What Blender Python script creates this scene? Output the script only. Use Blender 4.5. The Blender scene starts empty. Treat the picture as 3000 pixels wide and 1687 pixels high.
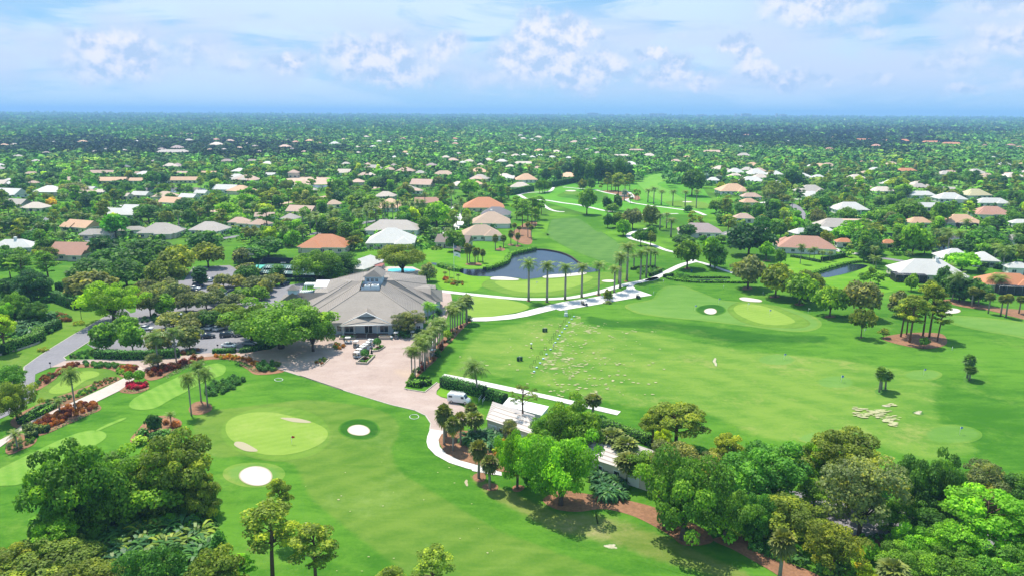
import bpy,math,random
import numpy as np
from mathutils import Vector,Matrix

R_=math.radians
sc=bpy.context.scene
col=sc.collection

# ------------------------------------------------------------------ camera
CAM_H,FPX,PITCH,ROLL=70.0,2142.0,R_(13.42),R_(0.27)
camd=bpy.data.cameras.new("camera")
camd.sensor_width=36.0
camd.lens=36.0*FPX/3000.0
camd.clip_start,camd.clip_end=1.0,120000.0
cam=bpy.data.objects.new("camera",camd)
col.objects.link(cam)
_fw=Vector((0,math.cos(PITCH),-math.sin(PITCH)))
_rt0=Vector((1,0,0))
_up0=Vector((0,math.sin(PITCH),math.cos(PITCH)))
_rt=_rt0*math.cos(ROLL)+_up0*math.sin(ROLL)
_up=_up0*math.cos(ROLL)-_rt0*math.sin(ROLL)
M=Matrix((_rt,_up,-_fw)).transposed().to_4x4()
M.translation=(0,0,CAM_H)
cam.matrix_world=M
sc.camera=cam

# ------------------------------------------------------------------ light
SUN_EL,SUN_AZ=R_(64.0),R_(-34.0)      
sv=Vector((math.sin(SUN_AZ)*math.cos(SUN_EL),math.cos(SUN_AZ)*math.cos(SUN_EL),math.sin(SUN_EL)))
sund=bpy.data.lights.new("sun",'SUN')
sund.energy,sund.angle,sund.color=4.9,R_(0.53),(1.0,0.935,0.80)
suno=bpy.data.objects.new("sun",sund)
suno.rotation_euler=(-sv).to_track_quat('-Z','Y').to_euler()
suno.location=(0,0,300)
col.objects.link(suno)

sc.view_settings.view_transform = 'Standard'
sc.view_settings.look = 'None'
sc.view_settings.exposure=0.56
sc.view_settings.gamma=1.0
sc.cycles.max_bounces=6
sc.cycles.diffuse_bounces=4
sc.cycles.transparent_max_bounces=6
sc.cycles.volume_bounces=1
sc.cycles.use_denoising=True

# ------------------------------------------------------------------ node helpers
def N(nt,typ,**kw):
 n=nt.nodes.new(typ)
 for k,v in kw.items():
  if k.startswith("i_"):
   key=k[2:]
   n.inputs[int(key) if key.isdigit() else key.replace("_"," ")].default_value=v
  else:
   setattr(n,k,v)
 return n
def L(nt,a,b): nt.links.new(a,b)
def c4(c): return (c[0],c[1],c[2],1.0)
def mixc(nt,fac,a,b,blend='MIX'):
 m=nt.nodes.new('ShaderNodeMix'); m.data_type = 'RGBA'; m.blend_type=blend
 for sock,v in ((m.inputs[0],fac),(m.inputs[6],a),(m.inputs[7],b)):
  if isinstance(v,bpy.types.NodeSocket): nt.links.new(v,sock)
  elif isinstance(v,(int,float)): sock.default_value=v
  else: sock.default_value=c4(v)
 return m.outputs[2]
def ramp(nt,src,lo,hi,a=0.0,b=1.0):
 m=N(nt,'ShaderNodeMapRange'); m.interpolation_type = 'SMOOTHSTEP'
 m.inputs[1].default_value,m.inputs[2].default_value,m.inputs[3].default_value,m.inputs[4].default_value=lo,hi,a,b
 L(nt,src,m.inputs[0]); return m.outputs[0]
def math_(nt,op,a,b=None,c=None):
 m=N(nt,'ShaderNodeMath'); m.operation=op
 for i,v in enumerate((a,b,c)):
  if v is None: continue
  if isinstance(v,bpy.types.NodeSocket): L(nt,v,m.inputs[i])
  else: m.inputs[i].default_value=v
 return m.outputs[0]
def noise(nt,vec,scale,detail=3.0,rough=0.55,dim='3D',out=0,dist=0.0):
 n=N(nt,'ShaderNodeTexNoise'); n.noise_dimensions=dim
 n.inputs['Scale'].default_value,n.inputs['Detail'].default_value=scale,detail
 n.inputs['Roughness'].default_value=rough; n.inputs['Distortion'].default_value=dist
 if vec is not None: L(nt,vec,n.inputs['Vector'])
 return n.outputs[out]
def mapping(nt,vec,scale=(1,1,1),rot=(0,0,0),loc=(0,0,0)):
 m=N(nt,'ShaderNodeMapping'); m.inputs['Scale'].default_value=scale
 m.inputs['Rotation'].default_value=rot; m.inputs['Location'].default_value=loc
 L(nt,vec,m.inputs['Vector']); return m.outputs[0]
def newmat(name):
 m=bpy.data.materials.new(name); m.use_nodes=True
 nt=m.node_tree
 b=nt.nodes['Principled BSDF']
 b.inputs['Specular IOR Level'].default_value=0.25
 return m,nt,b

# ------------------------------------------------------------------ sky
w=bpy.data.worlds.new("World"); sc.world=w; w.use_nodes=True
nt=w.node_tree
bg=nt.nodes['Background']
sky=N(nt,'ShaderNodeTexSky'); sky.sky_type = 'NISHITA'; sky.sun_disc=False
sky.sun_elevation,sky.sun_rotation=SUN_EL,SUN_AZ
sky.air_density,sky.dust_density,sky.ozone_density=1.0,0.6,2.2
geo=N(nt,'ShaderNodeTexCoord')
D_=geo.outputs['Generated']
sep=N(nt,'ShaderNodeSeparateXYZ'); L(nt,D_,sep.inputs[0])
el=math_(nt,'ARCSINE',sep.outputs[2])
az=math_(nt,'ARCTAN2',sep.outputs[0],sep.outputs[1])
cv=N(nt,'ShaderNodeCombineXYZ'); L(nt,az,cv.inputs[0]); L(nt,el,cv.inputs[1])
ang=cv.outputs[0]

st=mapping(nt,ang,scale=(3.2,17.0,1.0),rot=(0,0,R_(-4)))
n1=noise(nt,st,1.5,7.0,0.62,dist=0.7)
n1b=noise(nt,mapping(nt,ang,scale=(1.6,6.0,1),loc=(3.1,1.7,0)),1.3,4.0,0.6)
veil=ramp(nt,math_(nt,'ADD',n1,math_(nt,'MULTIPLY',n1b,0.85)),0.82,1.00,0.0,1.0)

opens=ramp(nt,az,0.12,0.62,0.0,0.42)
veil=math_(nt,'MAXIMUM',math_(nt,'SUBTRACT',veil,opens),0.0)

wn=N(nt,'ShaderNodeTexNoise'); wn.inputs['Scale'].default_value=26.0; wn.inputs['Detail'].default_value=7.0; wn.inputs['Roughness'].default_value=0.62
L(nt,ang,wn.inputs['Vector'])
wv=N(nt,'ShaderNodeVectorMath'); wv.operation = 'MULTIPLY_ADD'
L(nt,wn.outputs['Color'],wv.inputs[0]); wv.inputs[1].default_value=(0.075,0.062,0); wv.inputs[2].default_value=(-0.0375,-0.031,0)
wa=N(nt,'ShaderNodeVectorMath'); wa.operation = 'ADD'; L(nt,ang,wa.inputs[0]); L(nt,wv.outputs[0],wa.inputs[1])
def px_dir(px,py):
 d=(_fw*FPX+_rt*(px-1500)-_up*(py-843.5)).normalized()
 return math.atan2(d.x,d.y),math.asin(d.z)
lumps=None
CUM=[(335,160,95,62,1.0),(300,130,60,40,.7),(250,205,70,40,.6),(400,190,60,40,.6),(580,150,90,45,.5),(690,185,70,30,.5),
    (850,195,70,35,.75),(1090,160,130,62,.9),(1160,205,120,40,.85),(1030,195,80,40,.6),(1320,110,45,30,.7),(1290,150,60,50,.7),(1260,220,60,30,.6),
    (1500,175,70,50,.8),(1590,105,75,60,1.1),(1660,110,60,55,1.0),(1600,180,110,60,1.0),(1740,115,28,28,.8),(1690,215,110,50,.9),(1790,200,70,42,.8),
    (1890,140,28,16,.9),(1925,145,28,14,.9),(1975,195,50,45,.9),(1930,225,90,36,.7),(2060,235,50,24,.8),
    (2150,135,38,24,1.0),(2195,155,36,18,.9),(2185,185,40,28,.8),(2240,210,60,34,.8),(2310,235,70,34,.7),
    (2390,228,40,16,.6),(2440,232,30,14,.6),(2800,185,80,42,.55),(2580,235,55,24,.5),(2810,262,60,16,.6),(2530,85,70,30,.5),(2950,120,90,50,.6),(2010,95,40,18,.35),
    (2400,15,160,45,.7),(2950,10,120,28,.6),(2990,250,50,20,.5),(1450,235,120,30,.5)]
for (px,py,rx,ry,s) in CUM:
 a,e=px_dir(px,py)
 sb=N(nt,'ShaderNodeVectorMath'); sb.operation = 'MULTIPLY_ADD'
 kx,ky=FPX/rx/1.45,FPX/ry/1.4
 L(nt,wa.outputs[0],sb.inputs[0]); sb.inputs[1].default_value=(kx,ky,0); sb.inputs[2].default_value=(-a*kx,-e*ky,0)
 ln=N(nt,'ShaderNodeVectorMath'); ln.operation = 'LENGTH'; L(nt,sb.outputs[0],ln.inputs[0])
 g=ramp(nt,ln.outputs['Value'],0.1,1.35,s,0.0)
 lumps=g if lumps is None else math_(nt,'MAXIMUM',lumps,g)

bn=noise(nt,mapping(nt,ang,scale=(30,34,1)),1.0,6.0,0.6)
bn2=noise(nt,mapping(nt,ang,scale=(30,34,1),loc=(0.12,-0.35,0)),1.0,6.0,0.6)
relief=ramp(nt,math_(nt,'SUBTRACT',bn2,bn),-0.13,0.13)
cum=ramp(nt,math_(nt,'ADD',lumps,math_(nt,'MULTIPLY',math_(nt,'SUBTRACT',bn,0.5),0.55)),0.20,0.78,0.0,0.84)

base=ramp(nt,noise(nt,mapping(nt,ang,scale=(7,15,1),loc=(0,4.0,0)),1.0,5.0,0.6),0.33,0.60,0.0,0.95)
baseband=math_(nt,'MULTIPLY',base,math_(nt,'MULTIPLY',ramp(nt,el,0.0,0.05),ramp(nt,el,0.085,0.15,1.0,0.0)))
K=8.0
blue=mixc(nt,0.80,sky.outputs[0],(0.24*K,0.51*K,0.82*K))
lowblue=mixc(nt,ramp(nt,el,0.0,0.11,1.0,0.0),blue,(0.43*K,0.65*K,0.86*K))
c1=mixc(nt,veil,lowblue,(0.60*K,0.76*K,0.90*K))
c2=mixc(nt,baseband,c1,(0.57*K,0.67*K,0.86*K))
c2=mixc(nt,ramp(nt,lumps,.04,.7,0,.6),c2,(0.54*K,0.67*K,0.85*K))
cumc=mixc(nt,relief,(0.43*K,0.57*K,0.80*K),(0.85*K,0.83*K,0.93*K))
c3=mixc(nt,cum,c2,cumc)
L(nt,c3,bg.inputs['Color']); bg.inputs['Strength'].default_value=0.1

# ------------------------------------------------------------------ pixel of the survey photo -> point on the ground
CR={'Z': (0,0,0.85867),'A': (0,300,2.576),'B': (1000,300,2.576),'C': (2000,300,2.576),'D': (0,650,2.8975),
   'E': (700,700,3.22),'F': (1200,650,2.8975),'G': (0,1100,2.469),'H': (700,1100,2.469),'I': (1400,1100,2.469),
   'J': (2200,1100,2.469),'K': (1900,650,2.3418),'L': (1200,1050,3.623),'M': (860,770,5.367),'N': (960,960,6.587),
   'O': (380,780,5.367),'Q': (0,1050,5.367),'R': (1480,850,6.038),'S': (0,780,5.367),'T': (0,450,3.435),
   'U': (700,450,3.435),'V': (2250,450,3.435),'W': (2300,650,3.68),'X': (1500,480,4.293),'Y': (1750,620,4.293),'f': (0,0,1.0)}
def full(c,x,y):
 ox,oy,s=CR[c]
 return ox+x/s,oy+y/s
def ray(px,py):
 return _fw*FPX+_rt*(px-1500)-_up*(py-843.5)
def g(c,x,y,z=0.0):
 px,py=full(c,x,y)
 d=ray(px,py)
 t=(z-CAM_H)/d.z
 return Vector((d.x*t,d.y*t,z))
def proj(v):
 p=Vector(v)-Vector((0,0,CAM_H))
 zz=p.dot(_fw)
 return 1500+FPX*p.dot(_rt)/zz,843.5-FPX*p.dot(_up)/zz
def ppm(v):
 return FPX/(Vector(v)-Vector((0,0,CAM_H))).dot(_fw)
def G(*a):
 """G('H',(x,y),...,'I',(x,y)) -> list of ground points"""
 out,c=[],'Z'
 for t in a:
  if isinstance(t,str): c=t
  else: out.append(g(c,t[0],t[1]))
 return out
def ell(c,x,y,rx,ry,n=28,wob=0.05,seed=0):
 rr=random.Random(seed)
 ph=[rr.uniform(0,6.28) for _ in range(3)]
 return [g(c,x+rx*math.cos(t)*(1+wob*math.sin(2*t+ph[0])+wob*.6*math.sin(3*t+ph[1])),
     y+ry*math.sin(t)*(1+wob*math.sin(2*t+ph[0])+wob*.6*math.sin(3*t+ph[1])))
   for t in [2*math.pi*i/n for i in range(n)]]
def smooth(p,closed=True,k=5):
 out,n=[],len(p)
 for i in range(n if closed else n-1):
  p0=p[(i-1) % n] if closed or i>0 else p[i]
  p1,p2=p[i],p[(i+1) % n]
  p3=p[(i+2) % n] if closed or i+2<n else p2
  for j in range(k):
   t=j/k
   out.append(0.5*((2*p1)+(p2-p0)*t+(2*p0-5*p1+4*p2-p3)*t*t+(3*p1-p0-3*p2+p3)*t **3))
 if not closed: out.append(p[-1])
 return out

# ------------------------------------------------------------------ object helpers
def tag(o,label=None,cat=None,group=None,kind=None):
 if label: o["label"]=label
 if cat: o["category"]=cat
 if group: o["group"]=group
 if kind: o["kind"]=kind
 return o
def empty(name,loc,label,cat,group=None,rz=0.0,s=1.0):
 o=bpy.data.objects.new(name,None); o.empty_display_size=0.5
 o.location=loc; o.rotation_euler=(0,0,rz); o.scale=(s,s,s) if not isinstance(s,tuple) else s
 col.objects.link(o); return tag(o,label,cat,group)
def link(name,me,parent=None,loc=(0,0,0),rz=0.0,s=1.0,color=None):
 o=bpy.data.objects.new(name,me); o.location=loc; o.rotation_euler=(0,0,rz)
 o.scale=(s,s,s) if not isinstance(s,tuple) else s
 if color: o.color=c4(color)
 if parent: o.parent=parent
 col.objects.link(o); return o
class MB:
 """collects polygons of several shapes into one mesh"""
 def __init__(s): s.v,s.f,s.m,s.sm=[],[],[],[]
 def poly(s,pts,mi=0,smooth=False):
  b=len(s.v); s.v+=[tuple(p) for p in pts]; s.f.append(tuple(range(b,b+len(pts)))); s.m.append(mi); s.sm.append(smooth); return s
 def box(s,c,d,rz=0.0,mi=0,top=1.0,ry=0.0):
  """box centred at c with size d; top<1 tapers the upper face"""
  b=len(s.v); cr,sr=math.cos(rz),math.sin(rz)
  for dz in (-.5,.5):
   k=top if dz>0 else 1.0
   for dx,dy in ((-.5,-.5),(.5,-.5),(.5,.5),(-.5,.5)):
    x,y,z=dx*d[0]*k,dy*d[1]*k,dz*d[2]
    if ry: x,z=x*math.cos(ry)+z*math.sin(ry),-x*math.sin(ry)+z*math.cos(ry)
    s.v.append((c[0]+x*cr-y*sr,c[1]+x*sr+y*cr,c[2]+z))
  for q in ((0,3,2,1),(4,5,6,7),(0,1,5,4),(1,2,6,5),(2,3,7,6),(3,0,4,7)):
   s.f.append(tuple(b+i for i in q)); s.m.append(mi); s.sm.append(False)
  return s
 def tube(s,pts,rad,n=7,mi=0,caps=True):
  pts=[Vector(p) for p in pts]; b=len(s.v); m=len(pts)
  if not isinstance(rad,(list,tuple)): rad=[rad]*m
  for i,p in enumerate(pts):
   t=(pts[min(i+1,m-1)]-pts[max(i-1,0)])
   t=t.normalized() if t.length>1e-9 else Vector((0,0,1))
   a=t.cross(Vector((0.13,0.97,0.2)) if abs(t.y)<.9 else Vector((1,0,0))).normalized(); c=t.cross(a)
   for k in range(n):
    an=2*math.pi*k/n
    s.v.append(tuple(p+(a*math.cos(an)+c*math.sin(an))*rad[i]))
  for i in range(m-1):
   for k in range(n):
    k2=(k+1) % n
    s.f.append((b+i*n+k,b+i*n+k2,b+(i+1)*n+k2,b+(i+1)*n+k)); s.m.append(mi); s.sm.append(True)
  if caps:
   s.f.append(tuple(b+k for k in reversed(range(n)))); s.m.append(mi); s.sm.append(False)
   s.f.append(tuple(b+(m-1)*n+k for k in range(n))); s.m.append(mi); s.sm.append(False)
  return s
 def lathe(s,c,prof,n=14,mi=0,sx=1.0,sy=1.0):
  b=len(s.v); m=len(prof)
  for r,z in prof:
   for k in range(n):
    an=2*math.pi*k/n
    s.v.append((c[0]+r*sx*math.cos(an),c[1]+r*sy*math.sin(an),c[2]+z))
  for i in range(m-1):
   for k in range(n):
    k2=(k+1) % n
    s.f.append((b+i*n+k,b+i*n+k2,b+(i+1)*n+k2,b+(i+1)*n+k)); s.m.append(mi); s.sm.append(True)
  s.f.append(tuple(b+(m-1)*n+k for k in range(n))); s.m.append(mi); s.sm.append(True)
  return s
 def mesh(s,name,mats):
  me=bpy.data.meshes.new(name)
  me.from_pydata(s.v,[],s.f)
  for m in (mats if isinstance(mats,(list,tuple)) else [mats]): me.materials.append(m)
  me.polygons.foreach_set("material_index",s.m)
  me.polygons.foreach_set("use_smooth",s.sm)
  me.update(); return me
 def build(s,name,mats,parent=None,**kw):
  return link(name,s.mesh(name,mats),parent,**kw)
def quadmesh(name,V,tint,mats,mi=None,extra=None):
 """V: (n,4,3) quads, tint: (n,) per-face value"""
 n=len(V)
 me=bpy.data.meshes.new(name)
 nv=n*4
 ev,ef,em=([],[],[]) if extra is None else (extra.v,extra.f,extra.m)
 base=len(ev)
 me.vertices.add(nv+base)
 co=np.concatenate([np.array(ev,dtype=np.float32).reshape(-1,3),V.reshape(-1,3).astype(np.float32)])
 me.vertices.foreach_set("co",co.ravel())
 lv=[]; ls=[]; lt=[]; pos=0
 for f in ef:
  ls.append(pos); lt.append(len(f)); lv+=f; pos+=len(f)
 lv=np.concatenate([np.array(lv,dtype=np.int32),np.arange(base,base+nv,dtype=np.int32)])
 ls=np.concatenate([np.array(ls,dtype=np.int32),pos+np.arange(n,dtype=np.int32)*4])
 me.loops.add(len(lv)); me.polygons.add(len(ls))
 me.loops.foreach_set("vertex_index",lv)
 me.polygons.foreach_set("loop_start",ls)
 me.polygons.foreach_set("material_index",np.concatenate([np.array(em,dtype=np.int32),np.full(n,0,dtype=np.int32)]) if mi is None else mi)
 at=me.attributes.new("tint",'FLOAT','FACE')
 at.data.foreach_set("value",np.concatenate([np.full(len(ef),.5),tint]).astype(np.float32))
 for m in mats: me.materials.append(m)
 me.update(calc_edges=True); me.validate(); return me
def in_poly(pts,x,y):
 """vectorised point in polygon"""
 x=np.asarray(x,dtype=float); y=np.asarray(y,dtype=float)
 ins=np.zeros(x.shape,bool); n=len(pts)
 for i in range(n):
  x1,y1=pts[i][0],pts[i][1]; x2,y2=pts[i-1][0],pts[i-1][1]
  if y1==y2: continue
  c=((y1>y) !=(y2>y)) & (x<(x2-x1)*(y-y1)/(y2-y1)+x1)
  ins ^=c
 return ins
# ------------------------------------------------------------------ ground materials
from mathutils.geometry import tessellate_polygon
def grass_color(nt,pos,dark,light,dry,dry_amt,stripe=None,seed=0.0):
 p=mapping(nt,pos,loc=(seed,seed*1.7,0),scale=(1,1,0))
 big=noise(nt,p,0.022,3.0,0.5)
 mid=noise(nt,mapping(nt,p,rot=(0,0,R_(25)),scale=(1,2.6,1)),0.10,5.0,0.62,dist=0.6)
 fin=noise(nt,p,1.3,4.0,0.7)
 f=math_(nt,'ADD',math_(nt,'MULTIPLY',big,0.45),math_(nt,'ADD',math_(nt,'MULTIPLY',mid,0.46),math_(nt,'MULTIPLY',fin,0.20)))
 if stripe:
  ang_,wd,amt=stripe
  wv_=N(nt,'ShaderNodeTexWave'); wv_.wave_type = 'BANDS'; wv_.bands_direction = 'X'
  wv_.inputs['Scale'].default_value=1.0; wv_.inputs['Distortion'].default_value=0.9; wv_.inputs['Detail'].default_value=2.0; wv_.inputs['Detail Scale'].default_value=.25
  L(nt,mapping(nt,p,rot=(0,0,R_(ang_)),scale=(.314/wd,.314/wd,1)),wv_.inputs['Vector'])
  f=math_(nt,'ADD',f,math_(nt,'MULTIPLY',math_(nt,'SUBTRACT',wv_.outputs['Fac'],.5),amt))
 c=mixc(nt,ramp(nt,f,0.41,0.68),dark,light)
 d1=noise(nt,mapping(nt,p,loc=(31,7,0)),0.06,6.0,0.66)
 d2=noise(nt,mapping(nt,p,loc=(3,17,0)),0.5,4.0,0.7)
 df=ramp(nt,math_(nt,'ADD',math_(nt,'MULTIPLY',d1,.7),math_(nt,'MULTIPLY',d2,.3)),0.51,0.69,0.0,dry_amt)
 return mixc(nt,df,c,dry)
ROUGH=dict(dark=(0.034,0.126,0.010),light=(0.088,0.212,0.020),dry=(0.16,0.26,0.045),dry_amt=0.5)
FAIR=dict(dark=(0.068,0.155,0.018),light=(0.125,0.208,0.032),dry=(0.24,0.27,0.08),dry_amt=.4)
COLL=dict(dark=(0.085,0.185,0.020),light=(0.135,0.235,0.034),dry=(0.24,0.29,0.085),dry_amt=.25)
RANGE=dict(dark=(0.076,0.186,0.022),light=(0.152,0.250,0.040),dry=(0.26,0.28,0.085),dry_amt=0.6)
def turf(name,dark,light,dry=(0.24,0.29,0.085),dry_amt=0.35,stripe=None,edge=True,under=ROUGH,seed=0.0):
 m,nt,b=newmat(name)
 pos=N(nt,'ShaderNodeNewGeometry').outputs['Position']
 c=grass_color(nt,pos,dark,light,dry,dry_amt,stripe,seed)
 if edge:
  a=N(nt,'ShaderNodeAttribute'); a.attribute_name = 'edge'
  e=math_(nt,'ADD',a.outputs['Fac'],math_(nt,'MULTIPLY',math_(nt,'SUBTRACT',noise(nt,pos,0.7,3.0),.5),.5))
  c=mixc(nt,ramp(nt,e,0.2,0.8),grass_color(nt,pos,under['dark'],under['light'],under['dry'],under['dry_amt']),c)
 L(nt,c,b.inputs['Base Color']); b.inputs['Roughness'].default_value=0.95; b.inputs['Specular IOR Level'].default_value=0.05
 bp=N(nt,'ShaderNodeBump'); bp.inputs['Strength'].default_value=0.5; bp.inputs['Distance'].default_value=0.25
 L(nt,noise(nt,pos,0.55,5.0,0.7),bp.inputs['Height']); L(nt,bp.outputs[0],b.inputs['Normal'])
 return m
def speckle(name,a,b_,scale,dark=None,dscale=0.05,damt=0.4,rough=0.9,bump=0.2,edge_to=None,rim=None):
 m,nt,b=newmat(name)
 pos=N(nt,'ShaderNodeNewGeometry').outputs['Position']
 f=math_(nt,'ADD',math_(nt,'MULTIPLY',noise(nt,pos,scale,5.0,.7),.65),math_(nt,'MULTIPLY',noise(nt,pos,scale*.08,4.0,.6),.35))
 c=mixc(nt,ramp(nt,f,.35,.65),a,b_)
 if dark: c=mixc(nt,ramp(nt,noise(nt,pos,dscale,6.0,.65),.5,.72,0,damt),c,dark)
 if edge_to:
  at=N(nt,'ShaderNodeAttribute'); at.attribute_name = 'edge'
  e=math_(nt,'ADD',at.outputs['Fac'],math_(nt,'MULTIPLY',math_(nt,'SUBTRACT',noise(nt,pos,1.1,4.0,.7),.5),1.3))
  c=mixc(nt,ramp(nt,e,.25,.75),grass_color(nt,pos,**{k: edge_to[k] for k in ('dark','light','dry','dry_amt')}),c)
 if rim:
  at=N(nt,'ShaderNodeAttribute'); at.attribute_name = 'edge'; c=mixc(nt,ramp(nt,at.outputs['Fac'],.2,.9),rim,c)
 L(nt,c,b.inputs['Base Color']); b.inputs['Roughness'].default_value=rough
 if bump:
  bp=N(nt,'ShaderNodeBump'); bp.inputs['Strength'].default_value=bump; bp.inputs['Distance'].default_value=.05
  L(nt,noise(nt,pos,scale*2,4.0,.7),bp.inputs['Height']); L(nt,bp.outputs[0],b.inputs['Normal'])
 return m

mg,nt,b=newmat("ground")
pos=N(nt,'ShaderNodeNewGeometry').outputs['Position']
cr_=grass_color(nt,pos,**ROUGH)
lawn=mixc(nt,ramp(nt,noise(nt,pos,0.03,4.0,.6),.4,.62),(0.050,0.150,0.010),(0.110,0.250,0.018))
lawn=mixc(nt,ramp(nt,noise(nt,mapping(nt,pos,loc=(50,9,0)),0.016,5.0,.6),.48,.60,0,.8),lawn,(0.055,0.120,0.018))
sp=N(nt,'ShaderNodeSeparateXYZ'); L(nt,pos,sp.inputs[0])
c=mixc(nt,ramp(nt,sp.outputs[1],330,400),cr_,lawn)
ln_=N(nt,'ShaderNodeVectorMath'); ln_.operation = 'LENGTH'; L(nt,pos,ln_.inputs[0])
far=mixc(nt,ramp(nt,noise(nt,pos,0.006,6.0,.65),.4,.6),(0.045,0.110,0.018),(0.085,0.17,0.022))
c=mixc(nt,ramp(nt,ln_.outputs['Value'],850,1250),c,far)
L(nt,c,b.inputs['Base Color']); b.inputs['Roughness'].default_value=.95; b.inputs['Specular IOR Level'].default_value=.05
bp=N(nt,'ShaderNodeBump'); bp.inputs['Strength'].default_value=.5; bp.inputs['Distance'].default_value=.3
L(nt,noise(nt,pos,.5,5.0,.7),bp.inputs['Height']); L(nt,bp.outputs[0],b.inputs['Normal'])

m_fair=turf("fairway_turf",FAIR["dark"],FAIR["light"],(0.22,0.30,0.09),.35,stripe=(52,5.0,.06))
m_fairb=turf("far_fairway_turf",(0.062,0.150,0.030),(0.100,0.200,0.044),(0.15,0.24,0.06),.2,stripe=(20,9.0,.05))
m_fairc=turf("bright_fairway_turf",(0.100,0.265,0.028),(0.150,0.320,0.044),stripe=(70,9.0,.08),dry_amt=.15)
m_range=turf("range_turf",RANGE['dark'],RANGE['light'],(0.26,0.28,0.085),.62,stripe=(-35,10.0,.06))
m_dark=turf("grass_patch",(0.018,0.088,0.008),(0.038,0.125,0.012),dry_amt=.2)
m_green=turf("green_turf",(0.160,0.265,0.038),(0.205,0.305,0.054),(0.32,0.36,0.11),.35,under=COLL,stripe=(60,2.2,.06))
m_coll=turf("collar_turf",COLL["dark"],COLL["light"],dry_amt=.25,under=FAIR,stripe=(40,3.0,.05))
m_tgt=turf("target_turf",(0.092,0.205,0.034),(0.130,0.245,0.050),dry_amt=.15,under=RANGE)
m_tee=turf("tee_turf",(0.105,0.240,0.028),(0.170,0.300,0.050),dry_amt=.2,stripe=(-37,2.4,.08))
m_lawn=turf("lawn",(0.075,0.215,0.012),(0.140,0.290,0.022),dry_amt=.3,edge=False)
m_verge=turf("verge_lawn",(0.065,0.160,0.014),(0.120,0.215,0.026),(0.22,0.24,0.07),.45,edge=False)
m_sand=speckle("bunker_sand",(0.47,0.44,0.40),(0.56,0.53,0.49),1.5,(0.42,0.37,0.30),.3,.5,bump=.5,rim=(.34,.30,.20))
m_bare=speckle("bare_sand",(0.30,0.29,0.18),(0.48,0.42,0.34),1.1,(0.16,0.25,0.06),.35,.85,edge_to=ROUGH)
m_divot=speckle("worn_turf",(0.24,0.27,0.10),(0.44,0.40,0.26),2.0,(0.20,0.33,0.09),1.2,.6)
m_conc=speckle("concrete",(0.52,0.50,0.49),(0.60,0.58,0.57),.9,(0.44,0.41,0.40),.12,.45)
m_cpink=speckle("pale_pavers",(0.42,0.35,0.315),(0.49,0.415,0.38),.9,(0.37,0.30,0.265),.12,.4)
m_asph=speckle("asphalt",(0.175,0.170,0.190),(0.225,0.215,0.240),1.2,(0.13,0.125,0.14),.07,.5)
m_mulch=speckle("pine_mulch",(0.17,0.085,0.046),(0.30,0.155,0.088),1.6,(0.10,0.06,0.035),.4,.6,bump=.6)
m_dirt=speckle("bare_earth",(0.36,0.24,0.18),(0.52,0.40,0.32),.25,(0.28,0.18,0.12),.05,.5)
m_kerb=speckle("kerb_concrete",(0.36,0.33,0.29),(0.46,0.42,0.37),1.4)

m_brick,nt,b=newmat("brick_pavers")
pos=N(nt,'ShaderNodeNewGeometry').outputs['Position']
bt=N(nt,'ShaderNodeTexBrick'); bt.inputs['Scale'].default_value=1.6; bt.inputs['Mortar Size'].default_value=.02
bt.inputs['Color1'].default_value=(.385,.29,.26,1); bt.inputs['Color2'].default_value=(.315,.235,.21,1); bt.inputs['Mortar'].default_value=(.35,.285,.25,1)
L(nt,mapping(nt,pos,rot=(0,0,R_(45))),bt.inputs['Vector'])
c=mixc(nt,ramp(nt,noise(nt,mapping(nt,pos,rot=(0,0,R_(20)),scale=(1,2,1)),.09,6,.66),.42,.70,0,.6),bt.outputs['Color'],(.44,.355,.325))
c=mixc(nt,ramp(nt,noise(nt,pos,.22,6,.7),.50,.75,0,.55),c,(.25,.185,.165))
c=mixc(nt,ramp(nt,noise(nt,mapping(nt,pos,loc=(9,4,0)),.035,3,.5),.60,.72,0,.4),c,(.50,.36,.22))
L(nt,c,b.inputs['Base Color']); b.inputs['Roughness'].default_value=.9

m_water,nt,b=newmat("pond_water")
pos=N(nt,'ShaderNodeNewGeometry').outputs['Position']
L(nt,mixc(nt,ramp(nt,noise(nt,pos,.03,3),.4,.6),(.008,.012,.026),(.016,.022,.042)),b.inputs['Base Color'])
b.inputs['Roughness'].default_value=.10; b.inputs['Specular IOR Level'].default_value=.28
bp=N(nt,'ShaderNodeBump'); bp.inputs['Strength'].default_value=.35; bp.inputs['Distance'].default_value=.06
L(nt,noise(nt,mapping(nt,pos,scale=(1,2.2,1)),.9,5,.65),bp.inputs['Height']); L(nt,bp.outputs[0],b.inputs['Normal'])
m_pool,nt,b=newmat("pool_water"); b.inputs['Base Color'].default_value=(.06,.50,.62,1); b.inputs['Roughness'].default_value=.1
m_sea,nt,b=newmat("sea_water"); b.inputs['Base Color'].default_value=(.02,.05,.13,1); b.inputs['Roughness'].default_value=.6; b.inputs['Specular IOR Level'].default_value=.1

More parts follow.
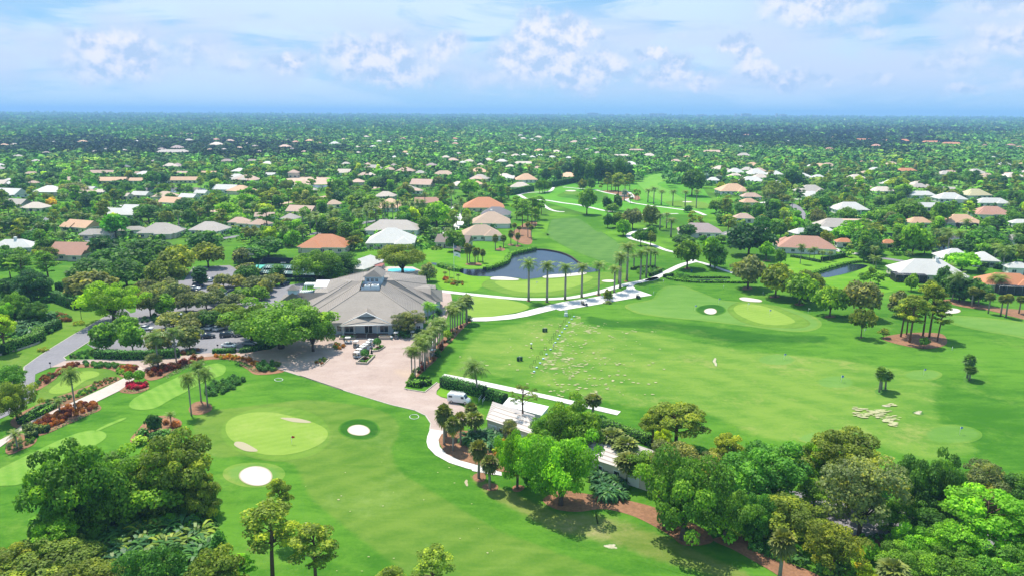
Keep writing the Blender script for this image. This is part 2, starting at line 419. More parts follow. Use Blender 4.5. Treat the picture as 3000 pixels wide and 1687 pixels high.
# ------------------------------------------------------------------ sheets
_lay=[0]
BLOCK=[]
def sheet(name,pts,mat,lvl,smooth_=True,edge_w=None,label=None,k=5):
 p=smooth(pts,True,k) if smooth_ else pts
 _lay[0]+=1
 z=0.012*lvl+0.0004*(_lay[0] % 25)
 area=sum(p[i-1].x*p[i].y-p[i].x*p[i-1].y for i in range(len(p)))
 if area<0: p=p[::-1]
 mb=MB(); n=len(p)
 if name not in ('lawn','rough','mulch_bed'): BLOCK.append([(v.x,v.y) for v in p])
 if edge_w:
  inner,wds,A2=[],[],np.array([(v.x,v.y) for v in p]); B2=np.roll(A2,-1,0); dv=B2-A2; dl=(dv **2).sum(1)+1e-9
  for i in range(n):
   t=(p[(i+1) % n]-p[i-1]); t.z=0
   t=t.normalized() if t.length>1e-6 else Vector((1,0,0))
   wd=edge_w
   for _ in range(9):
    q=p[i]+Vector((-t.y,t.x,0))*wd; Q2=np.array([q.x,q.y]); u=np.clip(((Q2-A2)*dv).sum(1)/dl,0,1)
    if np.sqrt((((A2+dv*u[:,None])-Q2) **2).sum(1)).min()>wd*.9 and in_poly(A2,[q.x],[q.y])[0]: break
    wd*=.6
   wds.append(wd)
  for _ in range(3): wds=[min(wds[i],(wds[i-1]+wds[i]+wds[(i+1) % n])/3) for i in range(n)]
  for i in range(n):
   t=(p[(i+1) % n]-p[i-1]); t.z=0
   t=t.normalized() if t.length>1e-6 else Vector((1,0,0))
   inner.append(p[i]+Vector((-t.y,t.x,0))*wds[i])
  me=bpy.data.meshes.new(name)
  vs=[(v.x,v.y,z) for v in p]+[(v.x,v.y,z) for v in inner]
  fs=[(i,(i+1) % n,n+(i+1) % n,n+i) for i in range(n)]
  fs+=[tuple(n+j for j in t) for t in tessellate_polygon([inner])]
  me.from_pydata(vs,[],fs); me.materials.append(mat)
  at=me.attributes.new("edge",'FLOAT','POINT')
  at.data.foreach_set("value",[0.0]*n+[1.0]*n)
 else:
  me=bpy.data.meshes.new(name)
  me.from_pydata([(v.x,v.y,z) for v in p],[],[tuple(t) for t in tessellate_polygon([p])]); me.materials.append(mat)
 me.update()
 
 import bmesh
 bm=bmesh.new(); bm.from_mesh(me)
 for f in bm.faces:
  if f.normal.z<0: f.normal_flip()
 bm.to_mesh(me); bm.free()
 o=link(name,me); tag(o,kind="structure"); return o
def ribbon_pts(c,wd):
 c=smooth(c,False,5); l,r=[],[]
 for i in range(len(c)):
  t=(c[min(i+1,len(c)-1)]-c[max(i-1,0)]); t.z=0; t.normalize()
  nrm=Vector((-t.y,t.x,0))*wd/2
  l.append(c[i]+nrm); r.append(c[i]-nrm)
 return l,r
def ribbon(name,c,wd,mat,lvl):
 l,r=ribbon_pts(c,wd); _lay[0]+=1; z=0.012*lvl+0.0004*(_lay[0] % 25); n=len(l)
 BLOCK.append([(v.x,v.y) for v in l+r[::-1]])
 me=bpy.data.meshes.new(name)
 me.from_pydata([(v.x,v.y,z) for v in l+r],[],[(i,n+i,n+i+1,i+1) for i in range(n-1)])
 me.materials.append(mat); me.update()
 return tag(link(name,me),kind="structure")
def kerb(pts,closed=False,wd=.24,h=.07,sm=True,name="kerb",mat=None):
 p=smooth(pts,closed,4) if sm else pts
 n=len(p); mb=MB()
 for i in range(n if closed else n-1):
  a,b_=p[i],p[(i+1) % n]; d=b_-a
  if d.length<.05: continue
  mb.box(((a.x+b_.x)/2,(a.y+b_.y)/2,h/2+.02),(d.length+.1,wd,h+.04),math.atan2(d.y,d.x))
 return tag(mb.build(name,mat or m_kerb),kind="structure")

S=45000.0
me=bpy.data.meshes.new("ground")
me.from_pydata([(-S,-200,0),(S,-200,0),(S,S,0),(-S,S,0)],[],[(0,1,2,3)]); me.materials.append(mg)
tag(link("ground",me),kind="structure")

me=bpy.data.meshes.new("sea")
me.from_pydata([(-S,9000,2),(-9500,10400,2),(-4000,12500,2),(0,15500,2),(1500,24000,2),(3500,S,2),(-S,S,2)],[],[tuple(range(7))]); me.materials.append(m_sea)
tag(link("sea",me),kind="structure")


sheet("fairway",G('H',(-350,330),(-250,250),(0,215),(250,185),(500,160),(800,190),(1050,240),(1175,320),(1195,420),(1150,510),(1160,600),(1230,700),(1400,800),(1550,890),(1750,1010),(1975,1125),
   'I',(420,1180),(700,1290),(1000,1390),(1300,1500),(1100,1700),(-300,1800),'H',(1400,1650),(1150,1449),(950,1290),(750,1130),(600,1010),(480,900),(425,800),(380,690),(320,640),(180,610),(0,600),(-170,610),(-300,560),(-370,450)),m_fair,1,edge_w=2.5)
sheet("range_field",G('F',(290,1300),(340,1200),(430,1050),(560,930),(760,868),(1000,830),(1250,797),(1600,815),(1900,890),'K',(450,830),(800,880),(1150,910),(1500,960),(1800,1010),(2050,1120),'J',(1400,180),(1500,420),(1700,560),(1300,640),(800,520),(200,500),'I',(1900,420),(1500,260),(1050,240),(600,130),(200,40),(0,0),'F',(500,1330)),m_range,1,edge_w=5.0)
sheet("grass_patch",G('K',(-420,640),(-200,665),(0,650),(250,680),(500,705),(800,745),(1050,760),(1230,780),(1250,830),(1050,850),(850,850),(600,850),(350,815),(100,760),(-200,740),(-450,700)),m_dark,2,edge_w=7.0)  # darker green band across the range, fading out at its edges
sheet("fairway",G('K',(-160,570),(20,530),(60,480),(120,445),(230,440),(340,475),(480,530),(620,548),(780,562),(950,590),(1120,640),(1190,700),(1120,745),(950,750),(700,718),(450,688),(250,668),(60,648),(-90,622)),m_tgt,3,edge_w=2.5)
sheet("grass_patch",ell('K',430,604,107,37,wob=.03),m_dark,4,edge_w=1.0)
sheet("grass_patch",ell('H',872,388,155,75,wob=.03),m_dark,4,edge_w=.8)
sheet("grass_patch",ell('H',110,715,215,95,wob=.05,seed=3),m_tgt,2,edge_w=2.5)
sheet("fairway",G('X',(435,905),(450,800),(490,705),(600,688),(760,680),(840,690),(950,750),(1080,850),'F',(1640,90),(1800,190),(1900,270),(1880,340),(1780,370),(1650,345),(1450,275),(1280,195),(1180,135),(1160,95)),m_fairb,1,edge_w=2.0)
sheet("rough",G('X',(-100,420),(60,370),(500,320),(850,215),(1250,120),(1620,100),(2050,20),(2250,120),(2500,450),(2600,620),(2200,640),(1700,620),(1250,660),(900,620),(400,480)),turf("bright_rough",(.060,.225,.016),(.105,.28,.026),dry_amt=.15,edge=False),1)
sheet("fairway",G('X',(1560,235),(1640,190),(1800,132),(1960,128),(2030,140),(1950,205),(1840,255),(1900,295),(2010,340),(2160,430),(2330,470),(2480,500),(2520,545),(2350,570),(2100,550),(1950,510),(1850,460),(1740,420),(1650,330),(1580,265)),m_fairc,2,edge_w=1.5)
sheet("fairway",G('X',(120,395),(180,375),(280,378),(320,395),(240,425),(160,425)),m_fairc,2)
sheet("collar",G('X',(565,400),(640,362),(720,340),(900,345),(1050,345),(1150,370),(1205,400),(1190,450),(1080,500),(920,490),(760,440),(620,425)),m_fairc,2)
sheet("putting_green",G('X',(650,365),(700,350),(820,352),(850,375),(760,388),(690,385)),m_green,4)
sheet("putting_green",G('X',(1930,490),(2000,472),(2200,462),(2400,488),(2510,530),(2480,560),(2300,562),(2050,540)),m_green,4)
sheet("fairway",G('K',(1980,640),(2200,645),(2400,665),(2600,690),(2800,720),(2800,900),(2576,800),(2300,750),(2080,700)),m_tgt,3,edge_w=4.0)
sheet("tee",G('Z',(322,1018),(337,1000),(385,975),(440,950),(500,925),(545,913),(570,922),(562,942),(522,957),(470,985),(430,1005),(395,1025),(360,1031),(332,1028)),m_tee,3,edge_w=.5)
sheet("tee",G('G',(778,420),(740,398),(650,393),(520,425),(300,520),(0,668),(-140,740),(-120,830),(0,800),(130,790),(300,730),(500,612),(700,500),(765,455)),m_tee,3,edge_w=.5)
sheet("tee",G('G',(690,393),(780,345),(900,300),(915,312),(800,362),(705,402)),m_tee,4,edge_w=.5)
sheet("collar",ell('Z',696,1090,148,68,wob=.03),m_coll,2,edge_w=1.2)
sheet("putting_green",G('Z',(566,1078),(572,1060),(595,1046),(635,1037),(690,1037),(740,1048),(790,1062),(822,1080),(824,1100),(800,1120),(755,1137),(700,1145),(650,1140),(605,1122),(575,1100)),m_green,4,edge_w=.25)
sheet("collar",G('Q',(590,600),(640,480),(800,380),(1000,240),(1180,160),(1400,145),(1700,165),(1830,220),(1920,300),(1700,320),(1450,400),(1250,480),(1100,590),(850,660),(560,760)),m_coll,2)
sheet("putting_green",G('Q',(760,512),(800,460),(900,390),(1050,295),(1230,215),(1420,192),(1560,215),(1560,262),(1480,300),(1340,350),(1200,450),(1080,530),(920,556),(790,548)),m_green,4,edge_w=.4)
sheet("putting_green",G('F',(470,780),(480,710),(515,640),(600,622),(720,640),(850,663),(960,688),(1018,720),(990,745),(880,775),(700,805),(560,812)),m_green,4,edge_w=.6)
sheet("collar",G('F',(610,535),(660,495),(800,478),(1000,487),(1200,470),(1450,443),(1700,428),(1850,440),(1850,480),(1700,500),(1600,545),(1480,590),(1300,620),(1050,635),(880,625),(740,590),(640,560)),m_coll,2,edge_w=1.5)
sheet("putting_green",G('F',(718,515),(770,498),(900,502),(1100,492),(1300,478),(1420,458),(1530,458),(1560,482),(1480,525),(1380,560),(1200,592),(1050,600),(900,588),(780,555)),m_green,4,edge_w=.6)
sheet("collar",G('K',(540,600),(600,555),(700,548),(840,570),(960,612),(1070,660),(1110,700),(1040,728),(850,725),(700,705),(600,665)),m_coll,4,edge_w=1.5)
sheet("putting_green",G('K',(580,592),(615,567),(700,562),(800,580),(900,618),(980,658),(1008,685),(960,702),(850,708),(750,693),(660,660),(600,625)),m_green,5,edge_w=.4)
for i,(c,x,y,rx,ry) in enumerate([('J',620,52,150,50),('K',880,945,135,42),('K',1285,1098,140,46),('K',1880,1050,130,40),('J',1455,425,205,75),('J',590,445,265,58)]):
 sheet("target_green",ell(c,x,y,rx,ry,seed=i),m_tgt,3,edge_w=1.6)
sheet("lawn",G('Z',(-80,900),(0,860),(110,800),(140,745),(220,770),(330,775),(290,800),(180,858),(60,935),(-80,1050)),m_verge,1)
sheet("lawn",G('F',(150,330),(130,200),(300,110),(600,160),(800,200),(850,270),(800,345),(700,385),(600,395),(470,390),(330,350)),m_lawn,1)
sheet("lawn",G('F',(215,380),(330,400),(480,445),(680,470),(650,520),(560,580),(420,590),(270,560),(230,480)),m_lawn,1,)
sheet("lawn",G('W',(-100,420),(200,380),(620,330),(840,420),(600,470),(300,560),(0,560)),m_lawn,1)
sheet("lawn",G('W',(420,600),(700,560),(900,480),(1100,560),(1400,640),(1450,720),(1200,740),(850,800),(500,700)),m_lawn,1)
for c,x,y,rx,ry in (('V',820,770,230,60),('V',1900,770,600,40),('V',440,560,70,30),('T',1700,320,330,30),('T',2350,450,110,60),('U',380,330,130,30),('U',1350,800,120,30),('V',2000,310,480,50),('T',1300,740,120,30),('V',250,620,60,50),('T',800,810,250,30)):
 sheet("lawn",ell(c,x,y,rx,ry,wob=.12,seed=int(x)),m_lawn,1)


sheet("sand_bunker",ell('H',123,726,125,70,wob=.03),m_sand,7,edge_w=.5)
sheet("sand_bunker",ell('H',867,395,83,39,wob=.04,seed=2),m_sand,7,edge_w=.5)
sheet("sand_bunker",ell('K',425,613,46,20,wob=.04),m_sand,7,edge_w=.5)
sheet("sand_bunker",G('K',(620,524),(650,517),(700,522),(770,535),(775,549),(720,549),(650,541)),m_sand,7,edge_w=.5)
sheet("sand_bunker",G('F',(690,490),(700,470),(800,467),(925,485),(905,497),(780,496)),m_sand,7,edge_w=.5)
sheet("sand_bunker",G('F',(1130,466),(1200,450),(1330,442),(1480,428),(1503,440),(1440,456),(1250,474),(1150,478)),m_sand,7,edge_w=.5)
sheet("sand_bunker",ell('F',1690,503,62,11),m_sand,7,edge_w=.5)
for c,x,y,rx,ry in (('X',740,342,72,8),('X',1990,240,36,5),('X',2205,481,66,7),('K',2062,610,86,18),('V',1570,297,25,4)):
 sheet("sand_bunker",ell(c,x,y,rx,ry),m_sand,7,edge_w=.5)
sheet("bare_sand",G('H',(300,306),(360,305),(440,312),(518,333),(500,342),(400,336),(340,322)),m_sand,7)
sheet("bare_sand",G('H',(-20,478),(30,482),(80,505),(135,540),(110,550),(50,545),(0,525),(-35,500)),m_sand,7)
sheet("bare_sand",ell('J',1210,268,45,14,wob=.2),m_bare,5,edge_w=2.0)
sheet("bare_sand",ell('J',980,218,40,8,wob=.2),m_bare,5,edge_w=.3)
sheet("bare_sand",ell('K',455,960,22,22,wob=.3),m_bare,5,edge_w=1.5)
sheet("bare_sand",ell('H',1645,775,14,18,wob=.3),m_sand,5)
sheet("bare_sand",ell('I',960,1235,60,18,wob=.25),m_bare,4,edge_w=.5)

rr=random.Random(5); mb=MB()
def patch(c0,rx,ry,z):
 n=9; rot=rr.uniform(0,3.1)
 mb.poly([(c0.x+rx*math.cos(2*math.pi*i/n)*rr.uniform(.5,1.15),c0.y+ry*math.sin(2*math.pi*i/n)*rr.uniform(.5,1.15),z) for i in range(n)])
for (x,y,n,sx,sy) in ((1230,600,10,60,40),(1150,740,9,60,40),(1050,880,9,70,50),(960,1030,9,90,60),(900,1140,9,120,40),(800,1220,8,120,50),(760,1310,8,120,40),(880,1390,6,90,30),(1500,720,16,110,40),(1450,640,6,160,50),(1080,1230,12,120,40),(1290,480,5,40,30),(2250,720,5,60,50),(1300,1330,8,200,40)):
 for k in range(n+n //2):
  v=g('R',rr.gauss(x,sx*.55),rr.gauss(y,sy*.55)); s_=rr.uniform(.25,1.0)
  patch(v,s_*.95,s_*.45,.06+.0003*len(mb.f))
for k in range(260):
 v=g('R',rr.gauss(1300,600),rr.uniform(560,1900)); s_=rr.uniform(.15,.5); patch(v,s_*1.3,s_,.05+.0003*len(mb.f))
for (x,y,n,sx,sy) in ((900,270,46,90,22),(1000,315,26,45,26),(1025,360,14,22,25),(800,285,16,60,35),(1000,215,6,40,8)):
 for k in range(n):
  v=g('J',rr.gauss(x,sx*.6),rr.gauss(y,sy*.6)); s_=rr.uniform(.3,1.3); patch(v,s_*.95,s_*.4,.05+.0003*len(mb.f))
for k in range(26):
 v=g('H',rr.uniform(420,1900),rr.uniform(600,1500)); s_=rr.uniform(.08,.26)
 patch(v,s_*1.2,s_,.05+.0002*len(mb.f))
tag(mb.build("worn_turf",m_divot),"pale worn divots scattered over the practice range turf","worn turf",kind="stuff")


sheet("dry_rough",G('I',(-60,720),(200,800),(420,880),(650,960),(900,950),(1250,1060),(1600,1230),(1990,1400),(1990,1560),(1500,1440),(1000,1290),(600,1190),(250,1010),(50,880)),turf("dry_rough",(.085,.150,.020),(.185,.215,.060),(.30,.26,.13),.85),2,edge_w=6.0)
sheet("mulch_bed",G('I',(470,905),(520,860),(620,830),(850,865),(1050,895),(1300,960),(1600,1090),(1700,1200),(1500,1230),(1380,1150),(1200,1050),(1060,995),(900,965),(720,985),(560,965)),m_mulch,5)
sheet("mulch_bed",G('I',(1700,1180),(1975,1150),'J',(0,1240),(200,1320),(520,1460),(700,1600),(350,1600),(200,1449),(0,1330),'I',(1850,1260)),m_mulch,5)
sheet("mulch_bed",G('J',(560,1120),(700,1090),(1050,1120),(1080,1220),(960,1320),(850,1310),(760,1200)),m_mulch,5)
sheet("mulch_bed",G('H',(1445,470),(1460,425),(1530,390),(1660,400),(1850,420),(2000,500),(2000,680),(1880,690),(1740,648),(1600,612),(1500,565)),m_mulch,5)
sheet("mulch_bed",G('K',(1600,800),(1640,782),(1720,768),(1850,758),(2000,765),(2045,800),(2040,840),(1980,862),(1885,870),(1760,850),(1660,825)),m_mulch,5)
sheet("mulch_bed",G('K',(2020,535),(2120,535),(2250,560),(2420,590),(2700,620),(2700,690),(2500,650),(2350,610),(2200,590),(2100,570)),m_mulch,5)
sheet("mulch_bed",G('X',(1120,345),(1300,340),(1500,375),(1610,420),(1580,462),(1480,440),(1380,465),(1370,412),(1200,372)),m_mulch,3)
sheet("mulch_bed",G('X',(-40,900),(60,820),(180,740),(300,730),(310,780),(240,830),(250,1000),(100,1000)),m_mulch,3)
for c,x,y,rx,ry in (('H',1740,735,52,32),('H',1820,805,55,30),('I',290,815,45,25),('G',1448,235,82,50),('K',675,460,35,8),('K',865,515,35,8),('K',1033,566,35,8),('K',1245,650,40,9),('K',1445,650,45,10),('F',1600,618,25,7),('F',770,236,40,14),('F',920,205,25,9),('F',860,197,25,9),
        ('J',945,112,45,28),('J',1575,25,42,25),('F',545,360,65,14),('K',1460,792,15,4),('Y',1130,715,40,14),('F',1010,672,18,5),('F',1166,680,18,5),('F',1320,658,18,5),('F',1460,638,18,5),('Y',1885,965,65,16),('Y',2130,620,50,10),('Y',2300,668,40,8),('Y',360,875,30,8)):
 sheet("mulch_bed",ell(c,x,y,rx,ry,wob=.08,seed=int(x)),m_mulch if not (c == 'J' and y<120) else m_bare,5)

BED={'driveway': G('E',(1560,1395),(1600,1330),(1680,1300),(1760,1230),(1850,1150),(1930,1040),(2010,960),(2080,880),(2160,800),(2190,780),(2130,790),(2010,850),(1960,900),(1900,960),(1820,1060),(1720,1180),(1640,1260)),
    'red': G('Q',(150,1040),(400,1090),(560,1000),(820,850),(1100,760),(1330,700),(1500,705),(1590,760),(1560,820),(1380,890),(1200,980),(1000,1060),(780,1165),(600,1210),(420,1160)),
    'bedA': G('Q',(1880,520),(1920,430),(2040,400),(2300,400),(2345,440),(2330,480),(2200,535),(2050,550)),
    'bedB': G('Q',(90,1400),(130,1300),(300,1180),(540,1200),(580,1280),(500,1370),(330,1440),(200,1500),(100,1490))}
for k_,p in BED.items(): sheet("mulch_bed",p,m_mulch,6)
sheet("mulch_bed",G('Q',(850,220),(900,150),(1100,100),(1250,70),(1700,90),(2100,110),(2200,160),(2050,280),(1920,290),(1800,200),(1600,150),(1300,140),(1100,160),(950,240),(860,330),(700,440),(580,500),(540,440),(700,330)),m_mulch,6)
sheet("mulch_bed",G('Q',(160,1010),(300,870),(600,720),(900,600),(1200,500),(1500,380),(1750,290),(1880,330),(1500,500),(1200,650),(900,790),(560,950),(330,1070)),m_mulch,6)
sheet("mulch_bed",G('D',(1215,1310),(1240,1270),(1400,1220),(1600,1160),(1750,1140),(1900,1135),(2050,1150),(2200,1190),'E',(150,1180),(300,1190),(420,1220),(400,1260),(170,1280),(80,1230),(0,1175),'D',(2150,1240),(2060,1190),(1900,1165),(1700,1180),(1500,1250),(1380,1320),(1270,1345)),m_mulch,6)
sheet("mulch_bed",G('G',(940,470),(990,400),(1080,310),(1200,290),(1300,320),(1310,360),(1240,410),(1110,460),(1000,500)),m_mulch,6)


sheet("parking_lot",G('D',(880,830),(1150,765),(1180,560),(1290,480),(1560,500),(1640,385),(1950,370),(2318,550),'E',(310,460),(620,415),(560,560),(300,720),(0,1060),'D',(2000,1108),(1750,1128),(1690,1115),(1500,1100),(850,1105),(740,1040)),m_asph,6,smooth_=False)
ROADL=G('D',(205,1230),(330,1140),(470,1050),(620,958),(760,880),(870,815),(960,770),(1050,730)); ROADR=G('D',(1130,790),(980,880),(830,965),(760,1015),(650,1085),(545,1150),(560,1180),(430,1235),(300,1292))
sheet("road",ROADL+ROADR+G('Z',(85,1005),(30,1040),(-60,1080),(-60,990),(60,935)),m_asph,7,smooth_=False)
kerb(G('Z',(-60,990),(60,935))+ROADL,sm=False)
kerb(G('D',(830,962),(760,1012),(650,1082),(540,1150),(565,1172),(800,1168),(1100,1163)),sm=False)
PLAZA=G('D',(430,1235),(545,1180),(800,1170),(1100,1165),(1500,1140),(1750,1115),(2000,1105),'E',(0,1075),(300,1040),(600,880),(830,880),(960,890),(1440,890),(1700,900),(1830,760),(1900,640),(1900,480),(2000,520),(2015,600),(1970,720),(1900,900),(1830,1050),(1700,1250),(1640,1330),(1560,1400),(1600,1435),
    'N',(1480,1180),(1590,1205),(1870,1250),(2000,1150),(2110,1060),(2230,1090),'H',(1475,60),(1430,110),(1428,135),(1460,155),(1530,175),(1640,235),(1720,300),(1560,405),(1500,408),(1380,390),(1388,345),(1350,287),(1270,250),(1100,210),(800,120),(440,0),'E',(980,1425),(800,1360),(420,1240),(150,1200),'D',(2180,1180),(2050,1145),(1880,1132),(1700,1150),(1500,1195),(1260,1290),(1160,1210),(900,1195),(600,1210),(500,1230))
sheet("brick_plaza",PLAZA,m_brick,8,smooth_=False)
kerb(G('H',(1380,390),(1388,345),(1350,287),(1270,250),(1100,210),(800,120),(440,0),'E',(980,1425),(800,1360),(420,1240)),sm=False)

sheet("lawn",G('H',(1432,128),(1460,88),(1480,78),(1600,110),(1740,165),(1735,205),(1640,210),(1530,168),(1460,152)),m_lawn,9)
sheet("path",G('H',(1382,388),(1362,440),(1357,480),(1368,520),(1420,575),(1520,630),(1650,672),(1760,697),(1900,725),(1900,700),(1740,652),(1600,615),(1500,567),(1452,515),(1443,465),(1465,425),(1502,405)),m_conc,9,smooth_=False)
sheet("path",G('F',(500,814),(700,806),(900,780),(1050,740),(1200,702),(1300,680),(1500,651),(1680,620),(1800,590),(1838,572),(1845,555),(1880,528),(1960,512),(1915,532),(1897,548),(1920,575),(1980,595),(2060,622),(1900,647),(1700,682),(1500,717),(1280,753),(1245,742),(1150,764),(1000,801),(850,826),(650,842),(520,842)),m_conc,8,smooth_=False)
ribbon("path",G('F',(240,585),(300,592),(420,606),(700,634),(900,652),(1020,657),(1200,655),(1350,645),(1450,630),(1600,598),(1750,556),(1880,524),(1990,502),(2100,475),'Y',(640,868),(760,820),(880,760),(1000,700),(1100,660),(1230,628)),3.4,m_conc,8)
ribbon("path",G('Y',(1220,628),(1330,650),(1500,708),(1680,765),(1850,800)),2.6,m_conc,8)
ribbon("path",G('Y',(640,215),(560,230),(450,262),(390,295),(420,340),(540,375),(680,415),(800,465),(900,498),(1000,520),(1120,570),(1230,628)),3.0,m_conc,8)
sheet("path",G('L',(328,205),(368,163),(700,226),(1100,310),(1550,406),(2243,562),(2202,602),(1720,490),(1380,412),(1040,347),(700,272)),m_conc,8,smooth_=False)
sheet("path",G('Q',(2200,115),(2100,230),(1960,305),(1600,482),(1200,662),(860,812),(500,982),(300,1085),(100,1232),(-100,1330),(-100,1470),(100,1322),(350,1132),(480,1062),(700,952),(950,852),(1230,782),(1500,692),(1870,512),(2000,420),(2130,310),(2290,180)),m_cpink,9,smooth_=False)
sheet("path",G('I',(-70,640),(-40,690),(130,720),(125,700),(0,665)),m_conc,9,smooth_=False)
for pts,wd in ((G('X',(60,385),(120,410),(170,440),(260,452),(400,458),(500,472),(640,495),(830,520),(1000,555),(1150,590),(1300,610)),3.6),(G('X',(380,505),(430,550),(500,585),(580,603),(660,607)),3.0),
    (G('X',(520,300),(490,340),(420,358),(330,360),(220,365),(130,380),(90,395)),3.0),(G('X',(640,295),(850,315),(1000,325),(1080,338),(1180,365),(1350,398),(1470,412),(1540,428)),2.8),(G('X',(1440,455),(1500,490),(1650,515),(1780,535),(1900,548),(2100,575),(2300,600),(2430,650)),3.2),
    (G('X',(1430,455),(1480,440),(1520,425),(1490,375),(1440,350)),2.6),(G('X',(1620,118),(1750,95),(1900,65),(2060,35)),3.0),(G('X',(1300,610),(1500,650),(1700,640),(2090,630)),2.6),(G('V',(1560,300),(1800,320),(2100,335),(2576,320)),3.0)):
 ribbon("path",pts,wd,m_conc,8)

for pts,wd,mt in ((G('V',(200,500),(270,530),(310,570),(335,620),(325,655),(260,690),(150,725),(-50,760)),6.5,m_asph),(G('W',(900,385),(1100,400),(1300,432),(1500,470)),5.0,m_asph),(G('D',(430,-40),(380,20),(300,70),(230,110),(300,150),(420,178),(560,190),(760,160)),6.5,m_asph),
     (G('T',(1250,725),(1500,690),(1700,655),(1900,625),(2100,590),(2300,560),(2500,540)),9.0,m_dirt),(G('U',(-200,860),(300,790),(600,740),(800,700),(1000,670)),6.0,m_asph),(G('U',(500,850),(800,800),(1000,760),(1300,690),(1700,640)),6.0,m_asph),
     (G('U',(2030,830),(2130,780),(2210,720),(2230,660),(2180,600),(2130,540)),6.0,m_conc),(G('U',(250,530),(600,480),(900,430),(1150,390),(1400,340)),8.0,m_dirt),(G('V',(-100,500),(100,480),(300,460)),5,m_conc),(G('T',(1000,560),(1300,520),(1600,560)),5.0,m_conc),
     (G('W',(450,265),(640,330),(840,350)),4.5,m_conc),(G('Y',(1780,270),(1650,260),(1560,320)),5.0,m_asph),(G('Y',(2050,260),(2110,235),(2300,200)),4.0,m_conc)):
 ribbon("street",pts,wd,mt,6)
sheet("sand_lot",G('U',(375,275),(500,252),(700,235),(900,245),(1030,262),(1135,282),(1050,305),(900,312),(700,315),(590,322),(480,300)),m_dirt,5)
kerb(G('N',(1480,1180),(1590,1205),(1870,1250),(2000,1150),(2110,1060)),sm=False,wd=.25,h=.25,name="kerb")


sheet("pond",G('F',(185,348),(330,365),(470,402),(610,402),(710,385),(795,345),(835,290),(870,272),(960,258),(1060,238),(1150,240),(1280,264),(1370,300),(1430,345),(1460,360),(1500,370),(1560,395),(1620,412),(1540,428),(1480,432),(1300,450),(1150,467),(1050,482),(960,488),(920,478),(700,466),(600,463),(500,455),(400,420),(300,395),(220,370)),m_water,4)
kerb(G('F',(1060,238),(1150,240),(1280,264),(1370,300),(1430,345),(1460,360),(1500,370)),wd=.5,h=.5,name="pond_wall",mat=speckle("pond_timber",(.05,.04,.035),(.10,.08,.065),1.0))
sheet("pond",G('W',(320,580),(430,540),(560,500),(680,465),(800,458),(890,475),(820,510),(700,545),(560,580),(450,600),(370,595)),m_water,4)
sheet("pond",G('Y',(1020,850),(1140,852),(1400,852),(1640,860),(1640,872),(1400,876),(1180,874)),m_water,4)
sheet("pond",G('W',(1580,330),(1640,150),(1750,138),(1950,190),(2010,320),(1800,335)),m_water,4)
sheet("pond",G('W',(1000,150),(1080,120),(1300,140),(1640,170),(1600,200),(1200,170)),m_water,4)
sheet("pond",G('T',(1380,362),(1560,340),(1750,345),(2000,345),(2060,368),(1800,392),(1600,405),(1450,392)),m_water,4)
sheet("pond",G('U',(480,335),(600,322),(780,318),(900,325),(800,350),(600,355)),m_water,4)
sheet("pond",G('T',(-60,700),(0,660),(120,670),(420,660),(480,690),(300,720),(60,730)),m_water,4)
sheet("pond",G('V',(1560,545),(1700,540),(1880,548),(1800,562)),m_water,4)
# ------------------------------------------------------------------ vegetation library
def leaf_mat(name,warm=(1.6,1.2,.45),trans=.42,rough=.55,bright=1.0):
 m,nt,b=newmat(name)
 oi=N(nt,'ShaderNodeObjectInfo')
 at=N(nt,'ShaderNodeAttribute'); at.attribute_name = 'tint'
 k=ramp(nt,at.outputs['Fac'],0.0,1.0,.72*bright,1.95*bright)
 kk=N(nt,'ShaderNodeCombineXYZ')
 for i in range(3): L(nt,k,kk.inputs[i])
 base=mixc(nt,1.0,oi.outputs['Color'],kk.outputs[0],'MULTIPLY')
 wm=mixc(nt,1.0,base,warm,'MULTIPLY')
 c=mixc(nt,ramp(nt,at.outputs['Fac'],.40,.95,0,.9),base,wm)
 L(nt,c,b.inputs['Base Color']); b.inputs['Roughness'].default_value=rough; b.inputs['Specular IOR Level'].default_value=.18
 tr=N(nt,'ShaderNodeBsdfTranslucent')
 L(nt,mixc(nt,1.0,c,(1.25,1.3,.6),'MULTIPLY'),tr.inputs['Color'])
 mx=N(nt,'ShaderNodeMixShader'); mx.inputs[0].default_value=trans
 L(nt,b.outputs[0],mx.inputs[1]); L(nt,tr.outputs[0],mx.inputs[2])
 L(nt,mx.outputs[0],nt.nodes['Material Output'].inputs['Surface'])
 return m
m_leaf=leaf_mat("foliage"); m_frond=leaf_mat("palm_frond",trans=.22,rough=.45)
m_bush=leaf_mat("shrub_leaves",warm=(1.3,1.1,.6),trans=.2)
def bark(name,a,b_):
 m,nt,b=newmat(name)
 pos=N(nt,'ShaderNodeTexCoord').outputs['Object']
 L(nt,mixc(nt,noise(nt,mapping(nt,pos,scale=(3,3,1.2)),2.0,5,.7),a,b_),b.inputs['Base Color']); b.inputs['Roughness'].default_value=.9
 return m
m_bark=bark("bark",(.045,.034,.026),(.14,.105,.08))
m_pinebark=bark("pine_bark",(.075,.045,.030),(.21,.13,.09))
m_palmbark=bark("palm_bark",(.19,.17,.15),(.34,.31,.28))

